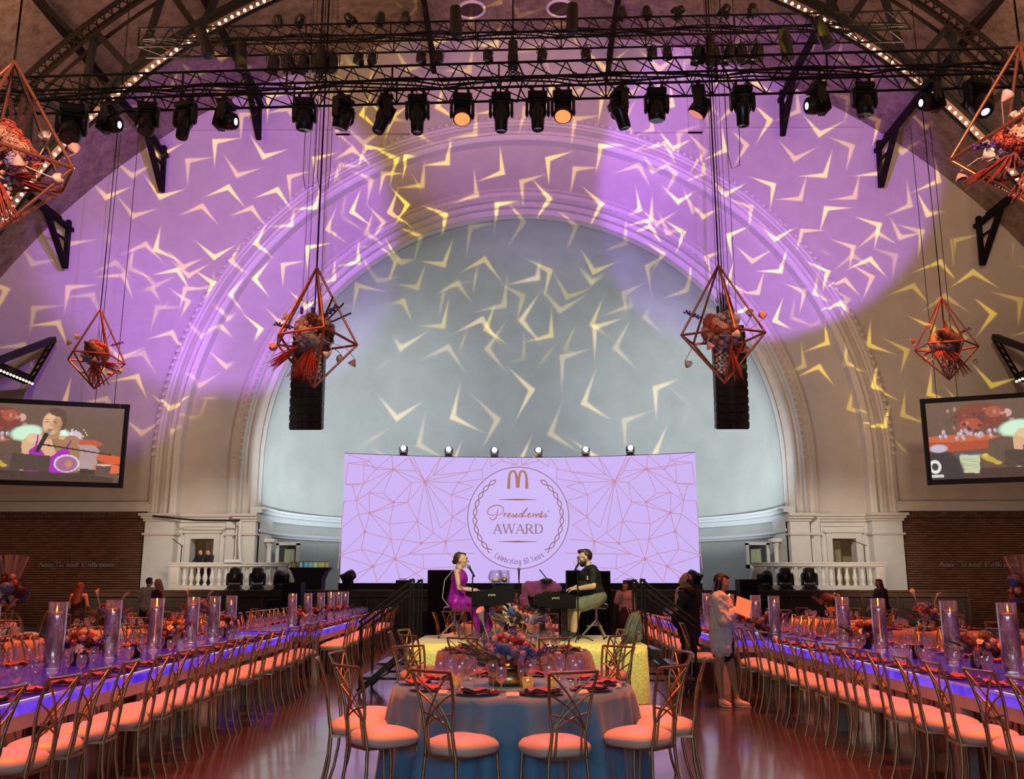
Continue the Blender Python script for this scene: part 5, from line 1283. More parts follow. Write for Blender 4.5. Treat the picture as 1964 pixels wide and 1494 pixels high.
for ti, (tl, a, b, sd, nu) in enumerate(TABLES):
    a, b = Vector(a), Vector(b); d = (b - a).normalized(); Ln = (b - a).length; nin = Vector((-d.y, d.x)) * (1 if sd < 0 else -1)   # into the table
    rz = math.atan2(d.y, d.x) - PI / 2; rnd = random.Random(ti + 11); ul = Ln / nu
    for k in range(nu):
        c = a + d * (ul * (k + .5)) + nin * (TW / 2)
        t = thing('illuminated_table', 'long blue-glowing table, %s segment from the near end, %s' % (ORD[k + 1], tl), 'table', (c.x, c.y, 0), rz, 'glowing tables')
        w2, l2 = TW / 2, ul / 2 - .01
        mb = MB(); mb.b2((-w2 + .02, -l2 + .01, .742), (w2 - .02, l2 - .01, .757)); part('table_top', mb, M_glow_top, t)
        for s in (-1, 1):
            mb = MB(); mb.b2((s * (w2 - .015), -l2, .672), (s * (w2 - .005), l2, .742)); part('side_panel', mb, M_glow, t)
            mb = MB(); mb.b2((s * (w2 - .02), -l2, .742), (s * w2, l2, .760)); part('edge', mb, M_edge, t)
            mb = MB(); mb.b2((s * (w2 - .020), -l2 * .55, .7605), (s * (w2 - .004), l2 * .55, .7625)); part('light_strip', mb, M_strip, t)
            mb = MB(); mb.b2((s * (w2 - .05), -l2, .578), (s * (w2 + .004), l2, .672)); part('apron', mb, M_tframe, t)
            if (k == 0 and s < 0) or (k == nu - 1 and s > 0):
                mb = MB(); mb.b2((-w2, s * l2, .672), (w2, s * (l2 - .012), .742)); part('end_panel', mb, M_glow, t)
                mb = MB(); mb.b2((-w2, s * (l2 + .004), .578), (w2, s * (l2 - .05), .672)); part('apron', mb, M_tframe, t)
        mb = MB(); mb.b2((-w2 + .01, -l2, .655), (w2 - .01, l2, .671)); part('glow_block', mb, M_tframe, t)  # unseen board added to keep the top's glow off the floor
        for sx in (-1, 1):
            for sy in (-1, 1): mb = MB(); mb.b2((sx * (w2 - .10), sy * (l2 - .09), 0), (sx * w2, sy * l2, .578)); part('leg', mb, M_tframe, t)
    pitch = .56; npl = int(Ln / pitch)
    for side in (0, 1):
        org = a if side == 0 else a + nin * TW; f = nin if side == 0 else -nin; sn = 'aisle side' if side == 0 else 'wall side'
        for k in range(npl):
            s0 = Ln * (k + .5) / npl; e = org + d * s0; where = '%s place, %s, %s' % (ORD[k + 1], sn, tl)
            grp = tl + ', ' + sn
            far = e.y > 19
            if not (side == 1 and e.y < 5.6): setting(e, f, .7575, where, grp, 3 if not far and (k % 3 or side) else 2, rnd)
            off = -.20 + rnd.uniform(-.03, .03); q = e + f * off + d * rnd.uniform(-.03, .03); fc = f + d * rnd.uniform(-.14, .14)
            if ti == 3 and side == 0 and k in (1, 2): continue
            chair(q.x, q.y, fc, 'gilt lattice-back chair, %s on the %s, %s' % (ORD[k + 1], sn, tl), 'chairs at the ' + grp, near=(e.y < 10 and side == 0))
    ctr = lambda y: a + d * ((y - a.y) / d.y) + nin * (TW / 2 + .06)
    for k, y in enumerate(VASE_Y[ti]):
        c = ctr(y); c = (c.x, c.y, .7575)
        where = '%s from the near end, %s' % (ORD[k + 1], tl)
        lb = 'tall cylinder vase, ' + where
        if 'v' not in VT:
            v = thing('cylinder_vase', lb, 'vase', c, 0, 'cylinder vases'); put('wall', VZM, v); put('water', WTM, v); VT['v'] = v; pk = MB(); pk.lathe([(.001, .026), (.045, .026), (.05, .019)], 14); put('added_glow_disc', pk.mesh('added_glow_disc', emis('glow_disc_white', (.85, .93, 1.0), 5.0)), v)  # glowing disc added under the water to brighten the vase
        else: dup(VT['v'], c, 0, lb)
        cd_ = put('floating_candle', CNM, None, (c[0], c[1], .7575 + .49)); tag(cd_, 'pink floating candle, vase ' + where, 'candle', 'floating candles')
        if k % 2 == 0 or ti in (1, 3):
            y2 = y + .55; c = ctr(y2)
            if y2 < b.y - .2: arrangement('low peach and brown flowers beyond the %s vase, %s' % (ORD[k + 1], tl), (c.x, c.y, .7575), 'bud', 'runner flowers', 1.25, k + ti * 7)
# black menu stands and gold wire ornament
for lb, p in (('small black menu stand on the left nearer glowing table', G(257, 1255, .80)), ('small black menu stand on the right nearer glowing table', G(1757, 1255, .80))):
    t = thing('menu_stand', lb, 'sign', (p.x, p.y, .7575)); mb = MB(); mb.box((0, 0, .07), (.12, .012, .14)); part('card', mb, M_blackm, t); mb = MB(); mb.box((0, .01, .005), (.10, .05, .01)); part('foot', mb, M_blackm, t)
p = G(1842, 1262, .80); t = thing('wire_ornament', 'orange wire polyhedron beside the flowers on the right glowing table', 'ornament', (p.x, p.y, .7575))
for k in range(6):
    a1, a2 = k * PI / 3, (k + 1) * PI / 3
    for (r1, z1), (r2, z2) in (((.07, .02), (.11, .10)), ((.11, .10), (.07, .19))):
        mb = MB(); mb.tube([(r1 * math.cos(a1), r1 * math.sin(a1), z1), (r2 * math.cos(a1), r2 * math.sin(a1), z2)], .004, 4); part('wire', mb, M_copper, t)
    for r1, z1 in ((.07, .02), (.11, .10), (.07, .19)):
        mb = MB(); mb.tube([(r1 * math.cos(a1), r1 * math.sin(a1), z1), (r1 * math.cos(a2), r1 * math.sin(a2), z1)], .004, 4); part('wire', mb, M_copper, t)
# ------------------------------------------------------------------ round tables
M_tleg = mat('plywood', (.30, .22, .14), .6)
CL = {'blue': mat('cloth_dusty_blue', (.085, .30, .54), .6, noise=.06, nscale=5, sheen=.5), 'mauve': mat('cloth_mauve', (.40, .28, .32), .6, noise=.05, nscale=5, sheen=.4),
      'white': mat('cloth_white', (.72, .68, .66), .6, noise=.04, nscale=5), 'orange': mat('cloth_peach', (.78, .46, .36), .6, noise=.05, nscale=5, sheen=.3)}
def cloth(t_r, seed, n=150, m=12, h=.757):
    mb = MB(); r = random.Random(seed); ph = [r.random() * 6 for _ in range(4)]
    def f(u, v):
        a = u * 2 * PI
        if v < .12: q = v / .12; return Vector((t_r * q * math.cos(a), t_r * q * math.sin(a), h))
        if v < .2: q = (v - .12) / .08; return Vector(((t_r + .012 * q) * math.cos(a), (t_r + .012 * q) * math.sin(a), h - .02 * q * q))
        q = (v - .2) / .8
        wv = math.sin(14 * a + ph[0]) * .5 + math.sin(23 * a + ph[1]) * .3 + math.sin(9 * a + ph[2]) * .35 + .25 * math.sin(37 * a + ph[3])
        rr = t_r + .012 + q * .05 + wv * .10 * q ** .6
        return Vector((rr * math.cos(a), rr * math.sin(a), (h - .02) * (1 - q) + .006))
    mb.grid(f, n, m, True, wrap=True)
    return mb
RT = [  # name, centre, radius, cloth, chair angles (degrees), near, settings
    ('blue table nearest the camera', (-.08, 7.5), .91, 'blue', [-109, -75.5, -139, -41, -167, -12, 166, 18, 130, 50], True, 10),
    ('mauve table before the platform', (-.10, 11.35), .89, 'mauve', [-172, -143, -112, -72, -38, -8, 160, 20], False, 10),
    ('white table behind the pianos', (-.35, 19.6), .90, 'white', [-170, -130, -90, -50, -10, 30, 150, 90], False, 8),
    ('white table near the stage', (-.2, 24.0), .90, 'white', [-150, -110, -60, -20, 20, 160], False, 6),
    ('near left peach table', (-7.75, 13.4), .92, 'orange', [-150, -100, -50, 0, 50, 100, 150], False, 8),
    ('left white table', (-7.5, 17.3), .90, 'white', [-150, -100, -50, 0, 50, 100, 150], False, 8),
    ('far left peach table', (-7.3, 21.4), .90, 'orange', [-150, -100, -50, 0, 50, 100, 150], False, 8),
    ('peach table by left brick wall', (-11.4, 19.5), .90, 'orange', [-150, -90, -30, 30, 90, 150], False, 6),
    ('near right peach table', (7.3, 12.9), .92, 'orange', [-150, -100, -50, 0, 50, 100, 170], False, 8),
    ('right mauve table', (7.15, 16.9), .90, 'mauve', [-150, -100, -50, 0, 50, 100, 150], False, 8),
    ('far right peach table', (7.2, 22.3), .90, 'orange', [-150, -100, -50, 0, 50, 100, 150], False, 8),
    ('mauve table by right brick wall', (11.3, 19.5), .90, 'mauve', [-150, -90, -30, 30, 90, 150], False, 6)]
M_votive = mat('votive_gold', (.85, .55, .15), .12, .8, emit=(1.0, .42, .08), estr=.30)
for i, (nm, c, r, ck, angs, near, ns) in enumerate(RT):
    t = thing('round_table', 'round banquet table, the ' + nm, 'table', (c[0], c[1], 0), 0, 'round tables')
    mb = MB(); mb.lathe([(.001, .72), (r - .06, .72), (r - .04, .73), (r - .04, .742), (.001, .742)], 40); part('table_top', mb, M_tleg, t)
    for k in range(4):
        a = PI / 4 + k * PI / 2; mb = MB(); mb.tube([(.45 * math.cos(a), .45 * math.sin(a), .735), (.48 * math.cos(a), .48 * math.sin(a), 0)], .016, 6); part('leg', mb, M_black, t)
    o = part('tablecloth', cloth(r, i + 3, 150 if i < 2 else 90, 12 if i < 2 else 7), CL[ck], None, (c[0], c[1], 0))
    tag(o, '%s floor-length cloth draped over the %s' % ({'blue': 'dusty blue', 'mauve': 'mauve', 'white': 'white', 'orange': 'peach'}[ck], nm), 'tablecloth', 'round tablecloths')
    rnd = random.Random(i)
    for k, a in enumerate(angs):
        q = math.radians(a); rr = r + .255; x, y = c[0] + rr * math.cos(q), c[1] + rr * math.sin(q); j = rnd.uniform(-.1, .1)
        if i == 0 and k == 0: j = -.32; x += .06
        if i == 0 and k == 1: j = .12
        clock = 'at %s degrees' % a
        w8 = ['right', 'back right', 'back', 'back left', 'left', 'front left', 'front', 'front right'][int(((a + 22.5) % 360) // 45)]
        same = [b for b in angs if ['right', 'back right', 'back', 'back left', 'left', 'front left', 'front', 'front right'][int(((b + 22.5) % 360) // 45)] == w8]
        nth = '' if len(same) == 1 else ORD[same.index(a) + 1] + ' '
        chair(x, y, (-math.cos(q + j), -math.sin(q + j)), 'gilt lattice-back chair, %s%s side, %s' % (nth, w8, nm), 'chairs round the ' + nm, near)
    for k in range(ns):
        q = math.radians(-92 + 17 + k * 360 / ns) if i else math.radians(-109 + k * 36)
        e = (c[0] + r * math.cos(q), c[1] + r * math.sin(q)); f = (-math.cos(q), -math.sin(q))
        setting(e, f, .758, '%s setting counterclockwise from front, %s' % (ORD[k + 1], nm), nm, 3 if i < 2 else 2 if i < 4 or k % 2 else 1, rnd)
    arrangement('flower bowl at the middle of the ' + nm, (c[0] + (-.03, .05, 0, 0)[i] if i < 4 else c[0], c[1] - (.05 if i == 0 else 0), .758), 'low' if i in (0, 2, 5, 6, 9) else 'tall', 'round table flowers', (1.05, 1.12, 1.2, 1.1)[i] if i < 4 else 1.25, i + 40)
    if i < 2:
        for k, (dx, dy) in enumerate(((.12, -.36), (-.42, -.18), (.30, -.20), (.05, .35))):
            mb = MB(); mb.lathe([(.001, .002), (.030, .002), (.040, .03), (.042, .06), (.036, .085)], 10); mb.lathe([(.001, .03), (.035, .03)], 10)
            o = part('votive_holder', mb, M_votive, None, (c[0] + dx, c[1] + dy, .758)); tag(o, 'small glowing gold votive, %s, on the %s' % (['front middle', 'left', 'right', 'back'][k], nm), 'candle', 'gold votives')
        for k in range(5):
            q = math.radians(-125 + k * 36); o = MB(); o.box((0, 0, .018), (.09, .035, .002), M=Matrix.Rotation(.6, 3, 'X')); o.box((0, .012, .006), (.09, .02, .002))
            o = part('name_card', o, mat('card_white', (.85, .8, .75), .6), None, (c[0] + (r - .07) * math.cos(q), c[1] + (r - .07) * math.sin(q), .758), (0, 0, q + PI / 2)); tag(o, 'small folded name card, %s from the left, %s' % (ORD[k + 1], nm), 'card', 'name cards')
# tall feather and flower stands by the side walls
for s, px, sd in ((-1, 12, 'left'), (1, 1958, 'right')):
    p = W(px, 1100, 15.5); t = thing('flower_stand', 'tall flower column with grey feather fronds at the %s edge of the room' % sd, 'flowers', (p.x, 15.5, 0))
    mb = MB(); mb.lathe([(.001, 0), (.14, 0), (.14, .02), (.02, .03)], 16); mb.tube([(0, 0, .02), (0, 0, 1.15)], .018, 6); mb.lathe([(.02, 1.1), (.10, 1.2), (.10, 1.22)], 12); part('stand', mb, M_gilt, t)
    for k in range(26):
        z = 1 - 2 * (k + .5) / 26; a = k * 2.4; q = math.sqrt(1 - z * z); dd = Vector((q * math.cos(a), q * math.sin(a), z)); kd, m = [('rose', F_peach), ('hydrangea', F_dark), ('rose', F_red), ('daisy', F_cream), ('hydrangea', F_blue), ('rose', F_coral)][k % 6]
        stick(t, kd, m, Vector((0, 0, 1.42)) + dd * .2, dd, 1.5, k)
    for k in range(7): stick(t, 'feather', mat('feather_grey', (.32, .30, .34), .7), (.03 * (k - 3), 0, 1.5), (.13 * (k - 3), .05 * (k % 3), 1), 1.35, k)
# ------------------------------------------------------------------ gold draped platform, steps, rails
PX0, PX1, PY0, PY1, PZ = -1.50, 1.62, 12.62, 15.15, .75
pt_ = thing('platform', 'low performance platform between the mauve table and the white table', 'platform', (0, 0, 0))
mb = MB(); mb.b2((PX0 + .03, PY0 + .03, PZ - .10), (PX1 - .03, PY1 - .03, PZ - .012)); part('deck', mb, M_blackm, pt_)
for x in (PX0 + .1, PX1 - .1):
    for y in (PY0 + .1, PY1 - .1): mb = MB(); mb.box((x, y, (PZ - .1) / 2), (.06, .06, PZ - .1)); part('leg', mb, M_black, pt_)
mb = MB()
def drape(u, v):
    # perimeter param with rounded corners
    w_, l_ = (PX1 - PX0) / 2, (PY1 - PY0) / 2; P = 4 * (w_ + l_); s = u * P; cx_, cy_ = (PX0 + PX1) / 2, (PY0 + PY1) / 2
    if s < 2 * w_: x, y, n = -w_ + s, -l_, (0, -1)
    elif s < 2 * w_ + 2 * l_: x, y, n = w_, -l_ + s - 2 * w_, (1, 0)
    elif s < 4 * w_ + 2 * l_: x, y, n = w_ - (s - 2 * w_ - 2 * l_), l_, (0, 1)
    else: x, y, n = -w_, l_ - (s - 4 * w_ - 2 * l_), (-1, 0)
    if v < .25: q = v / .25; return Vector((cx_ + x * q, cy_ + y * q, PZ))
    q = (v - .25) / .75; o = .02 + .03 * q + .022 * math.sin(s * 9) * q
    return Vector((cx_ + x + n[0] * o, cy_ + y + n[1] * o, PZ - .01 - (PZ - .02) * q))
mb.grid(drape, 180, 8, True, wrap=True)
M_goldcloth = mat('gold_brocade', (.80, .77, .26), .55, noise=.22, nscale=38, sheen=.4, bump=.3, bscale=45)
o = part('platform_cloth', mb, M_goldcloth, None); tag(o, 'pale gold patterned cloth covering the platform under the pianos', 'cloth')
M_tread = mat('tread_black', (.02, .02, .02), .3)
for s, x0, y0, y1, side in ((-1, PX0, 13.55, 14.65, 'left'), (1, PX1, 13.35, 14.35, 'right')):
    t = thing('platform_steps', 'black steel steps with handrails at the %s of the gold platform' % side, 'stairs', (0, 0, 0))
    for k in range(3):
        x = x0 + s * (.16 + k * .24); z = PZ - .19 * (k + .6)
        mb = MB(); mb.b2((x - .14, y0, z - .035), (x + .14, y1, z)); part('tread', mb, M_tread, t)
    for y in (y0, y1):
        mb = MB(); mb.bar((x0 + s * .05, y, PZ - .05), (x0 + s * .80, y, .05), .05, .08); part('stringer', mb, M_black, t)
        for k in range(3): mb = MB(); mb.tube([(x0 + s * .08, y, PZ - .12 - k * .2), (x0 + s * (.25 + .24 * k), y, PZ - .12 - k * .2)], .016, 6); part('crossbar', mb, M_black, t)
        for a in (.05, .10): mb = MB(); mb.tube([(x0 + s * a, y, 0), (x0 + s * a, y, 1.60)], .017, 6); part('post', mb, M_black, t)
        mb = MB(); mb.tube([(x0 + s * .78, y, 0), (x0 + s * .78, y, 1.0)], .018, 6); part('post', mb, M_black, t)
        for dz in (0, -.09): mb = MB(); mb.tube([(x0 + s * .05, y, 1.60 + dz), (x0 + s * .82, y, 1.0 + dz)], .017, 6); part('handrail', mb, M_black, t)
# ------------------------------------------------------------------ pianos
M_piano = mat('piano_black', (.008, .008, .009), .10, coat=1.0); M_key = mat('ivory', (.80, .78, .70), .3); M_goldmark = mat('gold_mark', (.75, .55, .15), .3, .9)
def piano(label, cx_, y, s, length, mark):
    """baby grand shell seen from the side; keyboard faces -s"""
    t = thing('baby_grand_piano', label, 'piano', (cx_, y, PZ)); D = 1.30; L = length
    mb = MB()
    prof = [(0, .70), (0, .52), (.32, .50), (L, .56), (L, .80), (.34, .82), (.30, .77), (.22, .735), (.06, .72)]
    for yy in (-D / 2, D / 2 - .05): mb = MB(); mb.prism([(s * x, z) for x, z in prof], yy, yy + .05); part('cheek', mb, M_piano, t)
    mb = MB(); mb.b2((0, -D / 2 + .05, .50), (s * .30, D / 2 - .05, .56)); part('keybed', mb, M_piano, t)
    n = 24; ms = MB()
    km = MB(); km.box((s * .09, 0, .655), (.15, .044, .02)); kmm = km.mesh('white_key', M_key)
    for k in range(n): put('white_key', kmm, t, (0, -D / 2 + .075 + k * .048, 0))
    bk = MB(); bk.box((s * .12, 0, .672), (.09, .02, .02)); bkm = bk.mesh('black_key', M_piano)
    for k in range(n - 1):
        if k % 7 not in (2, 6): put('black_key', bkm, t, (0, -D / 2 + .099 + k * .048, 0))
    mb = MB(); mb.b2((s * .02, -D / 2 + .05, .56), (s * .18, D / 2 - .05, .64)); part('key_slip', mb, M_piano, t)
    mb = MB(); mb.b2((s * .30, -D / 2 + .05, .56), (s * L, D / 2 - .05, .79)); part('case', mb, M_piano, t)
    mb = MB(); pts = [(s * .28, -D / 2), (s * L * .98, -D / 2)] + [(s * (L * .98 + .16 * math.sin(a)), -D / 2 + .35 - .35 * math.cos(a)) for a in (PI * .25, PI * .5, PI * .75)] + [(s * L * .95, D / 2), (s * .28, D / 2)]
    vs = [Vector((x, yy, .80)) for x, yy in pts] + [Vector((x, yy, .83)) for x, yy in pts]; m = len(pts)
    mb.add(vs, [tuple(range(m)), tuple(range(2 * m - 1, m - 1, -1))] + [(k, (k + 1) % m, m + (k + 1) % m, m + k) for k in range(m)]); part('lid', mb, M_piano, t)
    for x, yy in ((.16, -D / 2 + .12), (.16, D / 2 - .12), (L - .12, 0)):
        mb = MB(); mb.box((s * x, yy, .26), (.085, .085, .52)); mb.box((s * x, yy, .02), (.11, .11, .04)); part('leg', mb, M_piano, t)
    for k in range(5): mb = MB(); mb.box((s * (.24 + k * .022), -D / 2 - .003, .66 + .004 * (k % 2)), (.014, .006, .028 - .006 * (k % 2))); part('gold_mark', mb, M_goldmark, t)
    return t
A = W(906, 1150, 13.6); piano('black baby grand piano with glass bowls on its lid, played by the woman', A.x, 13.95, 1, .60, 0).scale = (1, 1, .95)
B_ = W(1102, 1150, 13.6); piano('black baby grand piano with a purple jacket over it, played by the man', B_.x, 13.95, -1, .58, 1).scale = (1, 1, .885)
LT = PZ + .83 * .95
# remesh helper for soft bodies
from mathutils import noise as mnoise
def blob(name, mb, m, voxel, parent=None, smooth=2, loc=None, wrinkle=0.0):
    o = bpy.data.objects.new(name, mb.mesh(name)); COL.objects.link(o)
    md = o.modifiers.new('r', 'REMESH'); md.mode = 'VOXEL'; md.voxel_size = voxel; md.use_smooth_shade = True
    if smooth: ms = o.modifiers.new('s', 'SMOOTH'); ms.iterations = smooth; ms.factor = .5
    dg = bpy.context.evaluated_depsgraph_get(); dg.update()
    me = bpy.data.meshes.new_from_object(o.evaluated_get(dg)); bpy.data.objects.remove(o)
    if wrinkle:
        nn = [v.normal.copy() for v in me.vertices]
        for v, n_ in zip(me.vertices, nn):
            c = v.co; k = mnoise.noise((c.x * 9 + c.z * 3, c.y * 9, c.z * 5)) + .6 * mnoise.noise((c.x * 21, c.y * 21 + c.z * 8, c.z * 9 + 7)); v.co = c + n_ * wrinkle * (1 - 2.2 * abs(k))
        me.update()
    me.name = name; me.materials.clear(); me.materials.append(m)
    q = put(name, me, parent, loc)
    return q
M_jacket = mat('jacket_plum', (.17, .016, .13), .8, noise=.15, nscale=12, sheen=.4)
mb = MB(); P = lambda px, py, y=13.32: W(px, py, y)
for a, b, r0, r1 in (((1010, 1127), (1050, 1121), .07, .07), ((1018, 1133), (1070, 1127), .06, .05), ((1008, 1130), (1004, 1148), .05, .04), ((1003, 1146), (1011, 1168), .045, .035), ((1040, 1118), (1068, 1124), .05, .04), ((1014, 1128), (1020, 1138), .06, .05)):
    mb.cap(P(*a), P(*b), r0, r1, 8)
for k in range(7): mb.cap(P(1012 + k * 8, 1121 + (k % 2) * 3, 13.4), P(1020 + k * 7, 1123, 14.2), .045, .045, 8)
o = blob('jacket', mb, M_jacket, .014, wrinkle=.014); tag(o, 'plum jacket draped over the piano of the man, one sleeve hanging', 'jacket')
t = thing('music_stand_tablet', 'black folder and stylus stick on the plum jacket', 'tablet', P(1048, 1113)); mb = MB(); mb.ell((0, 0, 0), (.09, .2, .03), 10, 5); part('cover', mb, M_blackm, t); mb = MB(); mb.tube([(.02, 0, 0), (-.10, 0, .15)], .008, 5); part('stick', mb, M_black, t)
for lb, px, r, fill in (('round glass fish bowl with gold notes on the piano of the woman', 950, .105, F_cream), ('glass jar of gold notes beside the fish bowl on the piano', 967, .075, M_goldmark)):
    c = W(px, 1110, 13.75); t = thing('glass_bowl', lb, 'bowl', (c.x, 13.75, LT)); mb = MB()
    if r > .1: mb.lathe([(.001, .003), (.06, .003), (r, .06), (r * 1.02, .10), (r * .85, .16), (r * .62, .175), (r * .70, .19)], 18)
    else: mb.lathe([(.001, .003), (r, .003), (r, .15), (r * .9, .17), (r * .95, .185)], 16)
    part('bowl', mb, M_glass, t); mb = MB(); mb.ell((0, 0, .05), (r * .6, r * .6, .04), 10, 5); part('notes', mb, fill, t)
# microphone stands
M_chrome = mat('chrome', (.75, .75, .77), .12, 1.0)
def mic_stand(label, px, pyb, pyt, y, head, z0, tilt):
    a = W(px, pyt, y); t = thing('microphone_stand', label, 'microphone stand', (a.x, y, z0)); h = a.z - z0
    mb = MB(); mb.tube([(0, 0, .02), (0, 0, h)], .010, 6); part('pole', mb, M_black, t)
    for k in range(3): an = k * 2.09 + .3; mb = MB(); mb.tube([(0, 0, .10), (.22 * math.cos(an), .22 * math.sin(an), .012)], .008, 5); part('leg', mb, M_black, t)
    hd = W(head[0], head[1], y) - Vector((a.x, y, z0)); tl = Vector((tilt[0], 0, tilt[1])).normalized()
    mb = MB(); mb.cap(hd - tl * .15, hd - tl * .02, .012, .017, 8); part('microphone', mb, M_black, t)
    mb = MB(); mb.ell(hd, .026, 10, 7); part('grille', mb, mat('mic_grille', (.25, .25, .27), .35, .8), t)
    mb = MB(); mb.tube([(0, 0, h - .02), hd - tl * .12], .011, 5); part('clip', mb, M_black, t)
mic_stand('microphone stand before the singer in purple', 906, 1225, 1107, 13.25, (899, 1087), PZ, (-.6, 1))
mic_stand('boom microphone at the mouth of the man in black', 1107, 1225, 1092, 13.2, (1111, 1078), PZ, (.6, 1))
mic_stand('thin microphone stand standing behind between the pianos', 995, 1140, 1110, 14.9, (995, 1092), PZ, (0, 1))
# stools
def stool(label, px, py, y, white, z0=PZ):
    a = W(px, py, y); t = thing('stool', label, 'stool', (a.x, y, z0)); h = a.z - z0
    mb = MB(); mb.lathe([(.001, h - .08), (.15, h - .08), (.17, h - .06), (.17, h - .02), (.14, h), (.001, h)], 18); part('seat', mb, M_piano, t)
    mb = MB(); mb.tube([(0, 0, .18), (0, 0, h - .08)], .02, 8); part('column', mb, M_chrome, t)
    for k in range(3):
        an = k * 2.09 - 1.2; mb = MB(); mb.tube([(0, 0, h * .55), (.24 * math.cos(an), .24 * math.sin(an), .02)], .013, 6); mb.tube([(0, 0, .2), (.14 * math.cos(an), .14 * math.sin(an), .18)], .009, 5); part('leg', mb, M_chrome, t)
        mb = MB(); mb.ell((.24 * math.cos(an), .24 * math.sin(an), .018), (.02, .02, .018), 8, 5); part('foot', mb, M_blackm, t)
stool('round black drum stool with chrome legs under the man', 1143, 1157, 13.95, 0)
stool('round black drum stool with chrome legs under the woman in purple', 872, 1163, 13.95, 1)
# backpack
c = W(1210, 1212, 13.05); t = thing('backpack', 'grey-green backpack slumped at the right corner of the gold platform', 'backpack', (c.x, 13.0, PZ))
M_bag = mat('backpack_cloth', (.085, .11, .105), .75, noise=.2, nscale=10)
mb = MB()
for a, b, r in (((-.02, 0, .10), (.04, 0, .30), .11), ((-.08, -.02, .07), (.08, -.02, .07), .075), ((.02, 0, .2), (.06, .02, .34), .085), ((-.04, -.09, .10), (.0, -.08, .2), .06), ((.09, 0, .12), (.10, 0, .24), .06)): mb.cap(a, b, r, r * .9, 10)
blob('bag', mb, M_bag, .012, t, 2)
for x in (-.06, .04): mb = MB(); mb.tube([(x + .06, -.1, .37), (x, -.15, .25), (x - .05, -.13, .08)], .014, 5, flat=.5); part('strap', mb, mat('strap_grey', (.16, .19, .18), .7), t)
mb = MB(); mb.tube([(.04, 0, .40), (.06, 0, .44), (.08, 0, .40)], .009, 5); part('handle', mb, M_blackm, t)
# ------------------------------------------------------------------ gear on and before the stage
def speaker_box(label, px0, px1, pyt, y, z0, depth=.6):
    a, b = W(px0, pyt, y), W(px1, pyt, y); t = thing('speaker_cabinet', label, 'speaker', ((a.x + b.x) / 2, y, z0)); w2, h = (b.x - a.x) / 2, a.z - z0
    mb = MB(); mb.b2((-w2, 0, 0), (w2, depth, h)); part('cabinet', mb, M_blackm, t)
    mb = MB(); mb.b2((-w2 + .04, -.02, .04), (w2 - .04, 0, h - .04)); part('grille', mb, mat('grille_black', (.006, .006, .007), .9), t)
    for e in (-1, 1): mb = MB(); mb.box((e * (w2 + .008), depth / 2, h * .6), (.016, .16, .07)); part('handle', mb, M_black, t)
speaker_box('tall black speaker before the stage, left of the singer', 820, 872, 1093, 26.6, 0); speaker_box('low wide black speaker left of the tall one behind the singer', 804, 818, 1172, 26.4, 0)
speaker_box('tall black speaker before the stage behind the man in black', 1124, 1170, 1095, 26.6, 0); speaker_box('black speaker behind the piano of the man', 1086, 1122, 1094, 26.8, 0)
speaker_box('tall narrow black speaker at the stage front below the bar', 541, 576, 1117, 27.6, 0); speaker_box('lower black speaker left of the narrow one below the bar', 511, 539, 1150, 27.4, 0)
speaker_box('tall narrow black speaker at the stage front on the right', 1417, 1452, 1111, 27.6, 0); speaker_box('lower black speaker beside the narrow right one', 1454, 1484, 1151, 27.4, 0)
for lb, px, py, up, yw in (('left floor moving light glowing yellow on the stage, outer one', 447, 1128, -.25, .0), ('left floor moving light glowing yellow on the stage, inner one', 491, 1128, -.1, .1), ('right floor moving light glowing yellow on the stage, inner one', 1505, 1127, -.15, 0), ('right floor moving light glowing yellow on the stage, outer one', 1551, 1127, -.1, 0)):
    c = W(px, py, 29.4); m = mover('floor_moving_light', lb, (c.x, 29.4, SZ), PI + up, yw, 'head', 1.08, True, 'floor moving lights', M_lens)
    mb = MB(); mb.ell((0, -.13, .12), (.05, .04, .055), 8, 5)
    hd = [x for x in m.children if x.name.startswith('head')][0]; o = part('lit_aperture', mb, M_yel, hd)
    mb = MB(); mb.box((0, 0, 0), (.30, .02, .05)); part('yoke_trim', mb, mat('trim_silver', (.5, .5, .5), .3, .6), m, (0, -.08, .18))
for lb, px, py, yw in (('black floor moving light tilted on the stage beside the bar', 537, 1128, .8), ('black floor moving light at the left foot of the video wall', 666, 1122, -.9), ('black floor moving light at the right foot of the video wall', 1332, 1122, .9), ('black floor moving light tilted on the stage beside the right balustrade', 1466, 1127, -.8)):
    c = W(px, py, 29.2); mover('floor_moving_light', lb, (c.x, 29.2, SZ), PI / 2 + .5, yw, 'head', 1.0, True, 'dark floor moving lights', None)
for i, px in enumerate((775, 860, 948, 1033, 1124, 1208)):
    c = W(px, 874, 31.9); u = (c.x - LXC) / LH; p = led(u, LZ1 + .03, -.12)
    mover('strip_spot', 'small white-lit spotlight on top of the video wall, %s from the left' % ORD[i + 1], (p.x, p.y, p.z - .10), -PI / 2 + .05, 0, 'wash', .62, True, 'spots on the video wall', M_bright).location = (p.x, p.y, p.z)
for lb, px0, px1, y in (('low black wedge monitor left on the stage edge', 757, 787, 28.9), ('low black wedge monitor right on the stage edge', 1196, 1216, 28.9)):
    a, b = W(px0, 1118, y), W(px1, 1118, y); t = thing('monitor_wedge', lb, 'speaker', ((a.x + b.x) / 2, y, SZ)); w2 = (b.x - a.x) / 2
    mb = MB(); M = Matrix.Rotation(PI / 2, 4, 'Z'); mb.prism([(0, 0), (.4, 0), (.34, .28), (.16, .30)], -w2, w2, M=M); part('cabinet', mb, M_blackm, t); mb = MB(); mb.box((0, .02, .33), (w2, .03, .02)); part('handle', mb, M_black, t)
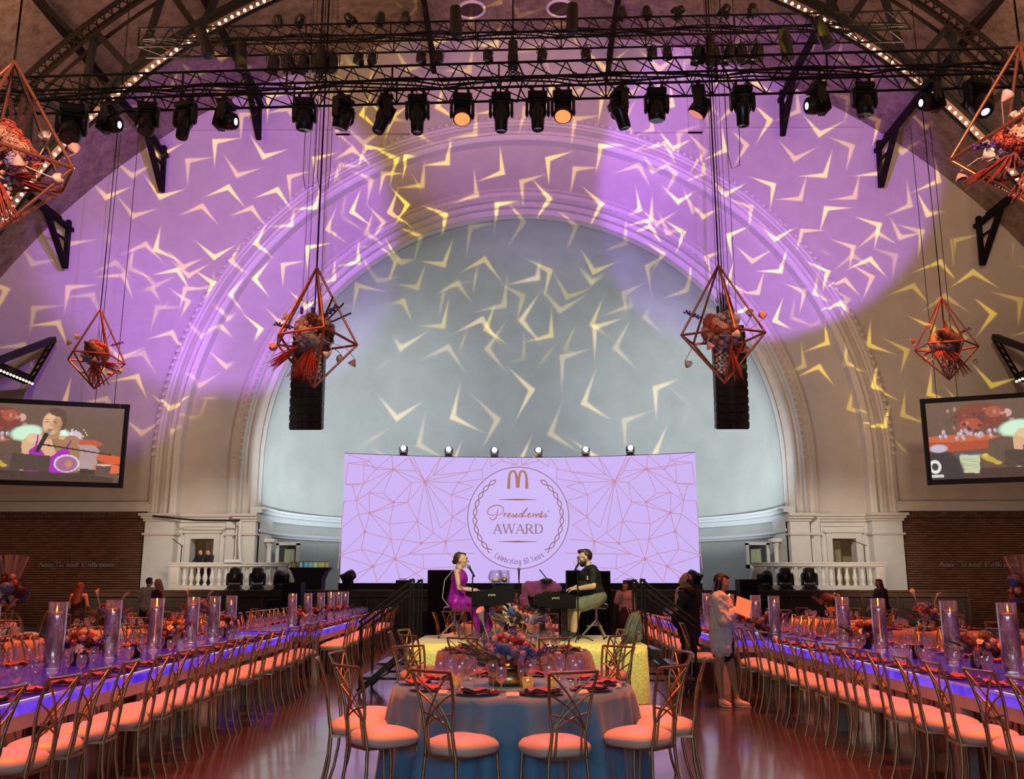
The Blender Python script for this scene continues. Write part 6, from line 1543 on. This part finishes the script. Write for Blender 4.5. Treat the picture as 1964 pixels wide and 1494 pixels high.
# bar with coloured jars
a, b = W(552, 1090, 30.0), W(629, 1090, 30.0); t = thing('bar_table', 'black-draped flared bar table on the stage left of the video wall', 'table', ((a.x + b.x) / 2, 30, SZ)); w2 = (b.x - a.x) / 2; hb = a.z - SZ
mb = MB(); mb.prism([(-w2 + .22, 0), (w2 - .22, 0), (w2 - .20, hb * .5), (w2 - .10, hb * .85), (w2, hb), (-w2, hb), (-w2 + .10, hb * .85), (-w2 + .20, hb * .5)], 0, .6); part('draped_body', mb, mat('bar_drape', (.012, .016, .028), .7), t)
mb = MB(); mb.b2((-w2 - .02, -.03, hb), (w2 + .02, .63, hb + .03)); part('counter', mb, M_blackm, t)
JC = [(.10, .14, .05), (.30, .16, .05), (.06, .14, .04), (.25, .12, .05), (.30, .60, .80), (.05, .20, .30), (.20, .60, .75), (.15, .35, .40), (.20, .60, .80), (.35, .40, .15), (.70, .72, .70), (.25, .50, .08), (.35, .62, .10), (.65, .55, .15), (.30, .40, .12), (.70, .45, .10)]
JN = ['olive', 'amber', 'dark green', 'brown', 'pale blue', 'deep teal', 'sky blue', 'grey teal', 'bright cyan', 'moss', 'white', 'green', 'lime', 'yellow', 'sage', 'orange']
for k, c in enumerate(JC):
    x = (a.x + b.x) / 2 - w2 + .06 + k * (2 * w2 - .12) / 15; mb = MB(); mb.lathe([(.001, 0), (.036, 0), (.036, .13), (.028, .15), (.028, .165), (.001, .165)], 10)
    jm = mat('jar_%s' % JN[k].replace(' ', '_'), c, .2, emit=c, estr=.35); jt = thing('jar', '%s jar in the row on the black bar' % JN[k], 'jar', (x, 30.1, SZ + hb + .03), 0, 'jars on the bar'); part('body', mb, jm, jt)  # jar body also emits its own colour
    mb = MB(); mb.lathe([(.001, .165), (.033, .165), (.033, .19), (.001, .192)], 10); part('lid', mb, mat('jar_lid', (.3, .25, .15), .4, .5), jt)
# ------------------------------------------------------------------ balustrades
bp = [(.001, 0), (.075, 0), (.075, .05), (.05, .06), (.045, .10), (.085, .20), (.095, .26), (.07, .36), (.045, .46), (.055, .49), (.045, .52), (.06, .56), (.075, .57), (.075, .62), (.001, .62)]
mb = MB(); mb.lathe(bp, 12); BALM = mb.mesh('baluster', M_white)
for s, px0, px1, side in ((-1, 325, 550, 'left'), (1, 1445, 1690, 'right')):
    a, b = W(px0, 1085, 33.0), W(px1, 1085, 33.0); t = thing('balustrade', 'white stone balustrade on the stage under the %s foot of the arch' % side, 'balustrade', (a.x, 33.0, SZ)); Ln = b.x - a.x
    mb = MB(); mb.b2((0, -.16, 0), (Ln, .16, .14)); part('plinth', mb, M_white, t)
    mb = MB(); mb.b2((-.04, -.17, .80), (Ln + .04, .17, .88)); mb.b2((-.06, -.20, .88), (Ln + .06, .20, .93)); mb.b2((0, -.12, .76), (Ln, .12, .80)); part('handrail', mb, M_white, t)
    for x0_, x1_ in ((0, .36), (Ln - .30, Ln)): mb = MB(); mb.b2((x0_, -.15, .14), (x1_, .15, .76)); mb.b2((x0_ + .06, -.17, .22), (x1_ - .06, -.15, .68)); part('pier', mb, M_white, t)
    n = 14
    for k in range(n): put('baluster', BALM, t, (.50 + k * (Ln - .95) / (n - 1), 0, .14))
    e = Ln if s < 0 else 0; mb = MB(); mb.prism([(0, 0), (-s * .34, 0), (-s * .32, .1), (-s * .22, .2), (-s * .16, .36), (-s * .10, .62), (0, .76)], -.14, .14); part('scroll_end', mb, M_white, t, (e, 0, 0))
    px = 345 if s < 0 else 1655; c = W(px, 1060, 33.5); q = thing('microphone_stand', 'microphone stand with boom behind the %s balustrade' % side, 'microphone stand', (c.x, 33.5, SZ))
    mb = MB(); mb.tube([(0, 0, 0), (0, 0, 1.55)], .018, 5); part('pole', mb, M_black, q); mb = MB(); mb.tube([(.1 * s, 0, 1.52), (-.45 * s, 0, 1.72)] if s > 0 else [(.05, 0, 1.5), (-.35, 0, 1.78)], .015, 5); part('boom', mb, M_black, q)
    for k in range(3): mb = MB(); mb.tube([(0, 0, .15), (.25 * math.cos(k * 2.1), .25 * math.sin(k * 2.1), .01)], .012, 4); part('leg', mb, M_black, q)
# cable slung on the left base cap
pts = [W(x, y, 35.3) for x, y in ((290, 989), (330, 993), (370, 997), (420, 998), (458, 998))]; mb = MB(); mb.tube(pts, .035, 6); o = part('cable', mb, M_blackm, None); tag(o, 'black cable running along the left base cap moulding', 'cable')
o = part('white_cable', MB().tube([W(459, 1000, 35.3), W(457, 1040, 35.2), W(459, 1085, 35.0), W(458, 1120, 34.9)], .07, 6), M_white, None); tag(o, 'bundle of white cable dropping down the left inner pilaster', 'cable')
o = part('white_case', MB().box((W(340, 1081, 32.8).x + 1.9, 32.9, SZ + .98), (.6, .34, .10)), mat('paper_white', (.8, .82, .9), .6), None); tag(o, 'white sheet lying over the left balustrade rail', 'paper')
# ------------------------------------------------------------------ people
def basis(f, u):
    f = Vector(f).normalized(); u = Vector(u); u = (u - f * u.dot(f)).normalized(); r = f.cross(u)
    return Matrix((r, f, u)).transposed(), r, f, u      # columns: right, forward, up
def hand(mb, wr, d, n, s=1.0, curl=.6, side=1):
    """palm, four unequal bent fingers and a thumb leaving the side; d fingers' direction, n palm normal"""
    d = Vector(d).normalized(); n = Vector(n); n = (n - d * n.dot(d)).normalized(); r = d.cross(n) * side
    c = wr + d * .045 * s
    mb.ell(c, (.038 * s, .050 * s, .018 * s), 10, 6, M=Matrix((r, d, n)).transposed())
    for k, (off, ln) in enumerate(((-.027, .062), (-.009, .075), (.009, .070), (.027, .055))):
        b = wr + d * .080 * s + r * off * s; m = b + (d * math.cos(curl * .5) + n * math.sin(curl * .5)) * ln * .5 * s + r * off * .3
        e = m + (d * math.cos(curl * 1.4) + n * math.sin(curl * 1.4)) * ln * .5 * s
        mb.cap(b - d * .02, m, .0095 * s, .009 * s, 6); mb.cap(m, e, .009 * s, .0075 * s, 6)
    b = wr + d * .03 * s - r * .03 * s; m = b + (d * .55 - r * .8 + n * .25).normalized() * .035 * s; e = m + (d * .9 - r * .3 + n * .4).normalized() * .03 * s
    mb.cap(b, m, .012 * s, .010 * s, 6); mb.cap(m, e, .010 * s, .008 * s, 6)
def limb(mb, a, b, c, r, g=0.0, upto=None):
    """a-b-c joints, radii r = (ra, rb, rc); upto: garment length in fractions 0..2"""
    a, b, c = Vector(a), Vector(b), Vector(c)
    if upto is None: upto = 2
    if upto >= 1: mb.cap(a, b, r[0] + g, r[1] + g, 10)
    else: mb.cap(a, a.lerp(b, upto), r[0] + g, r[0] + (r[1] - r[0]) * upto + g, 10)
    if upto > 1: k = upto - 1; mb.cap(b, b.lerp(c, k), r[1] + g, r[1] + (r[2] - r[1]) * k + g, 10)
def torso(mb, J, g, gr=1.0, belly=0.0, z0=0.0, z1=1.0):
    pel, nk = J['pel'], J['neck']; up = (nk - pel); L = up.length; M, r, f, u = basis(J['fwd'], up)
    sw = (J['shL'] - J['shR']).length / 2
    for t, rx, ry, rz, fo in ((.02, .155, .125, .12, -.01), (.22, .145, .115, .14, 0), (.45, .140, .112, .15, .005), (.68, .160, .120, .15, .01)):
        if t < z0 or t > z1: continue
        mb.ell(pel + up * t + f * fo, (rx * gr + g, ry * gr + g, rz * L / .5 + g * .5), 14, 9, M=M)
    if belly: mb.ell(pel + up * .28 + f * .06, (.16 * gr + g, .13 * gr + belly + g, .17), 14, 9, M=M)
    if z1 > .8:
        for s in ('shL', 'shR'): mb.cap(pel + up * .84, J[s], .065 * gr + g, .052 * gr + g, 10)
def head_prims(mb, J, s=1.0):
    M, r, f, u = basis(J['face'], J.get('hup', (0, 0, 1))); c = J['head']
    mb.ell(c + u * .012 * s - f * .012 * s, (.074 * s, .094 * s, .100 * s), 16, 11, M=M)
    mb.ell(c - u * .045 * s + f * .022 * s, (.056 * s, .066 * s, .068 * s), 14, 9, M=M)
    mb.ell(c - u * .092 * s + f * .052 * s, (.028 * s, .028 * s, .022 * s), 8, 6, M=M)
    mb.cap(c + f * .083 * s + u * .012 * s, c + f * .106 * s - u * .024 * s, .010 * s, .014 * s, 8)
    mb.ell(c + f * .083 * s - u * .056 * s, (.024 * s, .014 * s, .011 * s), 8, 5, M=M)
    mb.cap(c + f * .080 * s + u * .028 * s - r * .03 * s, c + f * .080 * s + u * .028 * s + r * .03 * s, .010 * s, .010 * s, 6)
    for e in (-1, 1): mb.ell(c + r * e * .076 * s - f * .004 * s - u * .012 * s, (.010 * s, .020 * s, .032 * s), 8, 6, M=M); mb.ell(c + r * e * .042 * s + f * .055 * s - u * .02 * s, (.025 * s, .028 * s, .028 * s), 8, 6, M=M)
    mb.cap(c - u * .07 * s - f * .02 * s, J['neck'] , .052 * s, .058 * s, 10)
M_eye = mat('eye_white', (.8, .78, .75), .2); M_iris = mat('eye_dark', (.03, .02, .015), .15); M_lip = mat('lips', (.45, .14, .11), .4)
def face_parts(t, J, s=1.0, brow=(.05, .03, .02)):
    M, r, f, u = basis(J['face'], J.get('hup', (0, 0, 1))); c = J['head']
    for e in (-1, 1):
        mb = MB(); mb.ell(c + r * e * .031 * s + f * .080 * s + u * .006 * s, (.014 * s, .010 * s, .008 * s), 8, 6, M=M); o = part('eye', mb, M_eye, t)
        mb = MB(); mb.ell(c + r * e * .031 * s + f * .088 * s + u * .006 * s, (.006 * s, .004 * s, .006 * s), 8, 5, M=M); part('iris', mb, M_iris, o)
        mb = MB(); mb.cap(c + r * e * .016 * s + f * .092 * s + u * .027 * s, c + r * e * .048 * s + f * .080 * s + u * .029 * s, .004 * s, .003 * s, 5); part('eyebrow', mb, mat('brow_%d' % int(brow[0] * 1000), brow, .8), t)
    mb = MB(); mb.cap(c + f * .095 * s - u * .055 * s - r * .020 * s, c + f * .095 * s - u * .055 * s + r * .020 * s, .0055 * s, .0055 * s, 6); part('mouth', mb, M_lip, t)
SKIN = {'fair': mat('skin_fair', (.72, .46, .34), .5, noise=.05, nscale=12), 'tan': mat('skin_tan', (.60, .36, .24), .5, noise=.05, nscale=12), 'olive': mat('skin_olive', (.50, .29, .19), .5, noise=.05, nscale=12)}
def person(label, J, skin='fair', clothes=(), hair=None, hcol=(.05, .03, .02), voxel=.008, s=1.0, gr=1.0, belly=0.0, handdir=None, extra=None, arm=(.047, .038, .027), leg=(.082, .056, .038), bare_feet=False, curl=.7):
    root = Vector((J['pel'].x, J['pel'].y, min(J['anL'].z, J['anR'].z) - .06))
    J = {k: (v - root if k not in ('face', 'fwd', 'hup') else Vector(v)) for k, v in J.items()}
    t = thing('person', label, 'person', root)
    def armr(g=0): return arm
    mb = MB(); torso(mb, J, 0, gr, belly); head_prims(mb, J, s)
    for q in 'LR':
        limb(mb, J['sh' + q], J['el' + q], J['wr' + q], arm); limb(mb, J['hip' + q], J['kn' + q], J['an' + q], leg)
        d = (J['wr' + q] - J['el' + q]); dd = (handdir or {}).get(q, (d.normalized(), Vector((0, 0, -1))))
        hand(mb, J['wr' + q], dd[0], dd[1], 1.0, curl, 1 if q == 'L' else -1)
        a = J['an' + q]; mb.cap(a - Vector((0, 0, .03)), J['toe' + q], .040, .030, 8)
    blob('body', mb, SKIN[skin], voxel, t, 2)
    face_parts(t, J, s, hcol)
    for c in clothes: c(t, J, gr, belly)
    M, r, f, u = basis(J['face'], J.get('hup', (0, 0, 1))); h = J['head']
    if hair:
        mb = MB(); mh = mat('hair_%02d_%02d' % (int(hcol[0] * 100), int(hcol[2] * 100)), hcol, .45, noise=.3, nscale=30)
        mb.ell(h + u * .022 * s - f * .036 * s, (.081 * s, .086 * s, .094 * s), 14, 9, M=M)
        if hair in ('short', 'full'):
            mb.ell(h + u * .088 * s + f * .000 * s, (.062 * s, .080 * s, .030 * s), 12, 7, M=M)
            if hair == 'full': mb.ell(h + u * .100 * s + f * .035 * s, (.050 * s, .045 * s, .026 * s), 10, 6, M=M)
        if hair == 'balding':
            mb = MB(); mb.ell(h - u * .005 * s - f * .045 * s, (.083 * s, .068 * s, .062 * s), 12, 8, M=M)
        if hair == 'bun': mb.ell(h + u * .084 * s + f * .0 * s, (.056 * s, .076 * s, .022 * s), 12, 7, M=M); mb.ell(h - u * .03 * s - f * .10 * s, (.04 * s, .035 * s, .04 * s), 10, 7)
        if hair in ('long', 'wavy'):
            dn = Vector((0, 0, -1)); L_ = .40 if hair == 'long' else .26
            mb.ell(h + u * .086 * s + f * .0 * s, (.062 * s, .082 * s, .028 * s), 12, 7, M=M)
            for e in (-1, -.5, 0, .5, 1): mb.cap(h + r * e * .055 * s - f * (.05 - .015 * abs(e)) * s, h + r * e * .085 * s - f * (.165 - .045 * abs(e)) + dn * L_ * (1 - .12 * abs(e)), .054 * s, .040, 8)
        blob('hair', mb, mh, .009 if voxel < .01 else .014, t, 1)
    if extra: extra(t, J)
    return t
def shirt(color, sleeve=.75, g=.016, z0=0, loose=0.0, name='shirt', hem=0.0, rough=.75):
    def fn(t, J, gr, belly):
        mb = MB(); torso(mb, J, g + loose, gr, belly, z0)
        for q in 'LR': limb(mb, J['sh' + q], J['el' + q], J['wr' + q], (.050 * max(1, gr * .95), .044, .034), g + loose * .35, sleeve)
        up = (J['neck'] - J['pel']); mb.cap(J['pel'] + up * .9, J['pel'] + up * .97, .070, .060, 10)
        if hem:
            for q in 'LR': mb.cap(J['hip' + q], J['hip' + q] - Vector((0, 0, hem)), .105 + loose, .115 + loose, 10)
        blob(name, mb, mat('%s_%s' % (name, '_'.join('%02d' % int(c * 99) for c in color)), color, rough, noise=.06, nscale=8), .010, t, 2, wrinkle=.008 + loose * .3)
    return fn
def trousers(color, upto=1.95, g=.018, name='trousers'):
    def fn(t, J, gr, belly):
        mb = MB(); torso(mb, J, g * .6, gr, 0, 0, .1)
        for q in 'LR': limb(mb, J['hip' + q], J['kn' + q], J['an' + q], (.088, .066, .056), g, upto)
        blob(name, mb, mat('%s_%s' % (name, '_'.join('%02d' % int(c * 99) for c in color)), color, .8, noise=.1, nscale=10), .010, t, 2, wrinkle=.007)
    return fn
def shoes(color, sole=(.5, .45, .42)):
    def fn(t, J, gr, belly):
        for q in 'LR':
            a, b = J['an' + q], J['toe' + q]; mb = MB(); mb.cap(a - Vector((0, 0, .015)), a - Vector((0, 0, .035)), .047, .046, 10); mb.cap(a - Vector((0, 0, .035)), b, .047, .036, 10); mb.cap(a.lerp(b, .5) + Vector((0, 0, -.015)), b, .044, .036, 8)
            blob('shoe', mb, mat('shoe_%02d' % int(color[0] * 99), color, .6), .009, t, 1)
            d = (b - a); d.z = 0; m = Matrix((d.normalized(), Vector((-d.y, d.x, 0)).normalized(), (0, 0, 1))).transposed()
            mb = MB(); mb.ell(a.lerp(b, .55) + Vector((0, 0, -.045 if abs(a.z - b.z) < .08 else -.05)), (d.length * .62 + .03, .045, .016), 12, 5, M=m); part('sole', mb, mat('sole_%02d' % int(sole[0] * 99), sole, .6), t)
    return fn
V = Vector
def pts(y, d): return {k: W(v[0], v[1], y + (v[2] if len(v) > 2 else 0)) for k, v in d.items()}
# the singer
J = pts(13.8, dict(head=(884.5, 1073.5), neck=(880.5, 1090.5), pel=(875, 1153), shL=(878, 1096, .16), shR=(875, 1097, -.15), elR=(880, 1128, -.22), wrR=(904, 1132, -.20), elL=(884, 1127, .2), wrL=(905, 1130, .12),
                   hipL=(877, 1156, .09), hipR=(876, 1157, -.09), knR=(910, 1160, -.22), anR=(924, 1214, -.24), toeR=(939, 1222, -.28), knL=(916, 1162, -.02), anL=(931, 1208, -.02), toeL=(944, 1217, -.04)))
J['face'] = V((.98, -.15, -.03)); J['fwd'] = V((1, -.1, 0))
def gown(t, J, gr, b):
    m = mat('gown_magenta', (.34, .006, .44), .42, noise=.10, nscale=9)
    mb = MB(); torso(mb, J, .010, .90, 0, 0, .70)
    up = J['neck'] - J['pel']; M, r, f, u = basis(J['fwd'], up)
    for q in (-1, 1): mb.ell(J['pel'] + up * .66 + f * .075 + r * q * .055, (.058, .055, .06), 10, 7, M=M)
    for q in 'LR': mb.cap(J['hip' + q], J['kn' + q], .115, .088, 12); mb.cap(J['kn' + q], J['an' + q] + Vector((0, 0, .06)), .088, .10, 12)
    mb.cap((J['hipL'] + J['hipR']) / 2, (J['knL'] + J['knR']) / 2, .12, .085, 12); mb.cap((J['knL'] + J['knR']) / 2, (J['anL'] + J['anR']) / 2 + V((0, 0, .07)), .085, .09, 12)
    blob('gown', mb, m, .009, t, 2, wrinkle=.010)
    for q in ('shL', 'shR'):
        mb = MB(); mb.tube([J['pel'] + up * .74 + f * .10 + (J[q] - J['neck']) * .45, J['neck'].lerp(J[q], .6) + u * .045, J['pel'] + up * .70 - f * .10 + (J[q] - J['neck']) * .4], .005, 5); part('strap', mb, m, t)
def clip(t, J):
    mb = MB(); p = J['hipR']; mb.tube([J['neck'] + V((-.05, -.1, .02)), J['pel'] + V((-.17, -.08, .30)), J['pel'] + V((-.20, -.08, .05)), J['pel'] + V((-.10, -.1, -.08))], .005, 5); part('earpiece_cable', mb, mat('cable_pale', (.7, .68, .66), .5), t)
person('woman in a magenta gown seated at the left piano singing', J, 'fair', [gown, shoes((.10, .02, .10), (.06, .02, .06))], 'bun', (.07, .035, .02), .007, 1.0, .86, extra=clip, arm=(.040, .033, .023), leg=(.075, .050, .034), handdir={'R': (V((1, -.1, -.10)), V((0, 0, -1))), 'L': (V((1, -.1, -.1)), V((0, 0, -1)))}, curl=.6)
# the other pianist
J = pts(13.85, dict(head=(1120.5, 1069), neck=(1129, 1086), pel=(1141, 1146), shL=(1137, 1094, -.19), shR=(1136, 1093, .20), elL=(1137, 1124, -.28), wrL=(1107, 1129, -.22), elR=(1124, 1120, .28), wrR=(1102, 1127, .10),
                    hipL=(1140, 1150, -.10), hipR=(1140, 1149, .10), knL=(1105, 1163, -.20), anL=(1099, 1211, -.18), toeL=(1085, 1219, -.26), knR=(1100, 1160, .12), anR=(1089, 1208, .08), toeR=(1076, 1215, .03)))
J['face'] = V((-.95, -.12, -.22)); J['hup'] = V((-.2, 0, 1)); J['fwd'] = V((-1, -.1, 0))
def manx(t, J):
    M, r, f, u = basis(J['face'], J['hup']); c = J['head']
    mb = MB(); mb.ell(c - u * .068 + f * .030, (.064, .072, .058), 12, 8, M=M); mb.ell(c - u * .098 + f * .055, (.036, .036, .032), 10, 6, M=M); blob('beard', mb, mat('beard', (.045, .026, .018), .8, noise=.3, nscale=40), .008, t, 1)
    mb = MB()
    for e in (-1, 1):
        cc = c + r * e * .034 + f * .100 + u * .006; mb.tube([cc + r * .026 * math.cos(a * PI / 5) + u * .020 * math.sin(a * PI / 5) for a in range(10)], .0028, 4, closed=True); mb.tube([c + r * e * .060 + f * .096 + u * .01, c + r * e * .080 + u * .005], .0028, 4)
    mb.tube([c + f * .104 + u * .010 - r * .010, c + f * .104 + u * .010 + r * .010], .0028, 4); part('eyeglasses', mb, M_black, t)
    up = J['neck'] - J['pel']; mb = MB(); mb.box(J['pel'] + up * .62 + V((-.06, -.19, 0)), (.035, .01, .06)); part('chest_print', mb, mat('print_white', (.75, .75, .72), .6), t)
    mb = MB(); mb.tube([J['wrL'] + V((.02, 0, 0)) + V((0, .035 * math.cos(a * PI / 4), .035 * math.sin(a * PI / 4))) for a in range(8)], .006, 5, closed=True); part('wristband', mb, M_black, t)
person('bearded man in black T-shirt and khaki shorts seated at the right piano', J, 'fair', [shirt((.004, .007, .012), .72, .016, name='t_shirt'), trousers((.17, .19, .14), 1.0, .030, 'shorts'), shoes((.03, .03, .035), (.4, .4, .38))], 'full', (.035, .02, .014), .007, 1.04, 1.16, .02, extra=manx, arm=(.056, .046, .032), leg=(.098, .072, .048),
       handdir={'L': (V((-1, 0, -.15)), V((0, 0, -1))), 'R': (V((-1, -.1, -.15)), V((0, 0, -1)))}, curl=.6)
# standing technician
J = pts(14.7, dict(head=(1314, 1114), neck=(1321, 1131), pel=(1320, 1210), shL=(1322, 1137, -.19), shR=(1321, 1138, .16), elL=(1298, 1166, -.20), wrL=(1296.5, 1140, -.16), elR=(1308, 1168, .20), wrR=(1295, 1174, .14),
                   hipL=(1322, 1213, -.09), hipR=(1319, 1213, .09), knL=(1326, 1258, -.10), anL=(1335, 1305, -.04), toeL=(1324, 1315, -.16), knR=(1316, 1258, .10), anR=(1316, 1303, .25), toeR=(1302, 1307, .22)))
J['anL'].z = .09; J['anR'].z = .09; J['toeL'].z = .035; J['toeR'].z = .035
J['face'] = V((-.93, -.30, .05)); J['fwd'] = V((-.95, -.2, 0))
def headset(t, J):
    M, r, f, u = basis(J['face'], (0, 0, 1)); c = J['head']; mb = MB(); mb.tube([c + r * .088 * math.cos(a) + u * .125 * math.sin(a) - f * .01 for a in [PI * k / 8 for k in range(9)]], .006, 5)
    mb.ell(c + r * .086, (.016, .03, .03), 8, 5, M=M); mb.ell(c - r * .086, (.016, .03, .03), 8, 5, M=M); mb.tube([c - r * .09, c - r * .07 + f * .08 - u * .06], .004, 4); part('headset', mb, M_black, t)
person('balding man in black shirt and trousers standing, hand at his mouth', J, 'tan', [shirt((.004, .005, .009), .85, .020, loose=.018, name='black_shirt', hem=.10), trousers((.010, .010, .012)), shoes((.02, .025, .03), (.03, .035, .04))], 'balding', (.07, .04, .025), .007, 1.05, 1.10, .03, extra=headset,
       handdir={'L': (V((.15, 0, 1)), V((.9, 0, .1))), 'R': (V((-1, 0, -.15)), V((0, 0, -1)))}, curl=.9)
# young woman in a white shirt
J = pts(12.5, dict(head=(1383, 1117), neck=(1378, 1138), pel=(1384, 1226), shL=(1376, 1147, .14), shR=(1378, 1148, -.14), elR=(1387, 1190, -.20), wrR=(1408, 1172, -.10), elL=(1390, 1188, .16), wrL=(1409, 1168, .05),
                   hipL=(1388, 1232, .07), hipR=(1382, 1232, -.07), knR=(1377, 1288, -.08), anR=(1383, 1342, -.10), toeR=(1396, 1353, -.20), knL=(1402, 1288, .05), anL=(1413, 1343, -.14), toeL=(1432, 1352, -.20)))
J['anL'].z = .085; J['anR'].z = .085; J['toeL'].z = .033; J['toeR'].z = .033
J['face'] = V((.86, -.22, -.30)); J['hup'] = V((.30, 0, 1)); J['fwd'] = V((.95, -.1, 0))
def girlx(t, J):
    for q in 'R': pass
def skirt(t, J, gr, b):
    mb = MB(); mb.cap(J['pel'] + V((0, 0, .02)), J['pel'] - V((0, 0, .14)), .150, .150, 14); blob('skirt', mb, mat('skirt_black', (.01, .01, .012), .8), .010, t, 1)
person('young woman in oversized white shirt and black skirt reading a sheet', J, 'olive', [skirt, shirt((.78, .78, .84), 1.75, .022, loose=.028, name='white_shirt', hem=.05), shoes((.78, .60, .55), (.8, .66, .60))], 'long', (.012, .006, .005), .007, .98, .84, leg=(.080, .054, .034), arm=(.038, .031, .022), extra=girlx,
       handdir={'R': (V((.9, 0, .35)), V((-.3, .6, .3))), 'L': (V((.9, -.1, .3)), V((0, -.4, -.6)))}, curl=1.0)
c = W(1424, 1164, 12.35); o = MB(); M = Matrix.Rotation(.35, 3, 'Y') @ Matrix.Rotation(.9, 3, 'X'); o.box((0, 0, 0), (.20, .28, .004), M=M); o.box((.01, .01, .006), (.19, .27, .004), M=M)
o = part('paper_sheet', o, mat('paper_pink', (.85, .74, .74), .6), None, c); tag(o, 'white paper sheets held by the young woman in the white shirt', 'paper')
# background people, standing figure from height and place
def standing(label, px, y, h, face, clothes, hair, hcol, arms='down', skin='tan', lean=0.0, headpy=None, **kw):
    x = W(px, 1120, y).x; k = h / 1.7; F = V((*face, 0)).normalized(); R_ = V((F.y, -F.x, 0)); o = V((x, y, 0))
    def P(f, r, z): return o + F * f * k + R_ * r * k + V((0, 0, z * k)) + F * lean * z
    J = dict(head=P(.03, 0, 1.57), neck=P(0, 0, 1.42), pel=P(0, 0, .92), shR=P(0, .17, 1.37), shL=P(0, -.17, 1.37), hipR=P(0, .09, .90), hipL=P(0, -.09, .90), knR=P(.02, .10, .50), knL=P(.02, -.10, .50),
             anR=P(0, .10, .085), anL=P(.02, -.11, .085), toeR=P(.15, .11, .035), toeL=P(.17, -.12, .035), elR=P(-.03, .22, 1.10), elL=P(-.03, -.22, 1.10), wrR=P(.08, .21, .86), wrL=P(.08, -.21, .86))
    if arms == 'phone': J['elR'] = P(.15, .24, 1.15); J['wrR'] = P(.22, .10, 1.42)
    if arms == 'reach': J['elR'] = P(.12, .18, 1.10); J['wrR'] = P(.34, .10, .95); J['elL'] = P(.12, -.18, 1.1); J['wrL'] = P(.34, -.08, .98)
    if arms == 'fold': J['elR'] = P(.02, .24, 1.10); J['wrR'] = P(.2, .02, 1.12); J['elL'] = P(.02, -.24, 1.1); J['wrL'] = P(.2, -.05, 1.08)
    if arms == 'rail': J['elR'] = P(.22, .22, 1.06); J['wrR'] = P(.40, .06, 1.04); J['elL'] = P(.22, -.22, 1.06); J['wrL'] = P(.40, -.06, 1.04)
    J['face'] = V((F.x, F.y, -.12)); J['fwd'] = F
    return person(label, J, skin, clothes, hair, hcol, .012, k, kw.get('gr', 1.0), kw.get('belly', 0.0), extra=kw.get('extra'))
def dress(color, name='dress', g=.02, n=.0):
    def fn(t, J, gr, b):
        mb = MB(); torso(mb, J, g, gr, b, 0, .75); mb.cap(J['pel'], (J['knL'] + J['knR']) / 2 + V((0, 0, .05)), .17, .19, 12); blob(name, mb, mat('%s_%02d' % (name, int(color[0] * 99)), color, .8, noise=.6 if n else .1, nscale=30 if n else 8), .014, t, 2)
    return fn
standing('man in white shirt seen from behind before the left panels', 282, 25.0, 1.74, (.25, 1), [shirt((.62, .58, .58), .9, .02), trousers((.03, .03, .04)), shoes((.03, .02, .02))], 'short', (.08, .04, .03), 'fold')
standing('blonde woman in a dark sleeveless top facing the man in white', 301, 24.6, 1.70, (-.5, -1), [dress((.02, .02, .025)), shoes((.04, .02, .02))], 'wavy', (.60, .42, .22), 'down')
standing('woman with long auburn hair seen from behind at the left tables', 149, 21.5, 1.60, (.1, 1), [dress((.02, .015, .015)), shoes((.04, .02, .02))], 'long', (.14, .035, .015), 'fold')
standing('woman in dark sequinned dress leaning over the right tables', 1692, 25.0, 1.70, (-1, -.2), [dress((.045, .02, .02), 'sequin_dress', .03, 1), shirt((.045, .02, .02), .5, .02), shoes((.04, .02, .02))], 'long', (.12, .03, .02), 'reach', lean=.08, gr=1.12)
def phone(t, J): mb = MB(); mb.box(J['wrR'] + V((0, -.04, .09)), (.07, .01, .14)); part('phone', mb, M_blackm, t)
standing('woman in pale pink cardigan holding a phone up before the stage', 1198, 25.6, 1.62, (-.1, -1), [dress((.05, .02, .03)), shirt((.62, .42, .42), 1.8, .03, name='cardigan'), shoes((.1, .05, .05))], 'short', (.03, .015, .012), 'phone', extra=phone)
for px, l, dy in ((382, 'man in black leaning on the left balustrade, nearer the microphone', 0), (397, 'person in black leaning on the left balustrade, right of the man', .1)):
    p = standing(l, px, 33.55 + dy, 1.42, (-.45, -1), [shirt((.01, .01, .012), 1.8, .03, name='black_shirt'), trousers((.01, .01, .012)), shoes((.02, .02, .02))], 'short', (.04, .02, .015), 'rail', lean=.05); p.location.z += SZ
bpy.context.view_layer.update()
